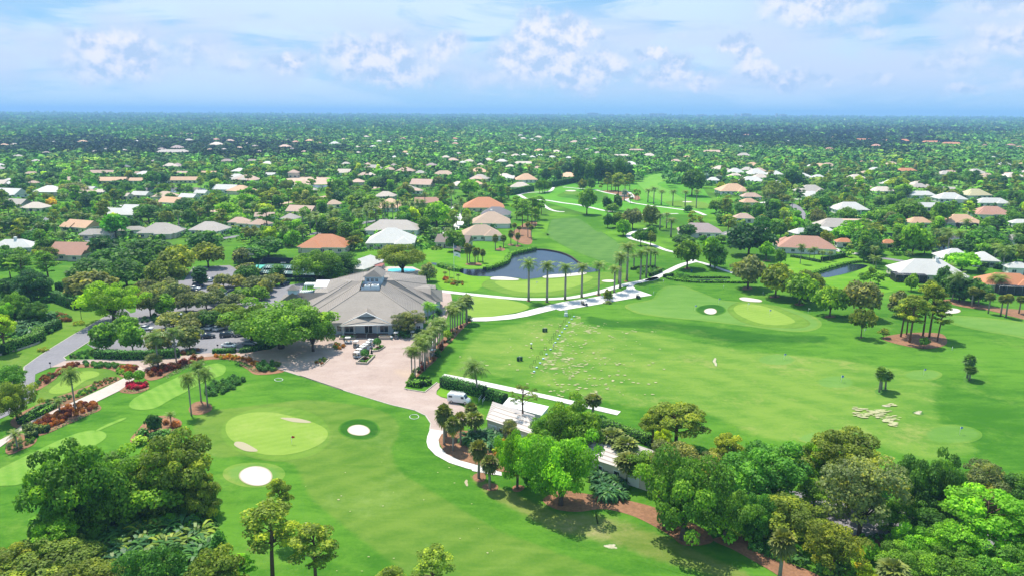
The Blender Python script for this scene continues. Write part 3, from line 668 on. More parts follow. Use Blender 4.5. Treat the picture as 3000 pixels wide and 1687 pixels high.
def quads(rs,P,Nn,sx,sy):
 """leaf quads at P facing Nn with half sizes"""
 n=len(P)
 a=rs.normal(size=(n,3)); a-=Nn*(a*Nn).sum(1,keepdims=True); a/=np.linalg.norm(a,axis=1,keepdims=True)+1e-9
 b=np.cross(Nn,a)
 sx=np.broadcast_to(sx,(n,))[:,None]; sy=np.broadcast_to(sy,(n,))[:,None]
 return np.stack([P-a*sx-b*sy*.6,P+a*sx-b*sy,P+a*sx*.8+b*sy,P-a*sx*.7+b*sy*.8],axis=1)
def rand_dir(rs,n,zmin=-1.0):
 z=rs.uniform(zmin,1,n); t=rs.uniform(0,2*np.pi,n); r=np.sqrt(1-z*z)
 return np.stack([r*np.cos(t),r*np.sin(t),z],1)
def clump_leaves(rs,C,Rr,per,leaf,up=.35,zmin=-.55,flat=.72,fill=.25):
 """leaf quads over many clumps C (m,3) with radii Rr (m,)"""
 m=len(C)
 cnt=np.maximum(6,(per*(Rr/Rr.mean()) **2).astype(int)); idx=np.repeat(np.arange(m),cnt); n=len(idx)
 d=rand_dir(rs,n,zmin)
 rad=np.where(rs.rand(n)<fill,rs.uniform(.25,.85,n),rs.uniform(.82,1.12,n))
 P=C[idx]+d*(Rr[idx]*rad)[:,None]*np.array([1,1,flat])
 Nn=d*.9+rs.normal(size=(n,3))*.55+np.array([0,0,up]); Nn/=np.linalg.norm(Nn,axis=1,keepdims=True)
 s=leaf*rs.uniform(.6,1.3,n)
 ct=rs.normal(.42,.16,m)
 tint=np.clip(ct[idx]+rs.normal(0,.13,n)+d[:,2]*.05,0,1)
 return quads(rs,P,Nn,s*.5,s*.42),tint
def crown_pts(rs,n,a,b,c,zmin=-.45,inner=.25,jit=.12):
 d=rand_dir(rs,n,zmin)
 
 for _ in range(6):
  diff=d[:,None,:]-d[None,:,:]; dist=(diff **2).sum(2)+np.eye(n)
  d=d+(diff/dist[...,None] **1.5).sum(1)*.02/max(1,n/20); d/=np.linalg.norm(d,axis=1,keepdims=True)
 r=np.where(rs.rand(n)<inner,rs.uniform(.3,.65,n),rs.uniform(.78,.78+jit*2,n))
 az=np.arctan2(d[:,1],d[:,0]); ph=rs.uniform(0,6.28,3)
 r=r*(1+.13*np.sin(2*az+ph[0])+.10*np.sin(3*az+ph[1])+.08*np.sin(5*az+4*d[:,2]+ph[2]))
 P=d*r[:,None]*np.array([a,a,b]); P[:,2]+=c
 return P
def limbs(rs,top,n,spread,z0,rad,mb=None,lean=0.0,mi=1,side=6):
 mb=mb or MB()
 x,y=lean,lean*.4
 mb.tube([(0,0,-.1),(x*.2,y*.2,z0*.5),(x*.6,y*.6,z0)],[rad*1.25,rad,rad*.85],8,mi)
 for k in range(n):
  an=2*math.pi*(k+rs.uniform(-.3,.3))/n; r=spread*rs.uniform(.55,1.0); h=z0+(top-z0)*rs.uniform(.55,.95)
  p0=Vector((x*.6,y*.6,z0*rs.uniform(.8,1.0))); p2=Vector((x+r*math.cos(an),y+r*math.sin(an),h))
  p1=p0.lerp(p2,.45)+Vector((0,0,(top-z0)*.12))
  mb.tube([p0,p1,p2],[rad*.6,rad*.38,rad*.12],side,mi)
 return mb
PROTO={}
def reg(kind,var,V,tint,trunk,mats,w,h):
 PROTO.setdefault(kind,[]).append(dict(V=V,tint=tint,trunk=trunk,mats=mats,w=w,h=h,one=None,two=None))
def broadleaf(kind,seed,w,h,z0,ncl,crr,per,leaf,zmin=-.4,flat=.72,inner=.25,jit=.12,nl=5,rad=.35,mats=None,lean=0.0,up=.35,fill=.25):
 rs=np.random.RandomState(seed)
 a=w/2-crr*.8; b=(h-z0)/2; c=z0+b*.9
 C=crown_pts(rs,ncl,a,max(.3,h-c-crr*flat*.8),c,zmin,inner,jit)
 if lean: C[:,0]+=lean
 R=crr*rs.uniform(.6,1.25,ncl)
 V,t=clump_leaves(rs,C,R,per,leaf,flat=flat,up=up,fill=fill)
 tr=limbs(rs,h*.82,nl,w*.36,z0*.9,rad,lean=lean)
 reg(kind,seed,V,t,tr,mats or [m_leaf,m_bark],w,h)

for s in (1,2,3): broadleaf("big oak",s,17,11.5,2.8,52,1.85,300,.38,zmin=-.28,jit=.20,nl=9,rad=.5,fill=.15)
for s in (4,5): broadleaf("dense tree",s,14,11.5,1.4,52,1.75,270,.40,zmin=-.7,jit=.19,nl=7,rad=.4,inner=.15,fill=.15)
for s in (6,7): broadleaf("airy tree",s,12,12,3.0,54,1.4,170,.36,zmin=-.6,jit=.16,nl=8,rad=.28,inner=.35)

for s in (11,12,13): broadleaf("spreading tree",s,12,8.6,2.4,30,2.0,80,.85,zmin=-.25,nl=5,rad=.3)
for s in (14,15,16): broadleaf("round tree",s,9,8.5,1.5,26,1.75,75,.80,zmin=-.6,nl=4,rad=.25)
for s in (17,18): broadleaf("tall tree",s,8,12.5,1.6,30,1.7,70,.85,zmin=-.75,nl=4,rad=.28)
for s in (19,20): broadleaf("open tree",s,9,9.5,3.4,22,1.25,60,.70,zmin=-.45,jit=.2,nl=6,rad=.2,inner=.3)

def pine(kind,seed,w,h,z0,ncl,crr,per,leaf,lean=0.0,flatten=.5,dome=False):
 rs=np.random.RandomState(seed); mb=MB()
 mb.tube([(0,0,-.1),(lean*.3,0,h*.35),(lean*.7,.1,h*.7),(lean,0,h*.93)],[w*.036,w*.030,w*.022,w*.008],8,1)
 C=[]
 for k in range(ncl):
  u=rs.uniform(0,1); z=z0+(h-z0)*u
  rmax=w/2*(math.sin(math.pi*(.22+.70*u)) if not dome else math.sqrt(max(.03,1-(u-.1) **2*.95)))
  r=rmax*rs.uniform(.45,1.0)*.85; an=2.4*k+rs.uniform(-.4,.4)
  p=Vector((lean*z/h+r*math.cos(an),r*math.sin(an),z)); C.append(p)
  q=Vector((lean*z/h*.9,0,max(z0*.7,z-r*.45)))
  mb.tube([q,q.lerp(p,.55)+Vector((0,0,.35)),p],[w*.011,w*.008,w*.003],5,1)
 C=np.array([tuple(v) for v in C]); R=crr*rs.uniform(.7,1.3,ncl)
 V,t=clump_leaves(rs,C,R,per,leaf,up=.5,zmin=-.35,flat=flatten,fill=.3)
 reg(kind,seed,V,t,mb,[m_leaf,m_pinebark],w,h)
for s in (21,22,23): pine("pine",s,8.5,15,7.0,34,1.05,110,.36,lean=(s-22)*.8)
for s in (24,25): pine("umbrella pine",s,12,11.5,6.3,52,1.25,150,.38,flatten=.55,dome=True)
pine("thin pine",28,11,15,10.5,18,.85,60,.32,dome=True)
for s in (26,27): pine("far pine",s,7,14,5.5,20,1.25,45,.75)

def frond(rs,az,el0,ln,droop,wd,nseg=6,leafl=9,base=(0,0,0),vee=.35):
 out=[]; d=np.array([math.cos(az),math.sin(az),0]); sd=np.array([-math.sin(az),math.cos(az),0])
 pts=[]; p=np.array(base,float); e=el0
 for i in range(leafl+1):
  pts.append(p.copy()); p=p+(d*math.cos(e)+np.array([0,0,1])*math.sin(e))*ln/leafl
  e-=droop/leafl*(0.6+.8*i/leafl)
 for i in range(1,leafl+1):
  f=i/leafl; hw=wd*(math.sin(math.pi*min(1,.12+.80*f)) **.7)*rs.uniform(.85,1.1)
  a,b=pts[i-1],pts[i]; t=(b-a)
  for s in (1,-1):
   tip=sd*s*hw+t*.9-np.array([0,0,1])*hw*(vee+rs.uniform(-.1,.25))
   w_=t*.72
   out.append([a,a+w_,a+w_*.8+tip,a+w_*.45+tip])
 return out
def feather_palm(kind,seed,h,nf,ln,el_hi,el_lo,droop,wd,trad,shaft=0.0,skirt=0,leafl=9,curve=0.0,mats=None):
 rs=np.random.RandomState(seed); Q,T=[],[]; hd=np.array([curve,0,h])
 for k in range(nf):
  u=k/(nf-1); e=el_hi+(el_lo-el_hi)*u+rs.uniform(-.12,.12)
  fr=frond(rs,2.399*k+rs.uniform(-.2,.2),e,ln*rs.uniform(.85,1.1)*(0.82+.25*math.sin(math.pi*u)),droop*rs.uniform(.8,1.2),wd,leafl=leafl,base=hd)
  Q+=fr; T+=list(np.clip(rs.normal(.60-.32*u,.06)+rs.normal(0,.06,len(fr)),0,1))
 mb=MB(); z1=h-shaft
 mb.tube([(0,0,-.1),(curve*.15,0,h*.25),(curve*.5,0,h*.6),(curve*.95,0,z1)],[trad*1.35,trad*1.0,trad*1.05,trad*.8],8,1)
 if shaft: mb.tube([(curve*.95,0,z1),(curve,0,h)],[trad*.95,trad*.45],8,2)
 reg(kind,seed,np.array(Q),np.array(T),mb,mats or [m_frond,m_palmbark,m_shaft],2*ln*.9,h+ln*.45)
m_shaft,_nt,b=newmat("crownshaft"); b.inputs['Base Color'].default_value=(.10,.24,.05,1); b.inputs['Roughness'].default_value=.5
for s in (31,32): feather_palm("royal palm",s,12.2,22,3.8,1.25,-.45,1.5,.95,.34,shaft=1.7)
for s in (33,34): feather_palm("feather palm",s,7.0,24,2.8,1.3,-.4,2.0,.80,.17,shaft=.8)
for s in (35,36): feather_palm("date palm",s,8.0,30,3.4,1.4,-.75,1.3,.60,.28)
for s in (37,38): feather_palm("coconut palm",s,7.5,26,3.7,1.2,-.7,1.4,.90,.18,curve=.9)
def fan_palm(kind,seed,h,nf,R,seg=7,trad=.22,skirt=6,lo=-.9):
 rs=np.random.RandomState(seed); Q,T=[],[]
 for k in range(nf+skirt):
  u=k/nf; dead=k>=nf
  e=1.35-(1.35-lo)*min(u,1)+rs.uniform(-.15,.15)-(.25 if dead else 0)
  az=2.399*k+rs.uniform(-.3,.3); ax=np.array([math.cos(az)*math.cos(e),math.sin(az)*math.cos(e),math.sin(e)])
  sd=np.array([-math.sin(az),math.cos(az),0]); nm=np.cross(ax,sd)
  st=R*rs.uniform(.42,.55); p0=np.array([0,0,h])+ax*st*.9
  Q.append([np.array([0,0,h])-sd*.03,np.array([0,0,h])+sd*.03,p0+sd*.03,p0-sd*.03]); T.append(.35)
  for j in range(seg):
   a2=(j-(seg-1)/2)/(seg-1)*2.9; l_=R*.62*(.75+.25*math.cos(a2*.6))*rs.uniform(.85,1.1)
   dr=ax*math.cos(a2)+sd*math.sin(a2); cr=-ax*math.sin(a2)+sd*math.cos(a2)
   wv=cr*R*.105; mid=p0+dr*l_*.55+np.array([0,0,-.04*R]); tip=p0+dr*l_+np.array([0,0,-.22*R-(.12*R if dead else 0)])
   Q.append([p0,mid-wv,tip,mid+wv]); T.append(float(np.clip(rs.normal(.62-.3*min(u,1),.1) if not dead else .95,0,1)))
 mb=MB(); mb.tube([(0,0,-.1),(.05,.05,h*.5),(0,0,h)],[trad*1.2,trad,trad*.95],8,1)
 reg(kind,seed,np.array(Q),np.array(T),mb,[m_frond,m_palmbark],2*R,h+R)
for s in (41,42): fan_palm("cabbage palm",s,5.0,34,1.9)
for s in (43,): fan_palm("tall cabbage palm",s,8.0,34,1.9)
for s in (44,): fan_palm("silver palm",s,5.0,30,2.3,trad=.28,skirt=0)

def shrub(kind,seed,n,leaf,lump=9,w=2.0,h=1.5):
 rs=np.random.RandomState(seed)
 C=crown_pts(rs,lump,.62,.6,.45,-.3,.2); C[:,2]=np.maximum(C[:,2],.2)
 V,t=clump_leaves(rs,C,.42*rs.uniform(.8,1.2,lump),n/lump,leaf,zmin=-.6,flat=.9)
 reg(kind,seed,V,t,MB().tube([(0,0,-.05),(0,0,.4)],[.08,.05],5,1),[m_bush,m_bark],w,h)
shrub("shrub",51,420,.20); shrub("shrub",52,420,.20,13)
def ballshrub(seed):
 rs=np.random.RandomState(seed); d=rand_dir(rs,420,-.8); P=d*np.array([1,1,.72])*rs.uniform(.9,1.04,420)[:,None]; P[:,2]+=.75
 Nn=d+rs.normal(size=(420,3))*.35; Nn/=np.linalg.norm(Nn,axis=1,keepdims=True)
 reg("clipped shrub",seed,quads(rs,P,Nn,.13,.12),np.clip(rs.normal(.45,.16,420),0,1),MB().tube([(0,0,-.05),(0,0,.4)],[.1,.08],5,1),[m_bush,m_bark],2.0,1.45)
ballshrub(53)

def bigleaf(kind,seed,n,h,w):
 rs=np.random.RandomState(seed); Q,T=[],[]
 for k in range(n):
  az=rs.uniform(0,6.28); r0=rs.uniform(0,w*.22); e=rs.uniform(.55,1.35); ln=h*rs.uniform(.6,1.05)
  a=np.array([r0*math.cos(az),r0*math.sin(az),rs.uniform(0,h*.15)]); d=np.array([math.cos(az),math.sin(az),0]); sd=np.array([-math.sin(az),math.cos(az),0])
  p=a.copy(); pts=[p.copy()]
  for i in range(5):
   p=p+(d*math.cos(e)+np.array([0,0,1])*math.sin(e))*ln/5; pts.append(p.copy()); e-=.38+.1*i
  tn=np.clip(rs.normal(.5,.18),0,1)
  for i in range(5):
   w0,w1=[.02,.03,.12,.15,.11,.02][i]*h*.42,[.02,.03,.12,.15,.11,.02][i+1]*h*.42
   Q.append([pts[i]-sd*w0,pts[i]+sd*w0,pts[i+1]+sd*w1,pts[i+1]-sd*w1]); T.append(tn)
 reg(kind,seed,np.array(Q),np.array(T),MB().tube([(0,0,-.05),(0,0,h*.3)],[.12,.08],6,1),[m_frond,m_bark],w,h)
for s in (61,62): bigleaf("large leaved plant",s,80,3.6,4.2)

def proto_mesh(p,kind,i):
 nm=kind.replace(" ","_")
 if p['two'] is None:
  cm=quadmesh(nm + "_crown",p['V'],p['tint'],p['mats'])
  t=p['trunk']; tm=bpy.data.meshes.new(nm + "_trunk"); tm.from_pydata(t.v,[],t.f)
  for m in p['mats']: tm.materials.append(m)
  tm.polygons.foreach_set("material_index",t.m); tm.polygons.foreach_set("use_smooth",t.sm); tm.update()
  p['two']=(cm,tm)
 return p['two']
def proto_one(p,kind):
 if p['one'] is None:
  p['one']=quadmesh(kind.replace(" ","_"),p['V'],p['tint'],p['mats'],extra=p['trunk'])
 return p['one']
PLANTS=[]   
NAMES={"big oak": "live_oak_tree","dense tree": "broadleaf_tree","airy tree": "feathery_tree","spreading tree": "oak_tree","round tree": "round_tree","tall tree": "tall_tree",
   "open tree": "open_crowned_tree","pine": "pine_tree","umbrella pine": "pine_tree","far pine": "pine_tree","thin pine": "pine_tree","royal palm": "royal_palm","feather palm": "feather_palm","date palm": "date_palm",
   "coconut palm": "coconut_palm","cabbage palm": "cabbage_palm","tall cabbage palm": "cabbage_palm","silver palm": "silver_palm","shrub": "shrub","clipped shrub": "clipped_shrub","large leaved plant": "large_leaved_plant"}
_tr=random.Random(11)
GREENS={'dark': (.051,.140,.029),'deep': (.037,.109,.038),'mid': (.092,.208,.026),'bright': (.122,.295,.021),'lime': (.245,.375,.023),'olive': (.122,.182,.030),'grey': (.135,.177,.073),
    'palm': (.108,.174,.029),'fan': (.123,.158,.040),'silver': (.242,.330,.330),'pine': (.140,.215,.034),'emerald': (.062,.185,.030),'yellow': (.308,.286,.022),'bronze': (.200,.080,.018),'rust': (.340,.115,.020),'red': (.230,.035,.018),'magenta': (.462,.013,.066),'maroon': (.120,.028,.018),'gold': (.396,.176,.013),'white': (.550,.550,.495)}
def plant(kind,loc,w=None,h=None,colr='mid',label=None,group=None,parts=True,var=None,desc=None,cat=None,name=None,jitter=.16):
 ps=PROTO[kind]; p=ps[_tr.randrange(len(ps)) if var is None else var % len(ps)]
 sx=(w or p['w'])/p['w']; sz=(h or p['h'])/p['h']
 c=GREENS[colr] if isinstance(colr,str) else (colr[0]*1.9,colr[1]*1.65,colr[2]*1.2)
 k=1+_tr.uniform(-jitter,jitter); k2=1+_tr.uniform(-jitter,jitter)*.5
 c=(c[0]*k*k2,c[1]*k,c[2]*k/k2)
 if kind in ('spreading tree','round tree','tall tree','open tree','far pine'): c=(c[0]*1.3,c[1]*1.18,c[2])
 elif kind in ('big oak','dense tree','airy tree','umbrella pine','pine'): c=(c[0]*1.3,c[1]*1.2,c[2])
 nm=name or NAMES[kind]; rz=_tr.uniform(0,6.28)
 palm = 'palm' in kind
 cat=cat or ("palm tree" if palm else "shrub" if 'shrub' in kind else "plant" if 'plant' in kind else "tree")
 if parts:
  cm,tm=proto_mesh(p,kind,0)
  o=empty(nm,loc,label,cat,group,rz,(sx,sx,sz))
  link("crown",cm,o,color=c); link("trunk",tm,o)
 else:
  o=link(nm,proto_one(p,kind),None,loc,rz,(sx,sx,sz),color=c); tag(o,label,cat,group)
 PLANTS.append((o,kind,colr,Vector(loc),sx*p['w'],sz*p['h'],label is None,desc))
 return o
def tree(kind,c,x,yb,wpx,ytop,colr='mid',label=None,group=None,parts=True,**kw):
 """trunk base at (x,yb), crown wpx wide, crown outline reaching up to ytop, all read off crop c"""
 B=g(c,x,yb); s=CR[c][2]
 W=wpx/s/ppm(B)
 fx,ft=full(c,x,ytop); D=Vector((B.x,B.y,0)).length
 d=ray(fx,ft); hd=math.hypot(d.x,d.y)
 el_=math.atan2(d.z,hd)                              
 if 'palm' in kind or 'pine' in kind:
  H=CAM_H+D*math.tan(el_)
 else:
  H=8.0
  for _ in range(30):                                
   b_=.36*H; a_=W/2
   e2=math.atan2(H*.62-CAM_H,D); dd=math.hypot(D,H*.62-CAM_H)
   top=e2+math.atan2(math.hypot(b_*math.cos(e2),a_*.8*math.sin(e2)),dd)
   H+=(el_-top)*dd*.8
   H=max(H,1.0)
 return plant(kind,B,W,max(H,.6),colr,label,group,parts,**kw)

def hedge(pts,wd,h,colr,label,leaf=.36,dens=9.0,name="hedge",group=None,closed=False,sm=False,mat=None):
 p=smooth(pts,closed,4) if sm else list(pts)
 rs=np.random.RandomState(int(abs(p[0].x*7+p[0].y*3)) % 9999); V,T=[],[]; core=MB()
 segs=[(p[i],p[(i+1) % len(p)]) for i in range(len(p) if closed else len(p)-1)]
 for a,b_ in segs:
  d=b_-a; ln=d.length
  if ln<.02: continue
  d=d/ln; nrm=Vector((-d.y,d.x,0)); an=math.atan2(d.y,d.x)
  core.box(((a.x+b_.x)/2,(a.y+b_.y)/2,h*.46),(ln+wd*.3,wd*.82,h*.92),an,1)
  n=int(ln*(wd+2*h)*dens)+6
  u=rs.uniform(-.03,1.03,n)*ln; per=rs.uniform(0,wd+2*h,n)
  side=np.where(per<h,-1,np.where(per<h+wd,0,1))
  off=np.where(side==-1,-wd/2,np.where(side==1,wd/2,per-h-wd/2))+rs.normal(0,.07,n)
  z=np.where(side==-1,per,np.where(side==1,per-h-wd,h))+rs.normal(0,.06,n)
  P=np.stack([a.x+d.x*u+nrm.x*off,a.y+d.y*u+nrm.y*off,np.maximum(z,.05)],1)
  Nn=np.stack([nrm.x*side,nrm.y*side,np.where(side==0,1.0,.25)],1)+rs.normal(0,.38,(n,3)); Nn/=np.linalg.norm(Nn,axis=1,keepdims=True)
  s=leaf*rs.uniform(.6,1.25,n); V.append(quads(rs,P,Nn,s*.5,s*.45)); T.append(np.clip(rs.normal(.42,.15,n)+np.where(side==0,.12,0),0,1))
 if closed or len(p)>2:
  pass
 me=quadmesh(name,np.concatenate(V),np.concatenate(T),[mat or m_bush,m_hcore],extra=core)
 o=link(name,me,color=GREENS[colr] if isinstance(colr,str) else colr)
 return tag(o,label,"hedge",group)
m_hcore,_nt,b=newmat("hedge_inside"); b.inputs['Base Color'].default_value=(.010,.035,.008,1); b.inputs['Roughness'].default_value=1
def groundcover(name,pts,h,colr,label,leaf=.4,dens=5.0,kind="stuff"):
 """a low leafy mat over a bed outline"""
 rs=np.random.RandomState(7); xs=[q.x for q in pts]; ys=[q.y for q in pts]
 A=(max(xs)-min(xs))*(max(ys)-min(ys)); n=int(A*dens)
 x=rs.uniform(min(xs),max(xs),n); y=rs.uniform(min(ys),max(ys),n); k=in_poly([(q.x,q.y) for q in pts],x,y); x,y=x[k],y[k]; n=len(x)
 z=h*(.35+.65*np.abs(np.sin(x*.9+1.3*np.sin(y*.7))*np.cos(y*.8)))*rs.uniform(.5,1,n)
 Nn=np.array([0,0,1.0])+rs.normal(0,.5,(n,3)); Nn/=np.linalg.norm(Nn,axis=1,keepdims=True)
 s=leaf*rs.uniform(.6,1.3,n)
 o=link(name,quadmesh(name,quads(rs,np.stack([x,y,z],1),Nn,s*.5,s*.45),np.clip(rs.normal(.45,.2,n),0,1),[m_bush]),color=GREENS[colr] if isinstance(colr,str) else colr)
 return tag(o,label,"ground cover",None,kind)
# ------------------------------------------------------------------ building materials
def flat(name,colr,rough=.6,metal=0.0,spec=.3,noise_amt=.12,scale=1.2):
 m,nt,b=newmat(name)
 pos=N(nt,'ShaderNodeTexCoord').outputs['Object']
 lo=tuple(x*(1-noise_amt) for x in colr); hi=tuple(min(1,x*(1+noise_amt)) for x in colr)
 L(nt,mixc(nt,noise(nt,pos,scale,5,.65),lo,hi),b.inputs['Base Color'])
 b.inputs['Roughness'].default_value=rough; b.inputs['Metallic'].default_value=metal; b.inputs['Specular IOR Level'].default_value=spec
 return m
def shingle(name,period,tinted=True,base=(.5,.5,.5),contrast=.24,rough=.62):
 m,nt,b=newmat(name)
 pos=N(nt,'ShaderNodeNewGeometry').outputs['Position']; s3=N(nt,'ShaderNodeSeparateXYZ'); L(nt,pos,s3.inputs[0])
 ph=math_(nt,'FRACT',math_(nt,'MULTIPLY',s3.outputs[2],1.0/period))
 cell=noise(nt,mapping(nt,pos,scale=(1.6,1.6,.9/period)),1.0,2,.6)
 big=noise(nt,pos,.22,5,.65)
 f=math_(nt,'ADD',math_(nt,'MULTIPLY',ramp(nt,ph,.0,.35),.35),math_(nt,'ADD',math_(nt,'MULTIPLY',cell,.5),math_(nt,'MULTIPLY',big,.45)))
 k=ramp(nt,f,.25,1.0,1-contrast,1+contrast*.6)
 kk=N(nt,'ShaderNodeCombineXYZ'); [L(nt,k,kk.inputs[i]) for i in range(3)]
 c=N(nt,'ShaderNodeObjectInfo').outputs['Color'] if tinted else base
 L(nt,mixc(nt,1.0,c,kk.outputs[0],'MULTIPLY'),b.inputs['Base Color']); b.inputs['Roughness'].default_value=rough
 bp=N(nt,'ShaderNodeBump'); bp.inputs['Strength'].default_value=.8; bp.inputs['Distance'].default_value=.12; L(nt,ph,bp.inputs['Height']); L(nt,bp.outputs[0],b.inputs['Normal'])
 return m
m_roof=shingle("roof_tiles",.20,contrast=.22)
m_cedar=shingle("weathered_shingles",.24,tinted=False,base=(.232,.202,.182),contrast=.42)
m_roofcap=flat("ridge_cap",(.33,.29,.26),.8)
m_blue=flat("pale_blue_siding",(.50,.58,.66),.6)
m_white=flat("white_paint",(.74,.75,.76),.5)
m_glass=flat("window_glass",(.03,.05,.07),.08,0,.6)
m_dark=m_darkp=flat("dark_interior",(.03,.028,.03),.8)
m_deck=flat("timber_deck",(.17,.105,.085),.7)
m_wallc=flat("stucco",(.60,.52,.42),.8); m_wallw=flat("white_stucco",(.68,.67,.64),.8)
m_metal=flat("grey_metal",(.32,.33,.35),.4,.5); m_black=flat("black_metal",(.018,.02,.022),.45)
m_rubber=flat("rubber",(.02,.02,.02),.8); m_chrome=flat("steel",(.55,.56,.58),.3,.8)
m_plank=flat("pale_metal_roof",(.52,.50,.55),.45)
m_redd=flat("red_roof_deck",(.26,.09,.08),.7)

# ------------------------------------------------------------------ clubhouse
def Mz(x,y,z): return g('M',x,y,z)
club=empty("clubhouse",g('M',1200,700),"sprawling pale blue clubhouse under a grey many-hipped shingle roof with a windowed cupola","clubhouse")
club_loc=club.location.copy()
def cb(name,mb,mats,parent=None,**kw):
 p=parent or club
 o=mb.build(name,mats,p,**kw)
 off=Vector((0,0,0)); q=p
 while q: off+=q.location; q=q.parent
 o.location=-off if not kw else o.location
 return o
roof=MB()
a_,b2=Mz(1030,440,11),Mz(1360,440,11); c_,d_=Mz(265,940,4.4),Mz(2075,940,4.4)
br,br2,r1,r2=Mz(1400,272,12),Mz(1580,275,11.8),Mz(2045,668,4.6),Mz(2110,612,5.0)
al,al2,l1,l2=Mz(1080,285,12),Mz(920,285,12),Mz(315,770,4.6),Mz(200,738,4.9)
r3,r4,r5=Mz(1890,398,8.5),Mz(2247,607,4.8),Mz(2347,605,4.6)
bkr,bkl=Mz(1430,132,12.5),Mz(1120,140,12.5); rr1,rr2=Mz(2080,212,7),Mz(2095,338,6.5)
l3,l4,l5=Mz(190,680,4.5),Mz(860,300,11),Mz(552,464,7.8)
roof.poly([a_,c_,d_,b2]); roof.poly([b2,d_,r1,br]); roof.poly([br,r1,r2,br2]); roof.poly([br2,r2,Mz(2240,650,4.5),r4,r3])
roof.poly([r3,r4,r5,Mz(2162,500,6.8),Mz(2157,396,8.4)]); roof.poly([Mz(2160,420,8.3),Mz(2162,500,6.8),r5,Mz(2334,422,5.4)])
roof.poly([br,br2,rr2,rr1,bkr]); roof.poly([br2,r3,Mz(2157,396,8.4),Mz(2160,420,8.3),Mz(2235,416,5.6),Mz(2235,350,5.8),rr2])
roof.poly([a_,al,l1,c_]); roof.poly([al,al2,l2,l1]); roof.poly([al2,l4,l5,Mz(238,590,4.8),l3,l2])
roof.poly([bkl,Mz(700,240,8.2),Mz(580,262,7.2),Mz(520,385,7),l4,al2,al]); roof.poly([l4,Mz(520,385,7),Mz(340,410,6.2),Mz(325,465,6.3),l5])
roof.poly([Mz(60,472,6.6),l5,Mz(236,592,4.7),Mz(170,594,4.5)])

bk1,bk2=bkr+Vector((8,17,-8)),bkl+Vector((-8,17,-8))
roof.poly([bkl,bkr,bk1,bk2]); roof.poly([bkr,rr1,rr1+Vector((-2,9,-2.6)),bk1]); roof.poly([bkl,bk2,Mz(700,240,8.2)+Vector((0,9,-3.6)),Mz(700,240,8.2)])

roof.poly([bkl,bkr,br,al],0)
ro=cb("roof",roof,[m_cedar])
cap=MB()
for p,q in ((a_,c_),(b2,d_),(al,l1),(br,r1),(al2,l2),(br2,r2),(bkl,Mz(700,240,8.2)),(bkr,rr1),(r3,r4),(a_,b2),(br2,rr2),(l4,l5),(bkl,bkr)):
 cap.tube([p+Vector((0,0,.06)),q+Vector((0,0,.06))],.14,5)
cb("ridge_cap",cap,[m_roofcap],ro)

well=MB(); dn=Vector((0,0,-1.5)); wp=[a_+Vector((.3,.2,-.02)),b2+Vector((-.3,.2,-.02)),br+Vector((-.4,-1,-.6)),al+Vector((.4,-1,-.6))]
fl=[Vector((p.x,p.y,9.3)) for p in wp]
well.poly(fl,1)
for i in range(4): well.poly([wp[i],wp[(i+1) % 4],fl[(i+1) % 4],fl[i]],0)

tray=MB(); mid=(a_+b2)/2
cb("roof_well",well,[m_blue,m_darkp])
tx=g('M',1200,400,11.0); wv=5.6*.5
for k,(x,y,s,mt) in enumerate(((1160,395,1.5,m_white),(1285,390,2.1,m_white),(1200,365,1.2,m_metal))):
 p=g('M',x,y,11.6); u=MB().box((p.x,p.y,11.9),(s*1.15,s,1.3)).box((p.x,p.y,12.6),(s*.7,s*.6,.12),0,1).tube([(p.x,p.y,12.6),(p.x,p.y,12.8)],s*.28,10,1)
 cb("cooling_unit",u,[mt,m_metal])
deckw=MB(); q4=[g('M',1062,428,11.15),g('M',1350,428,11.15),g('M',1378,335,11.15),g('M',1092,335,11.15)]
deckw.poly(q4,0)
for i in range(4):
 p,q=q4[i],q4[(i+1) % 4]; deckw.poly([p,q,q+Vector((0,0,.9)),p+Vector((0,0,.9))],1)
cb("plant_deck",deckw,[m_darkp,m_blue])
cp=g('M',1253,330,11.6); cw,cd,ch=5.9,5.2,2.5
cup=MB().box((cp.x,cp.y+cd/2,11.6+ch/2-.4),(cw,cd,ch+.8))
cu=cb("cupola",cup,[m_blue])
hr=MB(); z0=11.6+ch; x0,x1,y0,y1=cp.x-cw/2-.5,cp.x+cw/2+.5,cp.y-.5,cp.y+cd+.5; rz_=z0+2.1
R0,R1=(cp.x,y0+2.2,rz_),(cp.x,y1+3.0,rz_)
hr.poly([(x0,y0,z0),(x1,y0,z0),R0]).poly([(x1,y0,z0),(x1,y1+3,z0),R1,R0]).poly([(x0,y0,z0),R0,R1,(x0,y1+3,z0)]).poly([(x0,y1+3,z0),R1,(x1,y1+3,z0)]).box(((x0+x1)/2,(y0+y1)/2,z0-.08),(x1-x0,y1-y0,.14),0,1)
cb("cupola_roof",hr,[m_cedar,m_blue],cu)
for k in (-1,0,1):
 wx=cp.x+k*1.55-.25
 wn_=MB().box((wx,cp.y-.02,12.95),(1.15,.1,1.15),0,0).box((wx,cp.y-.06,12.95),(.95,.08,.95),0,1).box((wx,cp.y-.1,12.95),(.06,.06,.95),0,0).box((wx,cp.y-.1,12.95),(.95,.055,.06),0,0)
 cb("window",wn_,[m_white,m_glass],cu)

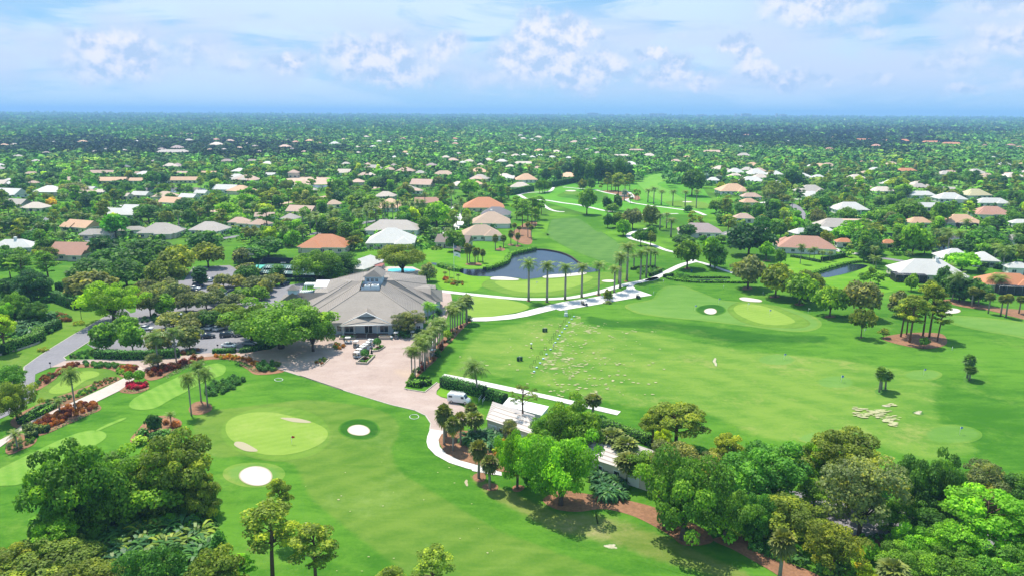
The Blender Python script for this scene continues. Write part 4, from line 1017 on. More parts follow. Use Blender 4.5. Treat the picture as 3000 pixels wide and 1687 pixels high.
PL,PR,AP,RB=Mz(725,990,4.2),Mz(1548,968,4.2),Mz(1147,780,7.5),Mz(1175,672,7.5)
UL,UR=Mz(968,863,5.6),Mz(1325,856,5.6)
pr=MB().poly([PL,PR,UR,UL]).poly([PL,UL,AP,RB]).poly([PR,RB,AP,UR]).poly([PL,RB,Vector((PL.x,RB.y,4.2))]).poly([PR,Vector((PR.x,RB.y,4.2)),RB])
po=cb("porch_roof",pr,[m_cedar])
cb("fascia",MB().tube([PL,PR],.17,5),[m_white],po)
cb("barge_board",MB().tube([PL+Vector((0,0,.08)),AP+Vector((0,-.1,.08)),PR+Vector((0,0,.08))],.16,5),[m_white],po)
gb=MB(); gi=Vector((0,.35,0))
gb.poly([UL+gi+Vector((.5,0,.15)),UR+gi+Vector((-.5,0,.15)),AP+gi+Vector((0,0,-.35))])
cb("gable",gb,[m_blue],po)
for x,y in ((785,1135),(965,1130),(1322,1122),(1512,1112)):
 p=g('M',x,y)
 cb("porch_column",MB().box((p.x,p.y,2.1),(.42,.42,4.2)).box((p.x,p.y,.3),(.6,.6,.6)).box((p.x,p.y,4.05),(.6,.6,.25)),[m_white])
pf0,pf1=g('M',800,1118),g('M',1500,1100)
cb("porch_floor",MB().box(((pf0.x+pf1.x)/2,pf0.y+3.2,.25),(pf1.x-pf0.x,8.6,.5)),[m_deck])
sp0,sp1=g('M',985,1180),g('M',1308,1178)
st=MB()
for k in range(4): st.box(((sp0.x+sp1.x)/2,sp0.y+.3+k*.55,.06+.06*k),(sp1.x-sp0.x,.56,.12+.12*k))
cb("steps",st,[m_deck])
cb("handrail",MB().tube([(sp0.x+(sp1.x-sp0.x)*.5,sp0.y,.1),(sp0.x+(sp1.x-sp0.x)*.5,sp0.y,1.0),(sp0.x+(sp1.x-sp0.x)*.5,sp0.y+2.2,1.4),(sp0.x+(sp1.x-sp0.x)*.5,sp0.y+2.2,.4)],.04,5),[m_white])

out=[c_,d_,r1,r4,r5,Mz(2334,422,5.4),Mz(2235,350,5.8),rr2,rr1,rr1+Vector((-2,9,-2.6)),bk1,bk2,Mz(700,240,8.2)+Vector((0,9,-3.6)),Mz(580,262,7.2),Mz(340,410,6.2),Mz(60,472,6.6),Mz(170,594,4.5),l3,l1]
cen=sum(out,Vector())/len(out); wm_=MB(); ins=[cen.lerp(p,.955) for p in out]
for i in range(len(ins)):
 p,q=ins[i],ins[(i+1) % len(ins)]
 wm_.poly([(p.x,p.y,0),(q.x,q.y,0),(q.x,q.y,min(q.z,p.z+3)-.12),(p.x,p.y,min(p.z,q.z+3)-.12)])
cb("wall",wm_,[m_blue])
fr0,fr1=ins[0],ins[1]
def on_front(px): 
 best=min(range(0,401),key=lambda i: abs(proj(fr0.lerp(fr1,i/400))[0]-full('M',px,0)[0])); return fr0.lerp(fr1,best/400)
for px in (560,712,1600,1720,1840,1960):
 p=on_front(px); cb("window",MB().box((p.x,p.y-.04,2.1),(1.5,.12,2.0),0,0).box((p.x,p.y-.09,2.1),(1.25,.08,1.75),0,1).box((p.x,p.y-.14,2.1),(.08,.05,1.75),0,0).box((p.x,p.y-.14,2.1),(1.25,.045,.08),0,0),[m_white,m_glass])
p=on_front(1175); cb("door",MB().box((p.x,p.y-.05,1.8),(2.6,.14,2.7),0,0).box((p.x-.62,p.y-.12,1.8),(1.1,.08,2.4),0,1).box((p.x+.62,p.y-.12,1.8),(1.1,.08,2.4),0,1),[m_white,m_darkp])
for px in (870,1420):
 p=on_front(px); cb("window",MB().box((p.x,p.y-.05,1.9),(2.9,.12,2.3),0,0).box((p.x,p.y-.1,1.9),(2.6,.08,2.0),0,1).box((p.x,p.y-.15,1.9),(.08,.05,2.0),0,0),[m_white,m_glass])

pa=MB(); e0,e1=g('E',372,598,4.3),g('E',628,588,4.3); dp=Vector((-1.5,11,0)); ap0,ap1=g('E',505,508,7.6),g('E',520,490,7.6)
pa.poly([e0,e1,ap0]).poly([e1,e1+dp,ap1,ap0]).poly([e1+dp,e0+dp,ap1]).poly([e0+dp,e0,ap0,ap1])
cb("pavilion_roof",pa,[m_cedar])
cl=MB(); cpt=g('E',510,512,7.2)
cl.box((cpt.x,cpt.y+.8,7.8),(3.2,3.0,1.6)); zt=8.6
cl.poly([(cpt.x-2.1,cpt.y-1.1,zt),(cpt.x+2.1,cpt.y-1.1,zt),(cpt.x,cpt.y+.8,zt+1.5)],1).poly([(cpt.x+2.1,cpt.y-1.1,zt),(cpt.x+2.1,cpt.y+2.7,zt),(cpt.x,cpt.y+.8,zt+1.5)],1).poly([(cpt.x+2.1,cpt.y+2.7,zt),(cpt.x-2.1,cpt.y+2.7,zt),(cpt.x,cpt.y+.8,zt+1.5)],1).poly([(cpt.x-2.1,cpt.y+2.7,zt),(cpt.x-2.1,cpt.y-1.1,zt),(cpt.x,cpt.y+.8,zt+1.5)],1)
cb("lantern",cl,[m_blue,m_cedar])
for p in (e0,e1,e0+dp,e1+dp,(e0+e1)/2): cb("pavilion_column",MB().box((p.x+(cpt.x-p.x)*.08,p.y+(cpt.y-p.y)*.08,2.1),(.4,.4,4.2)),[m_white])
mp=MB().poly([Mz(362,268,6.4),Mz(576,266,6.9),Mz(522,388,6.7),Mz(312,392,6.2)])
cb("flat_roof",mp,[m_plank])
for (x0_,y0_,x1_,y1_,n,zz) in ((170,342,350,310,9,5.2),(100,462,300,430,8,5.2)):
 pg=MB(); A,B_=g('M',x0_,y0_,zz),g('M',x1_,y0_,zz); Cc=g('M',x0_+30,y1_,zz)
 dv=Vector((Cc.x-A.x,Cc.y-A.y,0))
 for k in range(n):
  p=A.lerp(B_,k/(n-1)); q=p+dv; pg.box(((p.x+q.x)/2,(p.y+q.y)/2,zz),((q-p).length,.3,.22),math.atan2(dv.y,dv.x))
 for p in (A,B_,A+dv,B_+dv): pg.box((p.x,p.y,zz/2-.1),(.3,.3,zz-.2))
 for p,q in ((A,B_),(A+dv,B_+dv)): pg.box(((p.x+q.x)/2,(p.y+q.y)/2,zz-.27),((q-p).length,.3,.26),math.atan2(q.y-p.y,q.x-p.x))
 cb("pergola",pg,[m_white])

# ------------------------------------------------------------------ tennis court and pool
tc=G('E',(175,352),(770,375),(820,250),(245,240))
sheet("tennis_court",tc,speckle("court_paint",(.050,.115,.105),(.075,.145,.135),.6),9,smooth_=False)
ctr=sum(tc,Vector())/4
def tcp(u,v): return tc[0].lerp(tc[1],u).lerp(tc[3].lerp(tc[2],u),v)
ln=MB()
def cline(u0,v0,u1,v1,w_=.16):
 p,q=tcp(u0,v0),tcp(u1,v1); ln.box(((p.x+q.x)/2,(p.y+q.y)/2,.135),((q-p).length,w_,.01),math.atan2(q.y-p.y,q.x-p.x))
for u0 in (.06,.39,.71):
 w_=.24
 for f in (0,.14,.86,1): cline(u0+w_*f,.12,u0+w_*f,.88)
 for v in (.12,.33,.67,.88): cline(u0+(0 if v in (.12,.88) else .14*w_),v,u0+w_*(1 if v in (.12,.88) else .86),v)
 cline(u0+w_*.5,.33,u0+w_*.5,.67)
tag(ln.build("court_marking",m_white),kind="structure")
m_screen=flat("dark_windscreen",(.016,.022,.040),.8)
fo=empty("tennis_fence",tcp(.5,.5),"tall fence with dark windscreen around the tennis court","fence")
cn=[tcp(-.02,-.05),tcp(1.03,-.05),tcp(1.03,1.06),tcp(-.02,1.06)]
for i in range(4):
 p,q=cn[i],cn[(i+1) % 4]; d=q-p; an=math.atan2(d.y,d.x)
 o=MB().box(((p.x+q.x)/2,(p.y+q.y)/2,1.5 if i==2 or i==3 else .95),(d.length,.05,2.9 if i==2 or i==3 else 1.8),an).build("screen_panel",m_screen,fo); o.location=-fo.location
ps_=MB()
for i in range(4):
 p,q=cn[i],cn[(i+1) % 4]; m_=max(2,int((q-p).length/3.2))
 for k in range(m_): v=p.lerp(q,k/m_); ps_.tube([(v.x,v.y,0),(v.x,v.y,3.2)],.06,5)
 ps_.tube([(p.x,p.y,3.2),(q.x,q.y,3.2)],.05,4)
o=ps_.build("fence_frame",m_black,fo); o.location=-fo.location
for u0 in (.06,.39,.71):
 p,q=tcp(u0-.02,.5),tcp(u0+.26,.5); n_=MB().box(((p.x+q.x)/2,(p.y+q.y)/2,.62),((q-p).length,.03,.9),math.atan2(q.y-p.y,q.x-p.x))
 for v in (p,q): n_.tube([(v.x,v.y,0),(v.x,v.y,1.15)],.05,6)
 tag(n_.build("tennis_net",m_black),"dark tennis net across the " + {.06: "court beside the green awning",.39: "middle court behind the conifer",.71: "court under the spreading oak"}[u0],"tennis net","tennis nets")
aw=MB(); p=g('E',170,285,1.5)
aw.poly([p+Vector((-2.4,-1.2,.2)),p+Vector((1.6,-1.2,.2)),p+Vector((3.2,2.2,1.5)),p+Vector((-.8,2.2,1.5))])
for dx,dy,z in ((-2.3,-1.1,1.7),(1.5,-1.1,1.7),(3.1,2.1,3.0),(-.7,2.1,3.0)): aw.tube([(p.x+dx,p.y+dy,0),(p.x+dx,p.y+dy,z)],.06,5,1)
awr=empty("shade_awning",(p.x,p.y,0),"turquoise canvas awning at the corner of the tennis court","awning")
o=MB().poly([aw.v[i] for i in range(4)]).build("canvas",flat("green_canvas",(.06,.42,.33),.7),awr); o.location=-awr.location
for dx,dy,z in ((-2.3,-1.1,1.7),(1.5,-1.1,1.7),(3.1,2.1,3.0),(-.7,2.1,3.0)): MB().tube([(dx,dy,0),(dx,dy,z)],.06,5).build("post",m_white,awr)
sheet("pool_deck",G('E',(1270,300),(1290,268),(1420,262),(1640,265),(1740,310),(1720,335),(1500,340),(1280,335)),m_cpink,9,smooth_=False)
sheet("swimming_pool",G('E',(1405,295),(1440,283),(1560,282),(1660,290),(1640,312),(1500,318),(1420,312)),m_pool,11)

# ------------------------------------------------------------------ simple buildings with parts
def hip(mb,cx,cy,w,d,z0,pitch,rz,over=.6,mi=0,gable=False,ridge_along_w=None):
 al_=(w>=d) if ridge_along_w is None else ridge_along_w
 hw,hd=w/2+over,d/2+over
 cr,sr=math.cos(rz),math.sin(rz)
 T=lambda x,y,z: (cx+x*cr-y*sr,cy+x*sr+y*cr,z)
 h=(hd if al_ else hw)*math.tan(pitch)
 e=[T(-hw,-hd,z0),T(hw,-hd,z0),T(hw,hd,z0),T(-hw,hd,z0)]; e2=[(p[0],p[1],p[2]+.2) for p in e]
 k=0.0 if gable else (hd if al_ else hw)
 if al_: r0,r1_=T(-hw+k,0,z0+.2+h),T(hw-k,0,z0+.2+h)
 else: r0,r1_=T(0,-hd+k,z0+.2+h),T(0,hd-k,z0+.2+h)
 for i in range(4): mb.poly([e[i],e[(i+1) % 4],e2[(i+1) % 4],e2[i]],mi+1)
 if al_: fs=[(e2[0],e2[1],r1_,r0),(e2[1],e2[2],r1_),(e2[2],e2[3],r0,r1_),(e2[3],e2[0],r0)]
 else: fs=[(e2[0],e2[1],r0),(e2[1],e2[2],r1_,r0),(e2[2],e2[3],r1_),(e2[3],e2[0],r0,r1_)]
 for f in fs: mb.poly(f,mi)
 mb.poly(e[::-1],mi+1)
 return z0+.2+h
ROOFC={'white': (.61,.585,.56),'cream': (.60,.50,.43),'tan': (.52,.37,.28),'pink': (.54,.37,.30),'orange': (.52,.215,.11),'salmon': (.47,.25,.185),'grey': (.34,.32,.315),'pale': (.45,.395,.36),'slate': (.19,.18,.20),'brown': (.25,.19,.17),'peach': (.64,.40,.26),'yellow': (.52,.46,.28),'mauve': (.36,.28,.27)}
LANDM=[]
HCOUNT=[0]
m_scr_frame=m_black
m_screenmesh,_nt,b=newmat("screen_mesh"); b.inputs['Base Color'].default_value=(.02,.022,.03,1); b.inputs['Roughness'].default_value=.6; b.inputs['Alpha'].default_value=.8
def house(c,xl,xr,yc,roofc,label,rot=0.0,depth=.7,style='hip',wallm=None,detail=False,ref=None,wings=(),pitch=31,chimney=None,cage=None,name="house",hz=2.9,group=None,cat="house",w=None):
 s=CR[c][2]; Cn=g(c,(xl+xr)/2,yc,hz+1.2); k=ppm(Cn)
 rz=R_(rot); W=w or (xr-xl)/s/k/(abs(math.cos(rz))+depth*abs(math.sin(rz))); Dp=W*depth*1.2
 W-=1.2; Dp=max(5.0,min(Dp,22.0)-1.2)
 rs=random.Random(int(xl*7+yc*13)); wallm=wallm or rs.choice([m_wallc,m_wallw,m_wallw])
 cr,sr=math.cos(rz),math.sin(rz)
 T=lambda x,y: (Cn.x+x*cr-y*sr,Cn.y+x*sr+y*cr)
 blocks=[(0,0,W,Dp,hz)]
 if not wings and W>13 and style == 'hip': wings=((rs.choice((-.27,.27)),-.28,.4,.62),)
 for (fx,fy,fw,fd) in wings: blocks.append((fx*W,fy*Dp,fw*W,fd*Dp,hz-.12))
 rm,wm=MB(),MB(); top=0
 for i,(bx,by,bw,bd,bz) in enumerate(blocks):
  px,py=T(bx,by); wm.box((px,py,bz/2),(bw,bd,bz),rz)
  top=max(top,hip(rm,px,py,bw,bd,bz,R_(pitch),rz,gable=(style == 'gable')))
  if style == 'gable':
   h=(min(bw,bd)/2+.6)*math.tan(R_(pitch))*.93
   for sg in (-1,1):
    if bw>=bd: wm.poly([T(bx+sg*bw/2,by-bd/2)+(bz,),T(bx+sg*bw/2,by+bd/2)+(bz,),T(bx+sg*bw/2,by)+(bz+h,)])
    else: wm.poly([T(bx-bw/2,by+sg*bd/2)+(bz,),T(bx+bw/2,by+sg*bd/2)+(bz,),T(bx,by+sg*bd/2)+(bz+h,)])
 wins=[]
 for (bx,by,bw,bd,bz) in blocks[:1 if not detail else 2]:
  for sg in (-1,1):
   n=max(1,int(bw/4.2))
   for j in range(n): wins.append((bx-bw/2+bw*(j+.5)/n,by+sg*bd/2,1.7,0,sg))
   n=max(1,int(bd/5.0))
   for j in range(n): wins.append((bx+sg*bw/2,by-bd/2+bd*(j+.5)/n,1.5,1,sg))
 doorx=rs.uniform(-.25,.25)*W
 rc=ROOFC[roofc]; kk=rs.uniform(.9,1.08); rc=tuple(x*kk for x in rc)
 if detail:
  o=empty(name,(Cn.x,Cn.y,0),label,cat,group)
  off=-o.location
  wl=wm.build("wall",[wallm],o); wl.location=off
  rf=rm.build("roof",[m_roof,m_white],o,color=rc); rf.location=off
  shown=[q for q in wins if q[3]==1 or q[4]==-1]
  for (x,y,ww,ax,sg) in shown[:9]:
   px,py=T(x,y); a2=rz+(math.pi/2 if ax else 0)
   b_=MB().box((px,py,1.55),(ww+.25,.14,1.5),a2,0).box((px,py,1.55),(ww,.22,1.25),a2,1).box((px,py,1.55),(.08,.28,1.25),a2,0)
   wo=b_.build("window",[m_white,m_glass],o); wo.location=off
  px,py=T(doorx,-Dp/2); dr=MB().box((px,py,1.1),(1.3,.3,2.2),rz,0).box((px,py,1.05),(1.0,.36,2.0),rz,1).build("door",[m_white,m_deck],o); dr.location=off
  if chimney:
   px,py=T(chimney[0]*W,chimney[1]*Dp); ch_=MB().box((px,py,top-.1),(1.0,1.6,2.0),rz).box((px,py,top+.95),(1.2,1.8,.16),rz).build("chimney",[m_white],rf); ch_.location=(0,0,0)
  if cage:
   fx,fy,fw,fd=cage; cw_,cd_=fw*W,fd*Dp; px,py=T(fx*W,fy*Dp); cg=MB(); fr_=MB(); zz=2.7
   cg.box((px,py,zz/2+.35),(cw_,cd_,zz+.7),rz,0)
   n=max(2,int(cw_/2.6)); sn,cs=math.sin(rz),math.cos(rz)
   for j in range(n+1):
    x=-cw_/2+cw_*j/n; A=(px+x*cs+cd_/2*sn,py+x*sn-cd_/2*cs); B_=(px+x*cs-cd_/2*sn,py+x*sn+cd_/2*cs)
    fr_.tube([A+(0,),A+(zz+.72,),B_+(zz+.72,),B_+(0,)],.07,4)
   for y in (-cd_/2,0,cd_/2):
    A=(px-cw_/2*cs-y*sn,py-cw_/2*sn+y*cs,zz+.74); B_=(px+cw_/2*cs-y*sn,py+cw_/2*sn+y*cs,zz+.74); fr_.tube([A,B_],.07,4)
   c1_=cg.build("screen_enclosure",[m_screenmesh],o); c1_.location=off
   c2_=fr_.build("frame",[m_metal],c1_)
   pl=MB().box((px,py,.12),(cw_*.6,cd_*.5,.06),rz).build("pool",[m_pool],o); pl.location=off
 else:
  mb=MB(); base=0
  mb.v=rm.v+wm.v; mb.f=rm.f+[tuple(i+len(rm.v) for i in f) for f in wm.f]; mb.m=rm.m+[2+m for m in wm.m]; mb.sm=[False]*len(mb.f)
  for (x,y,ww,ax,sg) in wins:
   px,py=T(x,y); mb.box((px,py,1.5),(ww+.3,.16,1.5),rz+(math.pi/2 if ax else 0),3)
  ox,oy=Cn.x,Cn.y; mb.v=[(v[0]-ox,v[1]-oy,v[2]) for v in mb.v]
  o=mb.build(name,[m_roof,m_white,wallm,m_glass],loc=(ox,oy,0),color=rc); tag(o,label,cat,group)
 LANDM.append((ref or ("the " + label),Vector((Cn.x,Cn.y,0)),max(W,Dp)/2,Dp,rz,W)); HCOUNT[0]+=1
 return o
# ------------------------------------------------------------------ vehicles
def paint(name,colr):
 m,nt,b=newmat(name); b.inputs['Base Color'].default_value=c4(colr); b.inputs['Roughness'].default_value=.25
 b.inputs['Coat Weight'].default_value=.6; b.inputs['Specular IOR Level'].default_value=.5; return m
PAINT={'white': paint("white_car_paint",(.74,.75,.76)),'silver': paint("silver_car_paint",(.42,.44,.46)),'black': paint("black_car_paint",(.012,.014,.022)),'navy': paint("navy_car_paint",(.012,.020,.065)),'red': paint("red_car_paint",(.45,.02,.025)),'grey': paint("grey_car_paint",(.17,.18,.19))}
m_lampglass=flat("lamp_glass",(.75,.75,.72),.2); m_tail=flat("tail_lamp",(.35,.01,.01),.3)
def loft(sections,mi=0):
 """sections: list of (x, [(y,z)...]) closed rings"""
 mb=MB(); n=len(sections[0][1])
 for x,ring in sections: mb.v+=[(x,y,z) for y,z in ring]
 for i in range(len(sections)-1):
  for k in range(n):
   k2=(k+1) % n; mb.f.append((i*n+k,(i+1)*n+k,(i+1)*n+k2,i*n+k2)); mb.m.append(mi); mb.sm.append(True)
 mb.f.append(tuple(range(n))); mb.f.append(tuple((len(sections)-1)*n+k for k in reversed(range(n)))); mb.m+=[mi,mi]; mb.sm+=[False,False]
 return mb
def ring(hw,zb,zt,taper=.92): return [(-hw,zb+.08),(-hw*.97,zb),(hw*.97,zb),(hw,zb+.08),(hw,zt-.22),(hw*taper,zt),(-hw*taper,zt),(-hw,zt-.22)]
def wheel_mb(r,w_):
 mb=MB(); mb.tube([(0,-w_/2,0),(0,w_/2,0)],r,14,0); mb.tube([(0,-w_/2-.012,0),(0,w_/2+.012,0)],r*.58,10,1); return mb
_vm={}
def vehicle_parts(kind):
 if kind in _vm: return _vm[kind]
 P={}
 if kind == 'sedan':
  L_,hw,R=4.6,.9,.33
  P['body']=loft([(-2.3,ring(.78,.42,.78)),(-2.2,ring(.86,.28,.92)),(-1.5,ring(.9,.24,1.0)),(-.6,ring(.9,.24,.98)),(.9,ring(.9,.24,.96)),(1.6,ring(.88,.24,.86)),(2.15,ring(.82,.28,.76)),(2.3,ring(.72,.38,.64))])
  P['cabin']=loft([(-1.75,ring(.68,.9,1.02,.95)),(-1.0,ring(.76,.9,1.42,.82)),(.25,ring(.76,.9,1.44,.82)),(1.15,ring(.7,.9,.98,.95))])
  P['roof']=loft([(-1.05,ring(.60,1.36,1.47,.9)),(-.4,ring(.63,1.38,1.5,.9)),(.3,ring(.60,1.36,1.47,.9))]); wx=(-1.4,1.4)
 elif kind == 'suv':
  L_,hw,R=4.7,.94,.37
  P['body']=loft([(-2.35,ring(.84,.45,1.05)),(-2.2,ring(.92,.34,1.12)),(-.5,ring(.94,.3,1.1)),(1.0,ring(.94,.3,1.1)),(1.9,ring(.9,.32,1.02)),(2.25,ring(.84,.36,.92)),(2.36,ring(.76,.45,.78))])
  P['cabin']=loft([(-2.25,ring(.74,1.02,1.16,.95)),(-1.95,ring(.8,1.02,1.66,.85)),(.2,ring(.8,1.02,1.7,.85)),(1.15,ring(.74,1.02,1.12,.95))])
  P['roof']=loft([(-2.05,ring(.66,1.6,1.72,.9)),(-.8,ring(.69,1.62,1.77,.9)),(.3,ring(.66,1.6,1.72,.9))]); wx=(-1.42,1.42)
 elif kind == 'van':
  L_,hw,R=5.7,1.0,.38
  P['body']=loft([(-2.85,ring(.95,.45,2.25,.88)),(-2.7,ring(1.0,.36,2.42,.86)),(.9,ring(1.0,.34,2.45,.86)),(1.35,ring(1.0,.34,2.3,.84)),(1.95,ring(.98,.34,1.42,.88)),(2.6,ring(.94,.34,1.12,.9)),(2.82,ring(.84,.40,.9,.9))])
  P['windscreen']=MB().poly([(2.0,-.80,1.44),(2.0,.80,1.44),(1.40,.72,2.26),(1.40,-.72,2.26)]).poly([(1.9,-.80,1.42),(1.9,.80,1.42),(1.3,.72,2.22),(1.3,-.72,2.22)])
  P['side_window']=MB()
  for sg in (-1,1): P['side_window'].box((1.15,sg*.985,1.72),(.75,.06,.58)).box((-2.0,sg*.985,1.75),(1.0,.06,.52))
  P['roof_rack']=MB()
  for x in (-2.4,-1.3,-.2,.8): P['roof_rack'].tube([(x,-.85,2.4),(x,-.85,2.6),(x,.85,2.6),(x,.85,2.4)],.035,5)
  for y in (-.8,.8,.35): P['roof_rack'].tube([(-2.6,y,2.62),(1.0,y,2.62)],.035,5)
  wx=(-1.75,1.85)
 elif kind == 'cart':
  L_,hw,R=2.4,.6,.23
  P['body']=loft([(-1.15,ring(.52,.28,.62)),(-1.0,ring(.58,.25,.80)),(-.35,ring(.58,.25,.78)),(-.30,ring(.58,.22,.34)),(.45,ring(.58,.22,.34)),(.55,ring(.56,.22,.80)),(1.0,ring(.5,.25,.70)),(1.2,ring(.36,.32,.55))])
  P['seat']=MB().box((-.45,0,.84),(.5,1.05,.14)).box((-.74,0,1.12),(.12,1.05,.5))
  P['canopy']=loft([(-.95,ring(.52,1.86,1.92,.95)),(-.8,ring(.60,1.86,1.97,.9)),(.6,ring(.60,1.86,1.97,.9)),(.78,ring(.50,1.86,1.92,.95))])
  P['canopy_frame']=MB()
  for sg in (-1,1): P['canopy_frame'].tube([(.72,sg*.5,.7),(.6,sg*.54,1.88)],.025,5).tube([(-.95,sg*.5,.75),(-.82,sg*.54,1.88)],.025,5)
  P['steering_wheel']=MB().tube([(.5,.28,.72),(.25,.28,1.0)],.025,5).tube([(.25,.28+.17*math.cos(t),1.0+.17*math.sin(t)) for t in np.linspace(0,6.28,9)],.02,4)
  P['bag_rack']=MB().box((-1.2,0,.62),(.28,1.0,.08)).tube([(-1.22,-.28,.6),(-1.3,-.28,1.45)],.12,7).tube([(-1.22,.28,.6),(-1.3,.28,1.45)],.12,7)
  wx=(-.78,.82)
 P['_']=(R,hw,wx); _vm[kind]=P; P['_m']={}
 return P
def vehicle(kind,loc,rz,colour,label,group=None,name=None,cat=None):
 P=vehicle_parts(kind); R,hw,wx=P['_']; z=.13
 o=empty(name or {'sedan': 'parked_car','suv': 'parked_car','van': 'delivery_van','cart': 'golf_cart'}[kind],(loc.x,loc.y,z),label,cat or {'van': 'van','cart': 'golf cart'}.get(kind,'car'),group,rz)
 pm=PAINT.get(colour,PAINT['white'])
 mats={'body': pm,'cabin': m_glass,'roof': pm,'windscreen': m_glass,'side_window': m_glass,'roof_rack': m_white,'seat': flat_seat,'canopy': m_white,'canopy_frame': m_black,'steering_wheel': m_black,'bag_rack': m_black}
 for k,mb in P.items():
  if k.startswith('_'): continue
  key=(k,colour if k in ('body','roof') else '')
  if key not in P['_m']: P['_m'][key]=mb.mesh(kind + "_" + k,mats[k])
  nm={'cabin': 'window'}.get(k,k); link(nm,P['_m'][key],o)
 if 'wheel' not in P['_m']: P['_m']['wheel']=wheel_mb(R,.2).mesh("wheel",[m_rubber,m_chrome])
 for x in wx:
  for sg in (-1,1): link("wheel",P['_m']['wheel'],o,(x,sg*(hw-.1),R))
 if kind in ('sedan','suv','van'):
  if 'lamp' not in P['_m']: P['_m']['lamp']=MB().box((0,0,0),(.1,.34,.16)).mesh("headlight",m_lampglass); P['_m']['tail']=MB().box((0,0,0),(.08,.3,.18)).mesh("tail_light",m_tail)
  fx={'sedan': 2.24,'suv': 2.30,'van': 2.78}[kind]; bx={'sedan': -2.27,'suv': -2.3,'van': -2.82}[kind]
  for sg in (-1,1): link("headlight",P['_m']['lamp'],o,(fx,sg*.52,.62 if kind != 'van' else .78)); link("tail_light",P['_m']['tail'],o,(bx,sg*.62,.78 if kind == 'sedan' else .95))
 return o
flat_seat=flat("seat_vinyl",(.45,.40,.30),.5)
CARS=[('sedan','D',1240,918,5,'white',"white sedan parked alone behind the leafy island near the entry road"),('sedan','D',1765,985,14,'black',"black sedan parked beside the row of white cars"),
  ('sedan','D',1720,915,75,'white',"white car under trees, first of the row nose to the planting strip"),('suv','D',1795,910,75,'white',"white sport utility car in the middle of the shaded row"),('suv','D',1865,918,65,'silver',"silver car at the end of the shaded row beside the spreading oak"),
  ('suv','D',1930,975,20,'black',"black sport utility car half under the spreading oak crown"),('suv','D',2050,968,25,'grey',"grey sport utility car tucked under the edge of the spreading oak"),
  ('sedan','D',1945,1062,-8,'white',"white convertible with dark top parked behind the short clipped hedge"),('sedan','D',2120,1045,-12,'grey',"grey coupe parked at the second clipped hedge by the brick drive"),
  ('sedan','D',1645,595,0,'black',"black sedan nearest in the trio along the mulch bank"),('sedan','D',1655,575,0,'white',"white sedan between two dark cars along the mulch bank"),('suv','D',1685,553,0,'navy',"navy car at the far end of the trio along the mulch bank"),
  ('suv','O',1505,480,60,'white',"white car with its rear showing between two island trees"),('sedan','O',1610,415,40,'black',"dark car glimpsed behind the bright green island tree"),('sedan','O',1915,415,80,'red',"small red car between the two bright green island trees"),
  ('suv','O',2445,305,70,'navy',"navy car parked alone by the hedge of the tennis court"),('sedan','O',1280,250,30,'white',"white car in the far corner of the lot by the conifer"),('sedan','O',1340,225,30,'black',"dark car in the far corner of the lot beside a red flowering bush"),('suv','O',1430,620,75,'silver',"silver car under the island trees at the middle of the lot"),
  ('sedan','O',690,1265,80,'silver',"pale blue silver car behind the long hedge between two palms"),('sedan','V',430,622,60,'black',"dark car parked on the curving street of white roofed houses"),('sedan','V',412,645,60,'black',"second dark car stopped on the curving street of white roofed houses"),
  ('sedan','V',715,582,10,'white',"white car on the drive before the broad white roofed house"),('sedan','U',575,695,-25,'white',"white car on the drive of the small grey hipped house"),('suv','U',2075,775,60,'black',"dark car on the short street between the palms"),('sedan','X',70,235,10,'silver',"silver car before the tan house with the boxy hedge")]
for (k,c,x,y,rz,colr,lb) in CARS: vehicle(k,g(c,x,y),R_(rz),colr,lb,"cars in the club parking lot" if c in 'DO' else None)
vehicle('van',g('L',528,470),R_(-17),'white',"white work van with roof rack on the brick drive by the hedge")
CARTS=[('N',400,300,5,"golf cart by the planter at the clubhouse steps, its side to the plaza"),('N',555,370,75,"golf cart standing alone between the steps and the parked row"),('N',575,590,-20,"white topped golf cart closest to the lower planter in the parked row"),('N',620,530,-20,"second golf cart of the row from the lower planter"),('N',680,478,-20,"third golf cart of the row behind the lower planter"),
   ('N',735,435,-20,"fourth golf cart of the row beside the street clock"),('N',800,390,-20,"fifth golf cart of the row just behind the street clock"),('N',840,345,-20,"last golf cart of the row by the upper planter"),('N',1325,200,85,"golf cart parked at the right of the porch planter"),('N',1640,180,85,"golf cart in the shade by the shrubs under the wall"),
   ('N',2010,400,60,"golf cart half hidden behind the driveway palms"),('N',2030,545,60,"golf cart with dark seat behind the palm trunks near the range"),('R',1405,268,-35,"dark golf cart on the white cart path by the royal palms"),('V',2260,283,0,"tiny golf cart on the far course below the dark hedge"),('F',1940,648,60,"small dark cart at the edge of the white path corner")]
for i,(c,x,y,rz,lb) in enumerate(CARTS): vehicle('cart',g(c,x,y),R_(rz),'black' if i in (12,14) else ('silver' if i % 3 else 'white'),lb,"golf carts on the plaza" if c == 'N' else None)

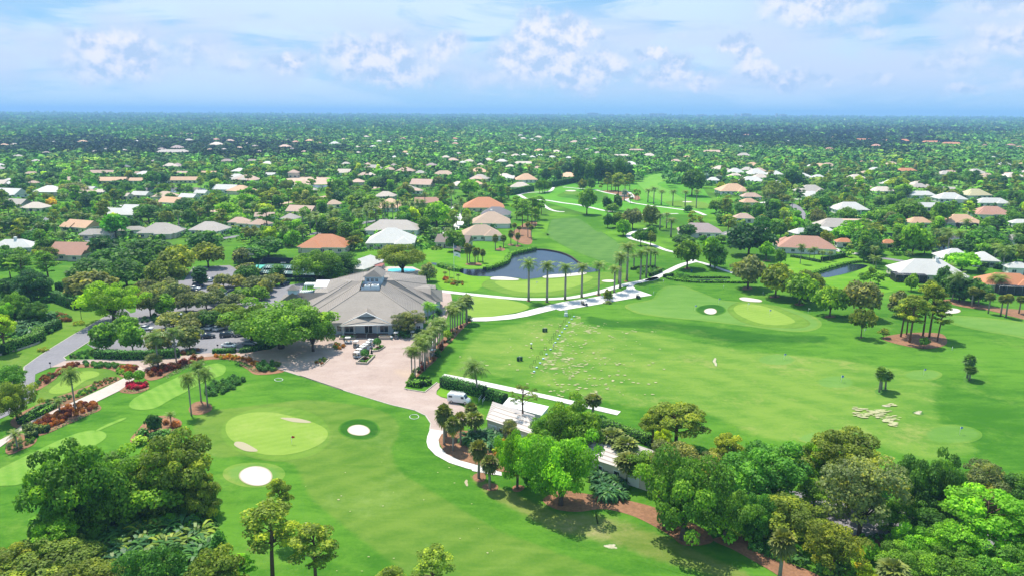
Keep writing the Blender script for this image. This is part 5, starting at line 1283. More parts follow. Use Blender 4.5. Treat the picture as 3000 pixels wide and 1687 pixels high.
# ------------------------------------------------------------------ street furniture
def lamp_post(c,x,yb,h,label,globe=True):
 p=g(c,x,yb); o=empty("lamp_post",p,label,"street lamp","lamp posts of the parking lot")
 MB().tube([(0,0,0),(0,0,.5),(0,0,h)],[.14,.08,.05],8).tube([(0,0,h*.97),(.5,0,h)],.04,5).build("pole",m_black,o)
 hd=MB().lathe((.25,0,h-.1),[(.05,0),(.38,.08),(.42,.22),(.22,.42),(.05,.5)],12).build("lamp_head",m_white,o); return o
lamp_post('S',1280,822,5.6,"black lamp post with white head on the lawn beside the tall hedge")
lamp_post('O',820,990,5.2,"black lamp post between the island trees near the white row of cars")
lamp_post('O',715,1450,6.3,"lamp post with dark head beside the feather palm at the long hedge")
lamp_post('O',2225,460,5.5,"lamp post on the planted tip of the upper parking island")
for c,x,y,t in (('E',100,245,"by the tennis court corner"),('E',128,300,"in front of the tennis court awning"),('O',2435,215,"at the front fence of the tennis court")):
 p=g(c,x,y); o=empty("court_light",p,"tall court light pole " + t,"light pole","tennis court lights")
 MB().tube([(0,0,0),(0,0,7.5)],[.1,.06],7).build("pole",m_black,o); MB().box((0,0,7.5),(2.2,.25,.25)).box((-.8,-.1,7.35),(.6,.5,.2)).box((.8,-.1,7.35),(.6,.5,.2)).build("lamp_bar",m_metal,o)

p=g('N',848,498); o=empty("street_clock",p,"black cast iron street clock with two round faces between the planters","clock")
MB().lathe((0,0,0),[(.42,0),(.42,.2),(.3,.3),(.26,.9),(.14,1.1),(.1,1.3),(.085,3.3),(.16,3.4),(.16,3.5)],12).build("pedestal",m_black,o)
MB().tube([(0,-.16,3.95),(0,.16,3.95)],.48,16).lathe((0,0,4.4),[(.12,0),(.2,.08),(.06,.22),(.02,.4)],8).build("clock_case",m_black,o)
for sg in (-1,1):
 f=MB().tube([(0,sg*.16,3.95),(0,sg*.19,3.95)],.40,16).build("clock_face",m_white,o)
 MB().box((0,sg*.2,4.06),(.04,.02,.26)).box((.08,sg*.2,3.95),(.2,.02,.035)).build("clock_hands",m_black,f)

m_stone=flat("cast_stone",(.42,.36,.30),.8)
def planter(c,pts,label,h=.45):
 q=G(c,*pts); mb=MB()
 for i in range(len(q)):
  a,b_=q[i],q[(i+1) % len(q)]; d=b_-a; mb.box(((a.x+b_.x)/2,(a.y+b_.y)/2,h/2+.1),(d.length+.25,.28,h),math.atan2(d.y,d.x))
 tag(mb.build("planter_edging",m_stone),label,"planter")
planter('N',[(855,470),(985,455),(1105,380),(1010,350)],"low stone edging around the upper plaza planter")
planter('N',[(555,700),(755,712),(905,560),(770,545),(620,640)],"low stone edging around the lower plaza planter",.6)
planter('N',[(995,228),(1215,225),(1215,190),(1000,192)],"stone trough of flowers beside the porch steps",.9)
planter('N',[(230,225),(530,215),(530,170),(235,180)],"stone trough of green plants at the porch edge",.5)
planter('E',[(700,1170),(780,1200),(850,1140),(790,1120)],"low edging around the bare bush on the shaded plaza",.2)
p=g('N',1235,230); o=empty("litter_bin",p,"small grey green bin beside the flower trough at the porch","bin")
MB().lathe((0,0,0),[(.3,0),(.34,.9)],10).build("body",flat("bin_green",(.10,.18,.15),.6),o); MB().lathe((0,0,.9),[(.38,0),(.38,.12),(.1,.3)],10).build("lid",m_white,o)
for (c,x,y,t) in (('Q',797,138,"at the corner of the entry road and the flower bed"),('D',602,1170,"on the planted tip between road and brick drive"),('D',1850,1080,"at the short clipped hedge of the parking lot")):
 p=g(c,x,y); o=empty("sign_post",p,"small dark sign " + t,"sign","small signs along the drive"); MB().tube([(0,0,0),(0,0,1.6)],.05,6).build("post",m_black,o); MB().box((0,-.06,1.35),(.55,.05,.45)).build("sign_board",m_darkp,o)

p=g('F',378,492); o=empty("flagpole",p,"tall white flagpole with a striped flag above a white one by the pond","flagpole")
H_=15.5; MB().tube([(0,0,0),(0,0,H_)],[.11,.05],8).lathe((0,0,H_),[(.05,0),(.14,.1),(.03,.24)],8).build("pole",m_white,o)
m_fred=flat("flag_red",(.50,.02,.03),.7); m_fwht=flat("flag_white",(.75,.75,.75),.7); m_fblu=flat("flag_blue",(.02,.03,.20),.7)
def flag(z0,w_,h_,rows,mats,canton):
 mb=MB(); nx=10
 def P_(u,v): return (w_*u,.22*math.sin(u*5.0)*u,z0-h_*(1-v)-w_*.28*u*u)
 for r in range(rows):
  for i in range(nx):
   mi=r % 2
   if canton and r>=rows-7 and i<4: mi=2
   q=[P_(i/nx,r/rows),P_((i+1)/nx,r/rows),P_((i+1)/nx,(r+1)/rows),P_(i/nx,(r+1)/rows)]
   mb.poly(q,mi,True); mb.poly([(x,y+.02,z) for x,y,z in q[::-1]],mi,True)
 if canton:
  for i in range(4):
   for j in range(5):
    x,y,z=P_(.05+i*.1,.52+j*.1); mb.box((x,y-.03,z),(.09,.02,.09),0,1)
 return mb
flag(14.9,3.0,1.9,13,None,True).build("striped_flag",[m_fred,m_fwht,m_fblu],o)
fw_=flag(12.2,2.8,1.8,4,None,False); fw_.m=[0]*len(fw_.m); fo2=fw_.build("white_flag",[m_fwht],o)
MB().box((1.3,.03,10.9),(.7,.03,.5),0,0).build("emblem",flat("emblem_green",(.12,.30,.22),.7),fo2)

def pin(c,x,yt,yb,colr,label):
 p=g(c,x,yb); k=ppm(p); h=max(1.9,min(2.6,(yb-yt)/CR[c][2]/k))
 o=empty("flagstick",p,label,"golf flag"); MB().tube([(0,0,0),(0,0,h)],.03,5).build("pole",m_white,o)
 MB().poly([(0,0,h),(.65,.1,h-.1),(.65,.12,h-.5),(0,0,h-.5)]).poly([(0,.02,h),(0,.02,h-.5),(.65,.14,h-.5),(.65,.12,h-.1)]).build("flag",{'white': m_fwht,'blue': flat("range_flag_blue",(.15,.25,.6),.7),'red': m_fred}[colr],o)
pin('H',383,430,497,'red',"red flagstick standing in the oval green beside the round bunkers")
for (c,x,yt,yb,colr,t) in (('J',652,12,45,'blue',"flag on the faint target green beside the pair of small palms"),('J',1508,368,425,'blue',"flag on the target green with the dry patch"),('J',645,422,470,'blue',"flag peeking over the bushy tree tops"),('K',928,900,945,'blue',"flag on the faint target green in mid range"),('K',1320,1068,1100,'blue',"flag on the target green above the pair of small palms"),
        ('K',1886,1012,1050,'blue',"flag on the target green beyond the leaning palms"),('K',680,550,602,'white',"white flag at the back of the lime range green"),('K',828,600,640,'blue',"blue flag in the middle of the lime range green"),('F',1075,520,545,'white',"flagstick on the practice green beside the pond"),('K',1095,600,625,'white',"white marker flag by the shade of the oak row"),('K',480,520,570,'blue',"blue flag on the slope above the small round bunker"),('K',318,585,605,'blue',"blue flag to the left of the small round bunker"),('K',1478,740,770,'white',"white stake near the lone thin tree")):
 pin(c,x,yt,yb,colr,t)

def bagstand(c,x,y,label,group):
 p=g(c,x,y); mb=MB()
 for s in (-.35,.35): mb.tube([(s,-.35,0),(s*.9,0,1.0),(s,.45,0)],.035,5)
 mb.tube([(-.33,0,1.0),(.33,0,1.0)],.035,5)
 return tag(mb.build("bag_stand",m_black,loc=(p.x,p.y,.05),rz=.3),label,"bag stand",group)
def basket(c,x,y,label,group):
 p=g(c,x,y); return tag(MB().lathe((0,0,0),[(.26,0),(.34,.22),(.36,.26),(.30,.30),(.1,.36)],10).build("ball_basket",m_ball,loc=(p.x,p.y,.06)),label,"ball basket",group)
m_ball=flat("basket_blue",(.42,.60,.72),.5)
BAS=[(1217,473),(1175,520),(1130,575),(1087,635),(1052,688),(1005,750),(963,808),(932,870),(888,935),(803,1057),(730,1142),(673,1223),(617,1298),(558,1376),(512,1449)]
ordn=["first","second","third","fourth","fifth","sixth","seventh","eighth","ninth","tenth","eleventh","twelfth","thirteenth","fourteenth","fifteenth"]
for i,(x,y) in enumerate(BAS):
 basket('R',x,y,ordn[i] + " blue ball basket of the practice line, counted from the white rack","ball baskets on the practice tee")
 if i<14: bagstand('R',x-80-i*1.5,y+2-i*.5,ordn[i] + " black bag stand of the practice line, counted from the white rack","bag stands on the practice tee")
p=g('R',1075,455); o=empty("practice_rack",p,"white panel rack at the head of the practice line","rack")
MB().box((0,0,.55),(1.3,.9,1.1),0,0,.85).build("body",m_white,o); MB().tube([(-.55,0,1.1),(-.5,.2,2.2),(.5,.2,2.2),(.55,0,1.1)],.05,5).box((0,.15,1.7),(.7,.05,.6)).build("panel_frame",m_white,o)
m_dkgreen=flat("dark_green_plastic",(.02,.075,.05),.5)
for x,y,t in ((677,735,"dark green bin and ball washer standing alone above the practice line"),(228,1248,"pair of dark green bins with a washer on the open practice turf")):
 p=g('R',x,y); o=empty("ball_washer",p,t,"ball washer")
 MB().lathe((0,0,0),[(.38,0),(.42,1.0),(.46,1.05),(.2,1.3)],10).build("bin",m_dkgreen,o); MB().lathe((.95,.25,0),[(.36,0),(.40,1.0),(.44,1.05),(.2,1.25)],10).build("bin",m_dkgreen,o); MB().tube([(.45,-.3,0),(.45,-.3,1.2)],.06,6).box((.45,-.3,1.3),(.4,.35,.4)).build("washer",m_metal,o)
p=g('R',460,1025); o=empty("club_cleaner",p,"slim dark post with a white cap on the practice turf","post"); MB().tube([(0,0,0),(0,0,1.5)],.09,7).box((0,0,.1),(.6,.5,.2)).build("post",m_black,o); MB().lathe((0,0,1.45),[(.36,0),(.36,.15),(.1,.3)],10).build("cap",m_white,o)
for c,x,y,t in (('K',1205,610,"white yardage stake"),('Y',830,888,"white marker stake by the path bend"),('K',35,497,"white marker stake at the path corner"),('K',515,455,"white marker stake above the range target"),('K',785,498,"white marker stake before the oaks"),('K',2082,880,"white stake below the pine island")):
 p=g(c,x,y); tag(MB().tube([(0,0,0),(0,0,1.1)],.07,6).lathe((0,0,1.1),[(.09,0),(.05,.1)],6).build("marker_stake",m_white,loc=p),t + " on the turf","stake")
p=g('Y',1185,765); tag(MB().lathe((0,0,0),[(.34,0),(.38,.9),(.42,.95),(.25,1.15)],10).build("litter_bin",flat("bin_blue",(.03,.12,.22),.5),loc=p),"blue bin on the lawn beside the forked cart path","bin")

for (x,y,rx,ry,t) in ((1268,298,33,17,"near the brick drive"),(288,30,30,11,"below the shaded plaza")):
 q=smooth(ell('H',x,y,rx,ry,n=16,wob=0),True,2); tag(MB().tube([v+Vector((0,0,.08)) for v in q]+[q[0]+Vector((0,0,.08))],.07,4).build("target_ring",m_white),"thin white chipping ring on the turf " + t,"ring")

gr=g('L',765,470); o=empty("handrail",gr,"white double handrail beside the hedge end by the van","handrail")
for k,(x0,y0,x1,y1) in enumerate(((735,465,785,400),(775,480,825,415))):
 a,b_=g('L',x0,y0),g('L',x1,y1); mb=MB().tube([a,a+Vector((0,0,1.1)),b_+Vector((0,0,1.1)),b_],.05,5).tube([a+Vector((0,0,.6)),b_+Vector((0,0,.6))],.035,5); r_=mb.build("rail",m_white,o); r_.location=-o.location
# ------------------------------------------------------------------ people
def skin_body(name,joints,edges,mat,parent=None,sub=1):
 me=bpy.data.meshes.new(name); me.from_pydata([j[0] for j in joints],edges,[])
 o=bpy.data.objects.new(name,me); col.objects.link(o)
 sk=o.modifiers.new("skin",'SKIN'); sk.use_smooth_shade=True
 for i,j in enumerate(joints):
  v=me.skin_vertices[0].data[i]; v.radius=(j[1],j[1] if len(j)<3 else j[2]); v.use_root=(i==0)
 ss=o.modifiers.new("sub",'SUBSURF'); ss.levels=ss.render_levels=sub
 me.materials.append(mat)
 if parent: o.parent=parent
 return o
m_skin=flat("skin",(.50,.30,.21),.6); m_hair=flat("hair",(.07,.05,.035),.8)
def person(loc,rz,label,shirt,shorts,swing=True,hat=None):
 o=empty("person",loc,label,"person",None,rz)
 hand=(0.10,.42,.80) if swing else (.30,.06,.82)
 J=[((0,0,.98),.13,.10),((0,.02,1.2),.135,.10),((0,.06,1.42),.15,.10),((0,.08,1.53),.05),((0,.11,1.63),.085,.095),((0,.12,1.73),.075,.085)]
 E=[(0,1),(1,2),(2,3),(3,4),(4,5)]
 for sg in (-1,1):
  b=len(J); hx,hy,hz=hand
  J+=[((sg*.19,.06,1.43),.055),((sg*.24,.22 if swing else .02,1.16),.042),((sg*.04+(hx if swing else sg*hx),hy,hz+.10),.030),((sg*.03+(hx if swing else sg*hx),hy+.03,hz+.02),.028)]
  E+=[(2,b),(b,b+1),(b+1,b+2),(b+2,b+3)]
  px=J[b+3][0]
  for f in range(4):
   n=len(J); J+=[((px[0]+(f-1.5)*.018,px[1]+.03,px[2]-.045-.008*(1.5-abs(f-1.5))),.009),((px[0]+(f-1.5)*.019,px[1]+.035,px[2]-.09-.010*(1.5-abs(f-1.5))),.008)]; E+=[(b+3,n),(n,n+1)]
  n=len(J); J+=[((px[0]-sg*.035,px[1]+.03,px[2]-.02),.010),((px[0]-sg*.045,px[1]+.05,px[2]-.05),.009)]; E+=[(b+3,n),(n,n+1)]
  b=len(J); J+=[((sg*.10,0,.90),.085),((sg*.13,.03,.50),.058),((sg*.14,0,.10),.038),((sg*.15,.14,.04),.035)]; E+=[(0,b),(b,b+1),(b+1,b+2),(b+2,b+3)]
 skin_body("body",J,E,m_skin,o)
 face=MB().box((.03,.205,1.66),(.02,.02,.015),0,0).box((-.03,.205,1.66),(.02,.02,.015),0,0).box((0,.215,1.63),(.02,.03,.035),0,1).box((0,.20,1.585),(.045,.015,.01),0,2)
 face.build("face_features",[m_dark,m_skin,m_fred],o)
 skin_body("shirt",[((0,0,1.0),.16,.125),((0,.02,1.2),.155,.12),((0,.06,1.43),.165,.115),((-.20,.07,1.43),.075),((-.235,.16,1.25),.065),((.20,.07,1.43),.075),((.235,.16,1.25),.065)],[(0,1),(1,2),(2,3),(3,4),(2,5),(5,6)],flat("shirt_cloth",shirt,.8),o)
 skin_body("shorts",[((0,0,1.0),.16,.125),((-.11,.01,.85),.105),((-.13,.03,.55),.085),((.11,.01,.85),.105),((.13,.03,.55),.085)],[(0,1),(1,2),(0,3),(3,4)],flat("shorts_cloth",shorts,.8),o)
 MB().lathe((0,.11,1.70),[(.115,-.02),(.118,.04),(.08,.11),(.02,.13)],10).box((0,.24,1.69),(.16,.16,.015)).build("cap",flat("cap_cloth",hat or (.7,.7,.7),.8),o)
 MB().lathe((0,.09,1.62),[(.10,-.06),(.112,0),(.112,.07)],10).build("hair",m_hair,o)
 return o
pg_=person(g('R',850,1042)+Vector((0,0,.06)),R_(-70),"golfer in pale blue shirt and white shorts swinging at the practice line",(.45,.55,.75),(.65,.62,.58))
MB().tube([(.10,.45,.86),(.16,.98,.08)],.018,5).box((.17,1.02,.07),(.06,.14,.05)).build("golf_club",m_chrome,None); gc=bpy.data.objects["golf_club"]; gc.location=pg_.location; gc.rotation_euler=pg_.rotation_euler; tag(gc,"golf club in the hands of the lone golfer","golf club")
person(g('V',317,605)+Vector((0,0,.1)),R_(20),"walker in dark clothes on the curving street of white roofed houses",(.06,.05,.06),(.05,.05,.07),swing=False,hat=(.05,.05,.05))
# ------------------------------------------------------------------ houses among the trees
H_=[  
('U',1285,1790,850,'white',4,.75,'hip',1,"large white roofed house with tan walls behind the pool terrace",dict(ref="the large white roofed house by the pool",wings=((.28,-.35,.34,.5),),wallm=m_wallc)),
('E',585,1060,34,'orange',-4,.6,'hip',1,"orange tile roofed house with screened porch behind the tennis court",dict(ref="the orange house behind the tennis court",wings=((-.2,-.3,.4,.6),))),
('B',985,1280,885,'tan',2,.7,'hip',1,"tan roofed house with a white chimney and dark solar panels",dict(ref="the tan house with the white chimney",chimney=(0,.1),wings=((.25,-.2,.4,.7),))),
('B',890,1215,975,'tan',10,.62,'hip',1,"tan roofed house standing closest to the pond side lawn",dict(ref="the tan house by the pond lawn",wings=((.25,-.25,.4,.7),))),
('B',1050,1285,825,'slate',-6,.6,'hip',1,"dark slate roofed house squeezed behind the tan chimney house",dict(ref="the dark slate house")),
('B',915,1235,772,'orange',4,.7,'hip',1,"bright orange pyramid roofed house beside dark palms",dict(ref="the bright orange pyramid house",wings=((-.32,-.2,.4,.5),))),
('B',250,490,772,'peach',0,.85,'hip',1,"peach tiled house with a high peaked roof among palms",dict(ref="the peach peaked house",pitch=27)),
('B',548,740,743,'salmon',6,.55,'gable',1,"salmon gabled house with tall palms before it",dict(ref="the salmon gabled house")),
('B',185,605,935,'pale',-5,.42,'hip',1,"long grey roofed house with a domed skylight and white walls",dict(ref="the long grey house",wings=((-.3,-.25,.3,.9),),wallm=m_wallw)),
('F',218,540,148,'brown',-12,.5,'gable',1,"brown shingled bungalow behind the round dark lawn tree",dict(ref="the brown bungalow",wallm=m_wallc)),
('U',480,800,560,'pink',-16,.5,'gable',1,"tan gabled house seen end on beside twin small palms",dict(ref="the tan gabled house with twin palms",wallm=m_wallc)),
('U',425,612,632,'pale',-10,.75,'hip',1,"small grey hipped house with a white car on its drive",dict(ref="the small grey hipped house",wallm=m_wallw)),
('U',-20,112,682,'tan',-14,.8,'hip',0,"tan roofed twin house on the lane, nearer the lot edge",{}),
('U',95,332,690,'pink',-14,.6,'hip',1,"tan roofed house with blue grey garage along the hedge lane",dict(ref="the tan house on the hedge lane")),
('U',158,365,612,'pink',8,.5,'gable',0,"pale tan roof behind the pine on the hedge lane",{}),
('U',865,1045,492,'tan',15,.7,'hip',0,"tan pyramid roof beside the sandy construction street",{}),
('U',1370,1585,412,'cream',-8,.6,'hip',0,"cream tiled house with low wings below the dark tree row",{}),
('U',1722,1975,296,'pink',-14,.6,'gable',0,"pale pink house with several stepped gables",{}),
('U',1730,1860,360,'pink',-25,.5,'hip',0,"small pink roof in front of the stepped gables",{}),
('U',1592,1752,168,'pink',4,.7,'hip',0,"pink hip roof standing above the grey leaved thicket",{}),
('U',1762,1872,190,'pale',0,.7,'hip',0,"pale roof just beside the pink hip roof",{}),
('U',1950,2170,202,'tan',5,.5,'hip',0,"tan long roof behind a spreading tree",{}),
('U',988,1142,183,'cream',-10,.7,'gable',0,"white gabled house beyond the sandy lot",dict(ref="the white gabled house beyond the sandy lot")),
('U',498,602,182,'pink',0,.7,'hip',0,"two storey house with pale walls beside a round clipped tree",dict(hz=5.4,ref="the two storey house")),
('U',-20,205,252,'pink',-6,.6,'hip',0,"broad pink tile roofed house by the lakeside street",dict(ref="the broad pink roofed house")),
('U',265,380,206,'white',-10,.6,'gable',0,"small white gable next to the round clipped tree",{}),
('U',1200,1352,208,'pink',0,.5,'hip',0,"low pink roof half hidden behind two lollipop trees",{}),
('U',1250,1440,140,'pale',0,.5,'hip',0,"low pale roof behind the line of open pines",{}),
('U',2340,2470,245,'pink',0,.6,'hip',0,"pink roof behind the small forked tree",{}),
('B',1308,1482,572,'peach',4,.7,'hip',1,"peach tiled house with boxy shrubs by the golf hedge",dict(ref="the peach house at the golf hedge")),
('B',1228,1315,566,'white',-12,.7,'gable',0,"white roofed house next to the peach house",{}),
('B',1272,1432,628,'cream',-4,.6,'hip',0,"pale roof with a dark gable at the end of the golf hedge",{}),
('T',-40,262,392,'white',-14,.55,'gable',0,"white gabled house above the bend of the left lake",dict(ref="the white gabled house at the left lake")),
('T',28,310,488,'pale',-14,.5,'gable',1,"long pale gabled house with screened rear porch and white end wall",dict(ref="the long pale gabled house",cage=(-.15,-.75,.5,.5),wallm=m_wallw)),
('T',240,490,525,'cream',-6,.6,'hip',0,"pale low house beside the yellow flowering tree",{}),
('T',368,592,366,'white',0,.5,'hip',0,"white roof under thin palms near the red topped pool",{}),
('T',868,985,342,'white',-20,.6,'gable',0,"white steep gable in the lakeside row",{}),
('T',958,1098,375,'cream',-22,.6,'gable',0,"second white gable of the lakeside row beside dark shrubs",{}),
('T',1188,1335,412,'cream',-18,.6,'gable',0,"third pale gable of the lakeside row",{}),
('T',1322,1525,402,'white',-14,.5,'gable',0,"fourth white gable of the lakeside row, end wall to the lake",dict(ref="the white gable by the lake")),
('T',1600,1875,472,'peach',-20,.55,'gable',1,"peach and white gabled house near the lake end",dict(ref="the peach and white gabled house",wallm=m_wallw)),
('T',1800,2005,424,'white',-16,.5,'gable',0,"white roofed house just past the peach gable",{}),
('T',1958,2105,384,'white',-12,.6,'gable',0,"white house at the right tip of the lake",{}),
('T',2150,2410,345,'white',-10,.5,'gable',0,"long white roof beside the lakeside street",dict(ref="the long white roof on the lakeside street")),
('T',1080,1405,590,'white',-6,.5,'gable',0,"white roofed house behind the bare branched tree",dict(ref="the white house behind the bare tree")),
('T',1238,1420,530,'white',-10,.5,'gable',0,"white roof set behind the bare tree house",{}),
('T',640,1015,712,'peach',-22,.5,'gable',1,"peach roofed house with a wide cream gable end at the bend of the road",dict(ref="the peach house at the road bend",wallm=m_wallc,wings=((-.35,-.3,.4,.6),))),
('T',820,1140,785,'pale',4,.4,'hip',1,"low grey roofed house under the big spreading tree",dict(ref="the low grey house",wallm=m_wallc)),
('T',1130,1455,748,'pale',12,.22,'hip',0,"very long low grey roof behind a clipped hedge",{}),
('T',1430,1825,762,'pale',2,.6,'hip',1,"grey pyramid roofed house with twin pavilions",dict(ref="the grey pyramid house",wings=((.22,-.35,.42,.7),),wallm=m_wallc)),
('T',1930,2295,740,'pale',-8,.6,'hip',1,"light grey house with many ridges and a garage wing",dict(ref="the light grey many ridged house",wings=((.25,-.3,.4,.7),),wallm=m_wallw)),
('T',2305,2510,668,'pink',0,.6,'hip',0,"tan roofed house behind two slim palms",{}),
('T',-60,100,292,'cream',-8,.7,'gable',0,"cream gable at the left edge of the back street",{}),
('T',40,135,275,'cream',-10,.7,'gable',0,"smaller cream gable next to the left edge gable",{}),
('T',285,385,285,'pink',0,.6,'hip',0,"pink roof beside the pool with a red cover",{}),
('T',958,1280,262,'peach',2,.3,'gable',0,"first long row house with a skylight by the lake lawn",dict(ref="the first long row house")),
('T',1308,1560,262,'peach',2,.3,'gable',0,"second long row house behind the lake trees",{}),
('T',1560,1700,265,'pink',0,.4,'gable',0,"short row house between the two big lake trees",{}),
('T',1722,1998,256,'peach',2,.32,'gable',0,"third long row house with two dark skylights",dict(ref="the row house with two skylights")),
('T',910,1160,186,'pink',0,.3,'gable',0,"low pink roof in the row behind, toward the tall pines",{}),
('T',1360,1500,190,'pink',0,.3,'gable',0,"low pink roof in the row behind, between round trees",{}),
('T',1755,1890,186,'pink',0,.3,'gable',0,"low pink roof in the row behind, above the two skylights",{}),
('T',2015,2180,186,'peach',0,.3,'gable',0,"low peach roof in the row behind, near the grey tree",{}),
('T',30,165,192,'pink',0,.4,'hip',0,"pink roof far back at the left edge",{}),
('T',255,385,192,'pink',0,.4,'hip',0,"pink roof far back beside the round green trees",{}),
('T',425,575,200,'pink',0,.3,'hip',0,"pink roof far back under the tall crowned trees",{}),
('T',1220,1310,130,'slate',0,.7,'hip',0,"dark roofed house in the shade of the far oaks",{}),
('T',1732,1840,118,'mauve',0,.8,'hip',0,"mauve pyramid roof in the shade of the far oaks",{}),
('T',2220,2350,72,'mauve',0,.5,'hip',0,"mauve roofed house beyond the far lawn",{}),
('T',2500,2580,70,'mauve',0,.6,'gable',0,"mauve steep gable beyond the far lawn",{}),
('D',-60,300,190,'white',12,.5,'hip',1,"wide white roofed house at the left edge by the road",dict(ref="the wide white house at the left road",chimney=(.05,0),wallm=m_wallw,wings=((-.2,-.3,.4,.6),))),
('D',465,800,235,'salmon',-3,.7,'gable',1,"salmon roofed house with a white columned rear porch above the dark oaks",dict(ref="the salmon house above the oaks",wings=((.3,-.4,.38,.4),),wallm=m_wallc)),
('V',-25,148,202,'white',2,.6,'hip',0,"white roofed house with blue grey walls in the far white group",{}),
('V',318,412,216,'white',-25,.6,'hip',0,"white roof behind the big round tree",{}),
('V',445,562,228,'white',0,.6,'hip',0,"white roof nearest the far fairway",{}),
('V',55,132,282,'white',0,.8,'hip',0,"small white pyramid roof before the big round tree",{}),
('V',275,580,368,'pale',-4,.6,'hip',1,"grey hip roofed house joined behind a white one",dict(ref="the grey house behind the white one")),
('V',312,545,415,'white',-6,.6,'hip',1,"white hip roofed house in front of the grey one",dict(ref="the white house before the grey one",wallm=m_wallw)),
('V',640,992,540,'white',-6,.55,'hip',1,"broad white roofed house with a line of dark windows above the curving street",dict(ref="the broad white house",wallm=m_wallw)),
('V',470,852,706,'pale',-7,.55,'hip',1,"weathered grey roofed house with a screened pool room",dict(ref="the weathered grey house",cage=(.42,-.1,.2,.6),wallm=m_wallc)),
('V',215,480,775,'white',12,.5,'hip',1,"white roofed house half behind a dark round tree",dict(ref="the white house behind the dark round tree",wallm=m_wallw)),
('V',470,660,752,'white',-22,.5,'hip',0,"white garage roof beside the weathered grey house",{}),
('V',1030,1262,362,'cream',-4,.5,'hip',0,"cream roof hidden between lime green trees",{}),
('V',1410,1615,332,'pale',-4,.6,'hip',0,"grey hip roof at the edge of the far course",dict(ref="the grey roof at the far course")),
('V',1408,1672,402,'white',-6,.4,'hip',0,"long white roof with a dip before the grey hip roof",{}),
('V',1678,1968,436,'white',-4,.55,'hip',0,"wide white roof above the coconut palms",{}),
('V',1500,1695,520,'white',-4,.6,'gable',0,"white gabled house behind the leafy twin trees",{}),
('V',1950,2210,400,'yellow',0,.6,'hip',0,"yellow green roofed house on the far course",{}),
('V',2088,2410,478,'white',-6,.4,'hip',0,"low white roofs behind the slim pine",{}),
('V',2050,2425,585,'salmon',-10,.55,'hip',1,"salmon roofed house with a white eave to the right of the course",dict(ref="the salmon house on the right",wallm=m_wallw)),
('V',1738,2118,668,'peach',-4,.55,'hip',1,"peach roofed house with a pool behind dark screens",dict(ref="the peach house with the pool",cage=(.0,-.65,.5,.35))),
('V',1390,1635,670,'peach',-5,.55,'hip',1,"peach roofed house behind tall dark trees",dict(ref="the peach house behind tall trees")),
('V',1288,1492,168,'orange',0,.4,'hip',0,"orange roof deep among the dark back trees",dict(ref="the orange roof in the dark wood")),
('V',1758,1905,185,'pink',-6,.5,'hip',0,"pink roof behind the far course trees",{}),
('V',1758,1882,345,'pale',-20,.5,'gable',0,"pale sloping roof among palms at the far course",{}),
('V',2440,2650,680,'white',-12,.5,'hip',0,"white roof at the right edge under dark trees",{}),
('V',690,1030,650,'tan',-5,.3,'hip',0,"low unfinished tan house with a grassy roof front",dict(pitch=6,hz=3.2)),
('C',328,462,522,'white',4,.7,'hip',0,"white hip roof at the back of the far white group",dict(ref="the far white group of houses")),
('C',478,630,532,'white',0,.7,'hip',0,"white hip roof with grey windows in the far white group",{}),
('C',338,455,552,'cream',8,.6,'hip',0,"cream roof in the middle of the far white group",{}),
('C',430,610,584,'white',-4,.5,'hip',0,"long white roof in front of the far white group",{}),
('C',525,645,560,'cream',0,.6,'hip',0,"cream hip roof stepping down in the far white group",{}),
('C',178,278,580,'white',0,.6,'hip',0,"white flat looking roof by the silver palms",{}),
('C',258,495,655,'peach',2,.6,'hip',1,"peach roofed house of low wide hips by the far course",dict(ref="the wide peach house")),
('C',440,588,700,'pink',0,.5,'hip',0,"pink roof adjoining the wide peach house",{}),
('C',430,565,742,'peach',6,.6,'hip',0,"peach hip roof just below the adjoining pink roof",{}),
('C',378,542,858,'pink',-8,.6,'hip',0,"pale pink roof in the lawn by the curved street",dict(ref="the pale pink roof")),
('Y',1000,1565,218,'mauve',-8,.5,'hip',1,"mauve brown roofed house with red shrubs beside the cart path",dict(ref="the mauve brown house",wallm=m_wallw)),
('Y',1600,1850,262,'pale',30,.5,'hip',0,"pale grey roof showing between dark pines",{}),
('K',872,1282,150,'salmon',-14,.5,'hip',1,"big salmon roofed house ringed by small palms and a hedge",dict(ref="the big salmon house",wings=((-.35,.3,.4,.7),),wallm=m_wallw)),
('W',540,735,192,'orange',-8,.5,'hip',0,"small orange roof tucked beside the deep green tree",{}),
('W',1030,1205,205,'orange',-10,.5,'hip',0,"small orange roof behind the dark vine covered bush",{}),
('W',1150,1900,505,'white',-10,.52,'hip',1,"big white roofed house with a screened pool at its end",dict(ref="the big white house with the screened pool",chimney=(.12,-.05),cage=(-.36,-.52,.46,.42),wallm=m_wallc)),
('W',1630,2010,350,'white',-10,.7,'hip',1,"white hip roofed house behind a lacy tree, left half of a pair",dict(ref="the white house behind the lacy tree",wallm=m_wallw)),
('W',1960,2290,375,'white',-14,.75,'hip',1,"white hip roofed house with a garage, right half of a pair",dict(ref="the white house with the garage",wallm=m_wallw)),
('W',2375,2640,460,'white',-12,.6,'hip',1,"white roofed house with shuttered windows at the right edge",dict(ref="the shuttered white house",wallm=m_wallw)),
('W',2080,2700,625,'orange',-12,.5,'hip',1,"orange roofed house with a long dark screened pool room",dict(ref="the orange house with the screened room",cage=(.1,-.62,.8,.4),wallm=m_wallc)),
('W',2420,2640,165,'pale',-8,.6,'gable',1,"grey roofed house with white posts at the right edge",dict(ref="the grey house at the right edge",wallm=m_wallw)),
]
for (c,xl,xr,yc,rcx,rot,dp,sty,det,lb,ex) in H_:
 house(c,xl,xr,yc,rcx,lb,rot,dp,sty,detail=bool(det),**ex)

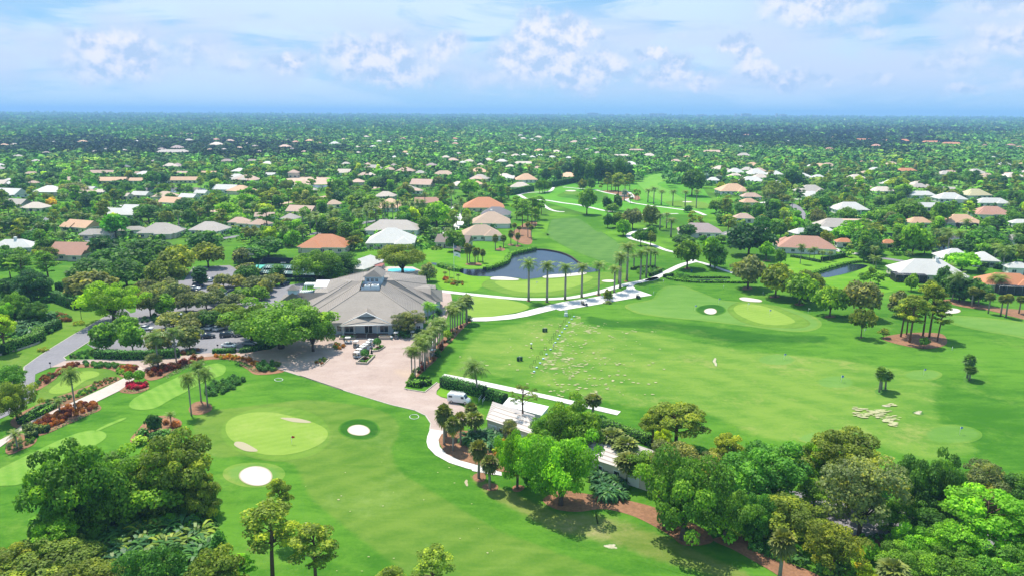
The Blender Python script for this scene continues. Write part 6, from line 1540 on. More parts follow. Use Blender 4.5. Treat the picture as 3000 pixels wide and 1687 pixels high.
house('E',1085,1275,215,'white',"long white roofed pool pavilion behind the clubhouse",70,.4,'hip',detail=True,ref="the pool pavilion",name="pavilion",cat="pavilion",w=22)
p=g('E',1290,245,2.6); rd=empty("sun_shelter",(p.x,p.y,0),"low maroon roofed shelter at the edge of the swimming pool","shelter")
MB().box((0,0,2.6),(7,7,.25)).build("roof",m_redd,rd); [MB().box((x,y,1.25),(.3,.3,2.5)).build("post",m_white,rd) for x in (-3,3) for y in (-3,3)]

sv0,sv1=g('L',800,720),g('L',1500,960)
an_=math.atan2((sv1-sv0).y,(sv1-sv0).x)
m_ridged,nt,b=newmat("ridged_roof")
wv_=N(nt,'ShaderNodeTexWave'); wv_.wave_type = 'BANDS'; wv_.bands_direction = 'Y'; wv_.inputs['Scale'].default_value=.26; wv_.inputs['Distortion'].default_value=.4
L(nt,mapping(nt,N(nt,'ShaderNodeTexCoord').outputs['Object'],rot=(0,0,-an_)),wv_.inputs['Vector'])
L(nt,mixc(nt,ramp(nt,wv_.outputs['Fac'],.05,.3),(.27,.22,.20),(.46,.42,.41)),b.inputs['Base Color'])
def shed(name,label,q,z0,zr,roofm,wallm,door=True):
 """q: four eave corners on the ground plan (front left, front right, back right, back left)"""
 cx=sum(q,Vector())/4; o=empty(name,(cx.x,cx.y,0),label,"building"); off=Vector((-cx.x,-cx.y,0))
 e=[Vector((p.x,p.y,z0)) for p in q]; m0,m1=e[0].lerp(e[3],.5),e[1].lerp(e[2],.5)
 ra,rb=m0.lerp(m1,.16),m0.lerp(m1,.84); ra.z=rb.z=zr
 r_=MB().poly([e[0],e[1],rb,ra]).poly([e[1],e[2],rb]).poly([e[2],e[3],ra,rb]).poly([e[3],e[0],ra]).build("roof",roofm,o); r_.location=off
 w_=MB(); ins=[Vector((cx.x,cx.y,z0)).lerp(p,.95) for p in e]
 for i in range(4): w_.poly([(ins[i].x,ins[i].y,0),(ins[(i+1) % 4].x,ins[(i+1) % 4].y,0),ins[(i+1) % 4],ins[i]])
 x=w_.build("wall",wallm,o); x.location=off
 d=(ins[1]-ins[0]); an=math.atan2(d.y,d.x)
 for f,ww in ((.12,2.4),(.3,1.0),(.5,1.4),(.7,2.4)):
  p=ins[0].lerp(ins[1],f); x=MB().box((p.x,p.y,1.15),(ww,.16,2.1),an,0).box((p.x,p.y,1.1),(ww-.25,.24,1.9),an,1).build("door",[m_white,m_darkp if ww<2 else m_wallw],o); x.location=off
 LANDM.append((label,cx,d.length/2,8,an,d.length)); return o
shed("maintenance_building","grey ribbed roof maintenance building behind the cabbage palms",[g('L',810,640,3.2),g('L',1330,810,3.2),g('L',1330,600,3.2),g('L',880,452,3.2)],3.2,4.6,m_ridged,m_wallc)
shed("maintenance_building","white roofed store beside the grey ribbed roof, under the thin pine",[g('L',985,490,2.9),g('L',1400,600,2.9),g('L',1480,505,2.9),g('L',1055,408,2.9)],2.9,3.4,m_white,m_wallw)
shed("maintenance_building","long pale ribbed roof showing behind the big trees along the range hedge",[g('I',700,560,3.2),g('I',1330,760,3.2),g('I',1420,590,3.2),g('I',860,400,3.2)],3.2,4.4,m_ridged,m_wallc)
sheet("service_yard",G('I',(1250,560),(1500,560),(1800,680),'J',(100,800),(450,850),(800,900),(1250,1020),(1800,1150),(1850,1250),(1400,1220),(1000,1180),(560,1120),(100,960),'I',(1700,830),(1400,760)),m_asph,6)
# ------------------------------------------------------------------ hedges
hedge(G('S',(850,545),(950,575),(1080,625),(1230,672)),2.6,4.0,'emerald',"tall clipped hedge wall beside the lamp post lawn",dens=8)
hedge(G('S',(900,400),(1010,395),(1120,430),(1150,400)),2.4,3.8,'emerald',"zigzag clipped hedge behind the tall hedge wall",dens=8)
hedge(G('S',(1060,300),(1180,280)),2.2,3.2,'emerald',"short hedge piece behind the zigzag hedge",dens=8)
hedge(G('D',(825,1150),(950,1158),(1100,1162),(1300,1158),(1515,1142)),2.2,2.4,'emerald',"long low hedge between the parking lot and the brick drive",dens=10)
hedge(G('D',(1815,1113),(1995,1108)),1.6,1.3,'emerald',"short clipped hedge in front of the white convertible",dens=12)
hedge(G('D',(2042,1108),(2160,1095),(2290,1062)),1.6,1.3,'dark',"short dark hedge running under the spreading oak",dens=12)
hedge(G('L',(352,292),(560,350),(795,412)),2.2,2.9,'emerald',"tall clipped hedge between the van lawn and the range path",dens=12,leaf=.3)
hedge(G('L',(830,428),(920,452),(1010,478)),2.2,2.6,'emerald',"clipped hedge block beyond the white handrail",dens=12,leaf=.3)
hedge(G('I',(890,372),(1080,440),(1262,505),(1420,560),(1600,610),(1745,640)),2.0,2.2,'mid',"long hedge between the range and the pale ribbed roof",dens=12,leaf=.3)
hedge(G('U',(300,840),(500,800),(700,755),(805,725)),3.0,4.0,'emerald',"tall dark hedge along the lane behind the tennis court",dens=5,leaf=.5)
hedge(G('X',(-60,400),(60,385),(180,358),(260,345)),3.5,5.5,'emerald',"dark tall hedge at the bend of the far cart path",dens=4,leaf=.6)
hedge(G('X',(495,295),(620,270),(740,248),(850,225)),3.5,5.5,'dark',"dark tall hedge behind the far green",dens=4,leaf=.6)
hedge(G('X',(1590,118),(1750,85),(1900,58),(2060,28)),4,6.5,'dark',"dark tall hedge along the top of the far fairway",dens=4,leaf=.7)
hedge(G('Y',(662,815),(730,790),(797,762)),1.6,1.8,'mid',"clipped box hedge by the cart path beside the royal palms",dens=8)
hedge(G('Y',(430,735),(560,712),(700,710),(790,745)),1.3,1.2,'olive',"low hedge rim at the back of the palm bed",dens=8)
hedge(G('Y',(842,830),(940,808)),1.5,1.5,'mid',"short hedge at the inlet head beside the cart path",dens=8)
hedge(G('Y',(880,845),(1000,870),(1150,888),(1350,895),(1550,895),(1750,900),(2000,900)),1.5,.9,'bright',"long low green hedge along the narrow inlet",dens=7,leaf=.45)
hedge(G('Y',(1160,830),(1350,838),(1550,838),(1660,840)),1.5,.8,'mid',"low hedge on the far bank of the narrow inlet",dens=7,leaf=.45)
hedge(G('W',(395,425),(520,405),(660,375)),1.4,2.2,'dark',"dark hedge with small palms before the salmon house",dens=7,leaf=.4)
hedge(G('W',(65,380),(210,405),(380,440)),1.4,1.3,'dark',"low dark hedge below the salmon house windows",dens=7,leaf=.4)
hedge(G('W',(1085,590),(1200,612),(1340,625)),1.4,1.4,'mid',"clipped hedge in front of the screened pool",dens=7,leaf=.4)
hedge(G('W',(2130,495),(2260,470)),2.0,2.4,'mid',"boxy hedge beside the white garage",dens=6,leaf=.4)
hedge(G('W',(2270,510),(2345,500)),2.4,2.6,'emerald',"square clipped bush hedge near the shuttered house",dens=6,leaf=.4)
hedge(G('V',(2150,285),(2300,300),(2530,300)),4,4.5,'dark',"dark hedge along the back of the far course",dens=3,leaf=.8)
hedge(G('V',(600,790),(700,800),(790,790)),1.6,1.5,'dark',"hedge along the weathered grey house",dens=5,leaf=.5)
hedge(G('E',(390,405),(560,400),(700,398)),1.4,1.4,'dark',"low hedge along the front fence of the tennis court",dens=8,leaf=.35)
hedge(G('E',(620,130),(780,122),(1050,105)),1.3,1.3,'bright',"bright low hedge in the garden of the orange house",dens=6,leaf=.4)
hedge(G('T',(1300,810),(1460,775)),1.6,1.6,'mid',"clipped hedge in front of the long low grey roof",dens=5,leaf=.5)
hedge(G('U',(1750,555),(1960,520)),2.4,3.0,'emerald',"clipped dark hedge below the salmon gabled house",dens=5,leaf=.5)
hedge(G('D',(15,1125),(180,1062),(330,1008),(325,960)),3.2,3.0,'mid',"leafy hedge curling along the left border wall, near piece",dens=9,leaf=.4,sm=True)
hedge(G('D',(340,960),(420,930),(492,895)),3.0,3.0,'dark',"leafy dark hedge ending the left border wall",dens=9,leaf=.4)
kerb(G('D',(-20,1140),(200,1075),(335,1025),(350,975),(500,905)),wd=.3,h=.5,name="garden_wall",mat=m_stone)
hedge(G('Q',(320,1035),(480,960),(650,880),(860,770)),1.4,1.0,'bright',"bright clipped hedge along the pale path, lower ribbon",dens=12,leaf=.3)
hedge(G('Q',(300,985),(420,915),(600,800),(760,745)),1.2,.8,'emerald',"green clipped hedge along the pale path, upper ribbon",dens=12,leaf=.3)
hedge(G('Q',(420,1110),(520,1140),(640,1150),(755,1140)),2.0,1.4,'olive',"dark clipped hedge rounding the end of the rust coloured bed",dens=14,leaf=.25)
hedge(G('Q',(430,1260),(500,1240),(560,1240)),1.8,1.4,'olive',"small olive clipped hedge beside the date palm bed",dens=14,leaf=.25)
hedge(G('N',(1640,1110),(1800,1130)),2.4,1.5,'bright',"flat topped clipped hedge in the plaza corner bed",dens=14,leaf=.28)
hedge(G('N',(1740,1010),(1830,1000),(1960,1020)),1.0,1.1,'bright',"thin clipped hedge at the back of the plaza corner bed",dens=14,leaf=.28)
hedge(G('N',(1880,1120),(1970,1070)),1.3,1.3,'bright',"rounded clipped hedge at the side of the plaza corner bed",dens=14,leaf=.28)
hedge(G('N',(640,665),(770,665),(885,560),(800,560)),.8,.6,'bright',"bright clipped edging of the lower plaza planter",dens=16,leaf=.25)
hedge(G('N',(870,440),(985,440),(1075,375),(985,362)),.8,.6,'bright',"bright clipped edging of the upper plaza planter",dens=16,leaf=.25)
hedge(G('F',(1060,234),(1000,250),(940,264),(870,280),(840,300),(825,340),(770,370),(700,395),(640,408)),2.6,1.4,'bright',"bushy green reeds along the curved pond bank",dens=6,leaf=.55,sm=True,name="reed_bank")
hedge(G('F',(250,378),(300,395),(390,418),(440,425)),2.6,1.6,'bright',"green reeds along the channel below the flagpole",dens=6,leaf=.5,name="reed_bank")
hedge(G('W',(150,590),(300,560),(430,520),(600,470),(760,440),(850,440)),2.2,1.0,'bright',"grassy bank of reeds behind the right hand inlet",dens=5,leaf=.5,name="reed_bank",sm=True)
# ------------------------------------------------------------------ flower beds: every mound its own
def bed(n,pts,colours,label,group,size=(.55,.85),kind='shrub',seed=0,parts=False,minsep=.8):
 nm_=next((v for k_,v in (('rust bronze maroon red','croton_shrub'),('gold yellow lime','golden_shrub'),('magenta','flowering_shrub')) if colours[0] in k_.split()),None) if kind == 'shrub' else None
 r=random.Random(seed); xs=[p.x for p in pts]; ys=[p.y for p in pts]; poly=[(p.x,p.y) for p in pts]; got=[]
 for _ in range(n*60):
  if len(got)>=n: break
  x,y=r.uniform(min(xs),max(xs)),r.uniform(min(ys),max(ys))
  if not in_poly(poly,[x],[y])[0] or any((x-a) **2+(y-b_) **2<minsep **2 for a,b_ in got): continue
  got.append((x,y)); s_=r.uniform(*size)*.88; cc=r.choice(colours)
  plant(kind,(x,y,.06),2*s_,1.5*s_,cc,label,group,parts=parts,name=nm_)
bed(46,G('Q',(560,1080),(640,960),(820,880),(1000,810),(1150,760),(1350,705),(1490,715),(1500,790),(1300,860),(1150,920),(1000,1000),(850,1080),(700,1090)),['rust','bronze','rust','maroon','bronze'],"rust and bronze croton mound in the long bed beside the pale path","croton mounds in the long bed",(.6,.95),'clipped shrub',3,minsep=1.2)
groundcover("edging_plants",G('Q',(780,1165),(1000,1070),(1200,985),(1390,900),(1560,800),(1570,770),(1380,860),(1150,960),(900,1080),(790,1130)),.5,'grey',"pale green edging tufts along the rim of the rust coloured bed",leaf=.3,dens=9)
bed(30,G('D',(1220,1305),(1240,1275),(1400,1225),(1600,1165),(1740,1150),(1700,1175),(1500,1245),(1350,1310)),['maroon','red','bronze','maroon'],"dark maroon shrub in the bed along the brick drive","maroon shrubs along the brick drive",(.8,1.25),'shrub',5,minsep=1.1)
groundcover("edging_plants",G('D',(1380,1315),(1480,1260),(1600,1205),(1720,1172),(1740,1185),(1600,1235),(1420,1330)),.5,'grey',"low grey green edging plants before the maroon shrubs",leaf=.3,dens=9)
bed(16,G('D',(1830,1140),(1940,1140),(2050,1160),(2000,1170),(1850,1158)),['gold','yellow','gold'],"golden shrub in the bed rim below the hedges","golden shrubs along the plaza bed",(.6,.9),'shrub',7,minsep=.9)
bed(12,G('D',(2050,1160),(2130,1172),(2200,1205),(2180,1225),(2080,1185)),['gold','bronze','rust'],"orange gold shrub where the plaza bed bends","orange gold shrubs at the bed bend",(.6,.9),'shrub',8,minsep=.9)
groundcover("edging_plants",G('D',(1900,1165),(2040,1180),(2160,1245),(2200,1285),(2140,1270),(2040,1205)),.5,'grey',"small grey green tufts on the inner rim of the plaza bed",leaf=.3,dens=9)
bed(18,G('E',(165,1240),(180,1180),(250,1160),(330,1170),(330,1240),(260,1265)),['dark','emerald'],"dark green shrub in the clump at the plaza bed end","dark shrubs at the plaza bed end",(.8,1.2),'shrub',10,minsep=1.0)
bed(5,G('E',(330,1180),(400,1190),(405,1230),(340,1240)),['olive'],"olive shrub beside the dark clump at the plaza edge","olive shrubs at the plaza edge",(.8,1.1),'shrub',11)
bed(40,G('G',(1470,130),(1520,60),(1600,40),(1700,15),(1765,40),(1740,80),(1620,130),(1530,150)),['emerald','dark'],"broad leaved dark shrub in the clump behind the three palms","shrubs in the clump behind the three palms",(.8,1.2),'shrub',12,minsep=1.0)
bed(22,G('D',(480,1290),(560,1225),(640,1200),(680,1215),(560,1265),(500,1300)),['bronze','maroon','rust'],"bronze shrub in the upper curve of the small green's border","bronze shrubs bordering the small green",(.6,.9),'shrub',13,minsep=.9)
bed(14,G('D',(310,1380),(360,1320),(450,1290),(470,1310),(400,1370),(330,1400)),['maroon','bronze','dark'],"dark bronze shrub in the left clump by the small green","bronze shrubs left of the small green",(.7,1.0),'shrub',14,minsep=.9)
bed(20,G('D',(700,1205),(760,1200),(1000,1210),(990,1240),(820,1235),(720,1230)),['dark','mid','emerald'],"green mound in the row between brick drive and small green","green mounds by the brick drive",(.6,.85),'clipped shrub',15,minsep=1.0)
bed(18,G('D',(985,1260),(1010,1240),(1080,1300),(1070,1310),(1000,1290)),['bright','lime'],"lime green mound at the tip of the bronze wedge bed","lime mounds at the wedge bed",(.5,.75),'shrub',16,minsep=.8)
bed(24,G('D',(1030,1230),(1100,1220),(1165,1235),(1150,1270),(1090,1295),(1040,1265)),['bronze','rust','maroon'],"bronze shrub filling the wedge bed by the pale path","bronze shrubs in the wedge bed",(.5,.8),'shrub',17,minsep=.8)
bed(26,G('Q',(1370,470),(1500,380),(1700,310),(1850,310),(1860,335),(1700,400),(1500,470),(1420,480)),['olive','bronze','grey'],"small olive mound in the upper end of the path border","olive mounds of the path border",(.4,.6),'shrub',18,minsep=.8)
bed(20,G('Q',(1190,580),(1300,500),(1450,460),(1500,490),(1380,560),(1220,620)),['bright','lime','emerald'],"lime green mound in the middle of the path border","lime mounds of the path border",(.5,.75),'shrub',19,minsep=.8)
bed(16,G('Q',(660,720),(800,660),(1050,590),(1150,620),(1000,690),(800,730)),['dark','emerald','olive'],"dark green mound in the lower path border","dark mounds of the path border",(.5,.75),'shrub',20,minsep=.9)
bed(22,G('Q',(1990,470),(2000,410),(2300,400),(2310,440),(2200,490),(2050,490)),['magenta','red','magenta'],"magenta flowering shrub below the two clipped lollipop trees","magenta shrubs at the path fork",(.7,1.0),'shrub',21,minsep=.8)
groundcover("edging_plants",G('Q',(1920,510),(2000,490),(2200,505),(2320,480),(2300,510),(2100,535),(1960,530)),.5,'grey',"grey green tufts edging the magenta bed",leaf=.3,dens=9)
bed(16,G('Q',(110,1380),(160,1320),(260,1300),(400,1280),(540,1230),(560,1290),(420,1380),(260,1440),(140,1440)),['grey','olive','mid'],"grey green mound under the date palm by the pale path","mounds under the date palm",(.5,.8),'shrub',23,minsep=1.0)
bed(16,G('S',(1150,930),(1180,890),(1300,875),(1340,900),(1280,935)),['yellow','lime'],"yellow shrub in the oval bed below the lamp post","yellow shrubs of the oval bed",(.5,.7),'shrub',24,minsep=.7)
bed(16,G('S',(590,1340),(620,1310),(720,1295),(760,1320),(700,1350)),['yellow','lime'],"yellow shrub in the oval bed by the road sign","yellow shrubs of the sign bed",(.5,.7),'shrub',25,minsep=.7)
bed(20,G('S',(880,800),(900,750),(1000,750),(1140,830),(1120,870),(980,870)),['bronze','dark','mid'],"bronze tinged shrub at the corner of the hedge lawn","bronze tinged shrubs at the hedge lawn",(.9,1.3),'shrub',26,minsep=1.2)
bed(26,[p for p in BED['driveway']],['bronze','olive','rust','dark','maroon'],"mixed bronze and green shrub at the feet of the driveway palms","shrubs under the driveway palms",(.6,.95),'shrub',27,minsep=1.2)
bed(9,G('F',(285,500),(300,475),(325,480),(320,500)),['rust','gold'],"rust coloured shrub at the left of the flagpole bed","rust shrubs of the flagpole bed",(.7,1.0),'shrub',28)
bed(10,G('F',(305,520),(330,495),(370,505),(350,525)),['yellow','lime'],"yellow shrub in the middle of the flagpole bed","yellow shrubs of the flagpole bed",(.7,1.0),'shrub',29)
bed(12,G('F',(350,535),(380,515),(450,520),(450,540),(400,545)),['gold','bronze','olive'],"golden shrub at the front of the flagpole bed","golden shrubs of the flagpole bed",(.7,1.0),'shrub',30)
bed(30,G('Y',(480,760),(560,730),(700,720),(740,745),(650,790),(540,795)),['emerald','bright'],"leafy green shrub filling the royal palm bed","shrubs of the royal palm bed",(.8,1.2),'shrub',31,minsep=1.2)
bed(20,G('Y',(960,850),(960,800),(1050,790),(1140,820),(1130,860),(1040,868)),['bright','emerald'],"bright leafy shrub at the head of the narrow inlet","shrubs at the inlet head",(.9,1.3),'shrub',32,minsep=1.2)
bed(14,G('L',(905,1000),(930,920),(980,860),(1000,900),(985,1040),(930,1050)),['yellow','lime','gold'],"yellow leaved shrub spilling at the edge of the mulch island","yellow shrubs at the mulch island",(.7,1.1),'shrub',33,minsep=.9)
bed(18,G('J',(10,1260),(60,1200),(200,1260),(300,1330),(280,1370),(120,1310)),['emerald','dark'],"broad leaved dark shrub along the orange mulch strip","shrubs along the orange mulch strip",(.8,1.2),'shrub',34,minsep=1.1)
bed(14,G('J',(700,1440),(720,1260),(780,1230),(860,1420),(800,1460)),['lime','yellow','bright'],"lime and yellow shrub in the opening between the front trees","lime shrubs between the front trees",(.7,1.1),'shrub',35,minsep=.9)
bed(12,G('D',(1200,830),(1250,805),(1380,805),(1390,850),(1280,865),(1210,855)),['deep','dark'],"dark low shrub on the parking island behind the white sedan","dark shrubs on the parking island",(.9,1.3),'shrub',36,minsep=1.3)
bed(14,G('D',(560,1160),(700,1105),(830,1085),(820,1150),(700,1158)),['mid','grey','emerald'],"loose green shrub on the planted tip between road and drive","shrubs on the planted tip",(.7,1.1),'shrub',37,minsep=1.2)
bed(8,G('D',(1530,1130),(1560,1090),(1700,1090),(1710,1110),(1600,1135)),['olive','bronze','dark'],"olive brown shrub at the end of the long low hedge","olive shrubs at the hedge end",(.8,1.1),'shrub',38,minsep=1.0)
bed(10,G('N',(240,210),(300,180),(520,180),(525,205)),['mid','bright'],"leafy plant in the porch edge trough","plants in the porch edge trough",(.5,.7),'shrub',39,minsep=.7)
bed(10,G('N',(960,150),(1200,150),(1205,215),(1000,220)),['mid','olive','gold'],"flowering plant in the trough beside the porch steps","plants in the porch step trough",(.5,.7),'shrub',40,minsep=.7)
bed(10,G('E',(890,1020),(900,990),(960,995),(1000,1015),(940,1050)),['gold','yellow','olive'],"golden olive shrub in the wedge planter by the golf carts","golden shrubs in the wedge planter",(.7,.9),'shrub',41,minsep=.8)
bed(8,G('E',(710,1170),(790,1125),(845,1140),(790,1195)),['olive','bronze','dark'],"olive shrub in the low planter on the shaded plaza","olive shrubs on the shaded plaza",(.6,.8),'shrub',42,minsep=.9)
bed(7,G('N',(690,600),(760,590),(790,620),(720,640)),['maroon','bronze'],"dark bronze plant inside the lower plaza planter","bronze plants in the lower planter",(.4,.6),'shrub',43,minsep=.5)
bed(7,G('N',(910,415),(960,395),(1010,400),(960,425)),['maroon','bronze'],"dark bronze plant inside the upper plaza planter","bronze plants in the upper planter",(.4,.6),'shrub',44,minsep=.5)

def topiary(c,x,y,label,w_=2.2,h_=2.6,colr='emerald'):
 B=g(c,x,y); o=empty("topiary_tree",B,label,"topiary")
 tm=MB().tube([(0,0,0),(0,0,h_*.6)],[.08,.06],6).build("trunk",m_bark,o)
 cm,_t=proto_mesh(PROTO['clipped shrub'][0],'clipped shrub',0); link("crown",cm,o,(0,0,h_*.38),0,(w_/2,w_/2,h_*.5),GREENS[colr])
 PLANTS.append((o,'topiary',colr,B,w_,h_,False,None)); return o
topiary('N',960,400,"round clipped lollipop tree in the upper plaza planter",2.4,3.0); topiary('N',725,610,"round clipped lollipop tree in the lower plaza planter",2.4,2.8)
topiary('Q',2040,400,"smaller round lollipop tree above the magenta bed",2.3,3.2,'bright'); topiary('Q',2200,400,"larger round lollipop tree above the magenta bed",2.8,3.4,'bright')
topiary('N',2310,250,"bright loose lollipop tree at the plaza corner by the range",2.6,3.2,'lime')
for c,x,y,w_,h_,cl,lb in (('N',2190,430,1.9,2.6,'maroon',"dark maroon upright shrub beside the driveway palms"),('N',2120,560,2.4,2.8,'dark',"dark green rounded bush at the range side of the palms"),('N',1745,860,1.6,1.9,'emerald',"green rounded bush among the driveway palm trunks"),('N',1625,1000,2.0,1.6,'bright',"low green bush at the tip of the palm bed"),('N',1565,1110,1.9,1.9,'bright',"round bush at the plaza corner of the flat hedge"),('N',1640,950,1.6,1.7,'lime',"bright round bush at the foot of the first palms"),('N',1810,790,1.2,1.3,'red',"small red shrub at the feet of the driveway palms"),
       ('F',1680,690,3.6,1.1,'olive',"flat dark bush under the little tree by the cart path"),('F',500,835,3.2,2.0,'dark',"dark bush at the foot of the silver palm")):
 plant('shrub',g(c,x,y),w_,h_,cl,lb,parts=True)
# ------------------------------------------------------------------ trees placed one by one
T=tree

T('dense tree','G',560,1160,620,500,(.034,.105,.018),"broad green tree forming the left side of the front grove")
T('dense tree','G',1020,1010,640,545,'mid',"brighter green tree at the heart of the front grove")
T('dense tree','G',1280,960,560,440,'olive',"brown tinged tree at the back of the front grove")
T('dense tree','G',1480,1010,260,740,'olive',"small brownish tree at the right shoulder of the front grove")
T('airy tree','G',1120,980,330,760,'grey',"grey green leafy tree in front of the brown tinged one")
T('dense tree','G',780,1100,420,700,'mid',"yellow green tree inside the front grove above the large leaves")
T('dense tree','G',330,1440,620,1150,'olive',"olive tree cut by the lower edge left of the large leaves")
T('dense tree','G',60,1500,420,1235,'olive',"olive bushy tree in the lower left corner of the grove")
T('dense tree','G',640,1600,520,1330,'olive',"dark bushy tree below the large leaved plants")
T('umbrella pine','G',420,1330,330,1060,'bright',"little bright pine at the left foot of the front grove")
T('dense tree','G',1150,1640,480,1215,'emerald',"vivid green tree beneath the large leaved plants")
T('umbrella pine','G',1590,1760,470,1290,'pine',"flat pale pine top in the lower edge right of the grove")
T('tall tree','G',1595,1330,110,1120,'emerald',"narrow vivid green tree at the grove's right end")
T('shrub','G',1020,490,150,420,'lime',"lime yellow bush at the back edge of the front grove")
k_=0
for (x,y) in ((830,1200),(950,1180),(1070,1160),(1190,1150),(1310,1130),(1420,1190),(1500,1280),(1350,1250),(1220,1270),(1080,1280),(950,1300),(820,1310),(740,1260),(900,1390),(1060,1370),(1450,1330)):
 plant('large leaved plant',g('G',x,y),5.0,4.4,['dark','deep','palm'][k_ % 3],"grey green plant with big arching leaves in the thicket below the front grove","large leaved plants below the front grove"); k_+=1

T('round tree','G',1120,410,115,285,'deep',"small dark round tree in the mixed island bed")
for x,y,w_,t_,cl,lb in ((1040,440,120,370,'emerald',"glossy green shrub at the left of the mixed island bed"),(1180,440,150,365,'emerald',"glossy green shrub at the front of the mixed island bed"),(1110,455,110,400,'dark',"dark shrub below the small round tree"),(1270,370,75,310,'rust',"orange red croton in the mixed island bed"),(1205,350,60,310,'bronze',"bronze croton beside the little palm")):
 T('shrub','G',x,y,w_,t_,cl,lb)
T('date palm','G',1240,360,90,262,'palm',"little stemless palm above the red crotons")

T('big oak','Q',275,965,640,375,'olive',"leaning olive green tree over the pale path at the left edge")
T('airy tree','Q',200,560,520,105,'emerald',"pale flowering green tree at the left edge by the road end")
T('feather palm','Q',1192,845,340,115,'palm',"tall slim palm rising from the rust coloured bed")
T('date palm','Q',945,870,250,630,'palm',"small feathery palm at the path side of the rust coloured bed")
T('date palm','Q',275,1420,310,1125,'palm',"bushy date palm in the round bed at the lower end of the path")
T('feather palm','G',1385,287,140,-29,'palm',"first of the three tall palms on the mulch ring, standing alone")
T('feather palm','G',1456,190,145,-114,'palm',"middle of the three tall palms, set farthest back")
T('feather palm','G',1503,226,150,-63,'palm',"third of the three tall palms, beside the dark shrub clump")
T('feather palm','D',1345,1225,210,925,'palm',"tall palm before the long low hedge, by the pale leaning tree")
T('feather palm','D',1498,1190,170,885,'palm',"tall palm at the end of the long low hedge")
T('airy tree','D',1300,1235,190,1120,'grey',"pale grey leaning tree between brick drive and pale path")

T('dense tree','D',290,665,320,420,'deep',"very dark glossy tree beside the tall hedge wall")
T('pine','D',430,575,230,245,'mid',"tall red barked pine behind the dark glossy tree")
T('pine','D',190,560,260,270,'mid',"spreading pine at the left edge above the woodland")
T('open tree','D',90,480,200,250,'dark',"open dark tree at the left edge below the white roof")
T('dense tree','D',130,830,260,610,'mid',"leafy green tree in the thicket behind the left hedge")
T('dense tree','D',10,900,200,690,'bright',"bright tree at the very left edge of the thicket")
T('dense tree','D',300,860,220,690,'dark',"dark leafy tree in the thicket near the lawn corner")
T('umbrella pine','D',45,1110,250,800,'lime',"bright pine with a bare trunk at the left border wall")
for x,y in ((170,910),(240,900),(320,850),(370,830),(120,950),(260,960)):
 plant('large leaved plant',g('D',x,y),6,5,['deep','dark'][x % 2],"dark large leaved plant massed behind the left border hedge","large leaved plants behind the left border hedge")
T('shrub','D',400,680,120,625,'emerald',"low rounded shrub at the foot of the tall hedge wall")
T('shrub','D',460,815,110,760,'emerald',"green shrub at the lawn corner before the bronze one")
T('dense tree','D',60,640,180,490,'deep',"dark rounded tree at the left edge under the pines")
T('big oak','S',1800,895,960,255,(.085,.19,.012),"big lime green tree with three pale trunks at the lot entrance")

for (x,y,w_,t_,cl,lb) in ((800,690,470,425,'grey',"wide grey green oak behind the lime green tree"),(800,520,420,330,'dark',"dark spreading oak above the zigzag hedge"),(1080,560,360,345,'dark',"dark oak between the zigzag hedge and the olive trees"),(1180,440,380,250,'dark',"dark oak crown in the row below the salmon house"),(980,400,380,225,'dark',"broad dark oak beside the salmon house"),(1380,340,330,170,'dark',"dark oak at the end of the row toward the grey houses"),(1200,310,330,160,'dark',"dark oak behind the row, near the hedge lane")):
 T('spreading tree','D',x,y,w_,t_,cl,lb)
T('round tree','D',900,330,250,145,'deep',"deep green round tree next to the salmon house"); T('round tree','D',1740,240,280,75,'dark',"dark round tree by the grey many ridged house")
T('spreading tree','D',1510,450,350,215,'olive',"olive tree highest of the pair over the lot corner"); T('spreading tree','D',1410,560,310,345,'olive',"olive tree lowest of the pair over the lot corner"); T('spreading tree','D',1770,390,300,190,'olive',"olive tree near the tennis court approach")
T('tall tree','D',1705,545,140,375,'deep',"blue green conical tree at the lot corner by the dark cars")
T('spreading tree','D',2150,330,360,200,'emerald',"green trees hedge crown behind the tennis court, left part"); T('spreading tree','D',2280,300,300,150,'emerald',"green crown behind the tennis court, right part")
T('round tree','D',2060,370,170,230,'grey',"grey tree left of the tennis court"); T('round tree','D',2110,470,230,355,'grey',"grey green tree in front of the tennis court corner")
for i,(x,y,w_,t_,cl) in enumerate(((330,790,310,395,'grey'),(550,770,290,465,'bright'),(890,715,280,450,'grey'),(1210,690,330,425,'grey'),(1375,600,220,375,'grey'),(1640,640,310,435,'grey'),(1770,520,290,325,'mid'),(2040,535,230,305,'mid'),(2060,400,350,165,'grey'),(2300,310,230,125,'grey'),(1870,270,270,20,'dark'),(1480,340,240,130,'grey'),(1680,340,250,145,'grey'),(690,975,360,710,'grey'),(1020,980,260,715,'grey'),(1260,970,330,715,'dark'),(2320,200,200,-10,'deep'),(1350,420,230,290,'grey'),(700,600,280,280,'grey'),(480,560,300,270,'grey'),(250,600,240,350,'grey'),(1450,470,160,350,'dark'),(2150,470,200,220,'grey'),(820,480,300,300,'grey'),(1050,560,260,400,'grey'),(600,400,330,180,'grey'),(300,480,300,230,'grey'),(1180,900,300,700,'grey'),(1560,820,330,600,'olive'),(1500,980,280,790,'olive'),(950,1040,280,830,'grey'))):
 T('round tree' if i in (1,6,7) else 'tall tree' if i==16 else 'spreading tree','O',x,y,w_*1.3,t_,cl,desc="parking island tree",parts=True)
for (x,y,w_,t_,lb) in ((905,1098,250,865,"bushy green tree at the lot corner by the entry road"),(1130,1102,210,870,"bushy tree beside it toward the long low hedge"),(1085,955,220,785,"bushy tree behind the corner pair, near the white sedan"),(1350,1100,250,910,"grey tree behind the two tall hedge palms"),(1612,1083,210,895,"dark tree at the end of the long low hedge")):
 T('round tree','D',x,y,w_,t_,'mid' if x<1300 else 'grey',lb)

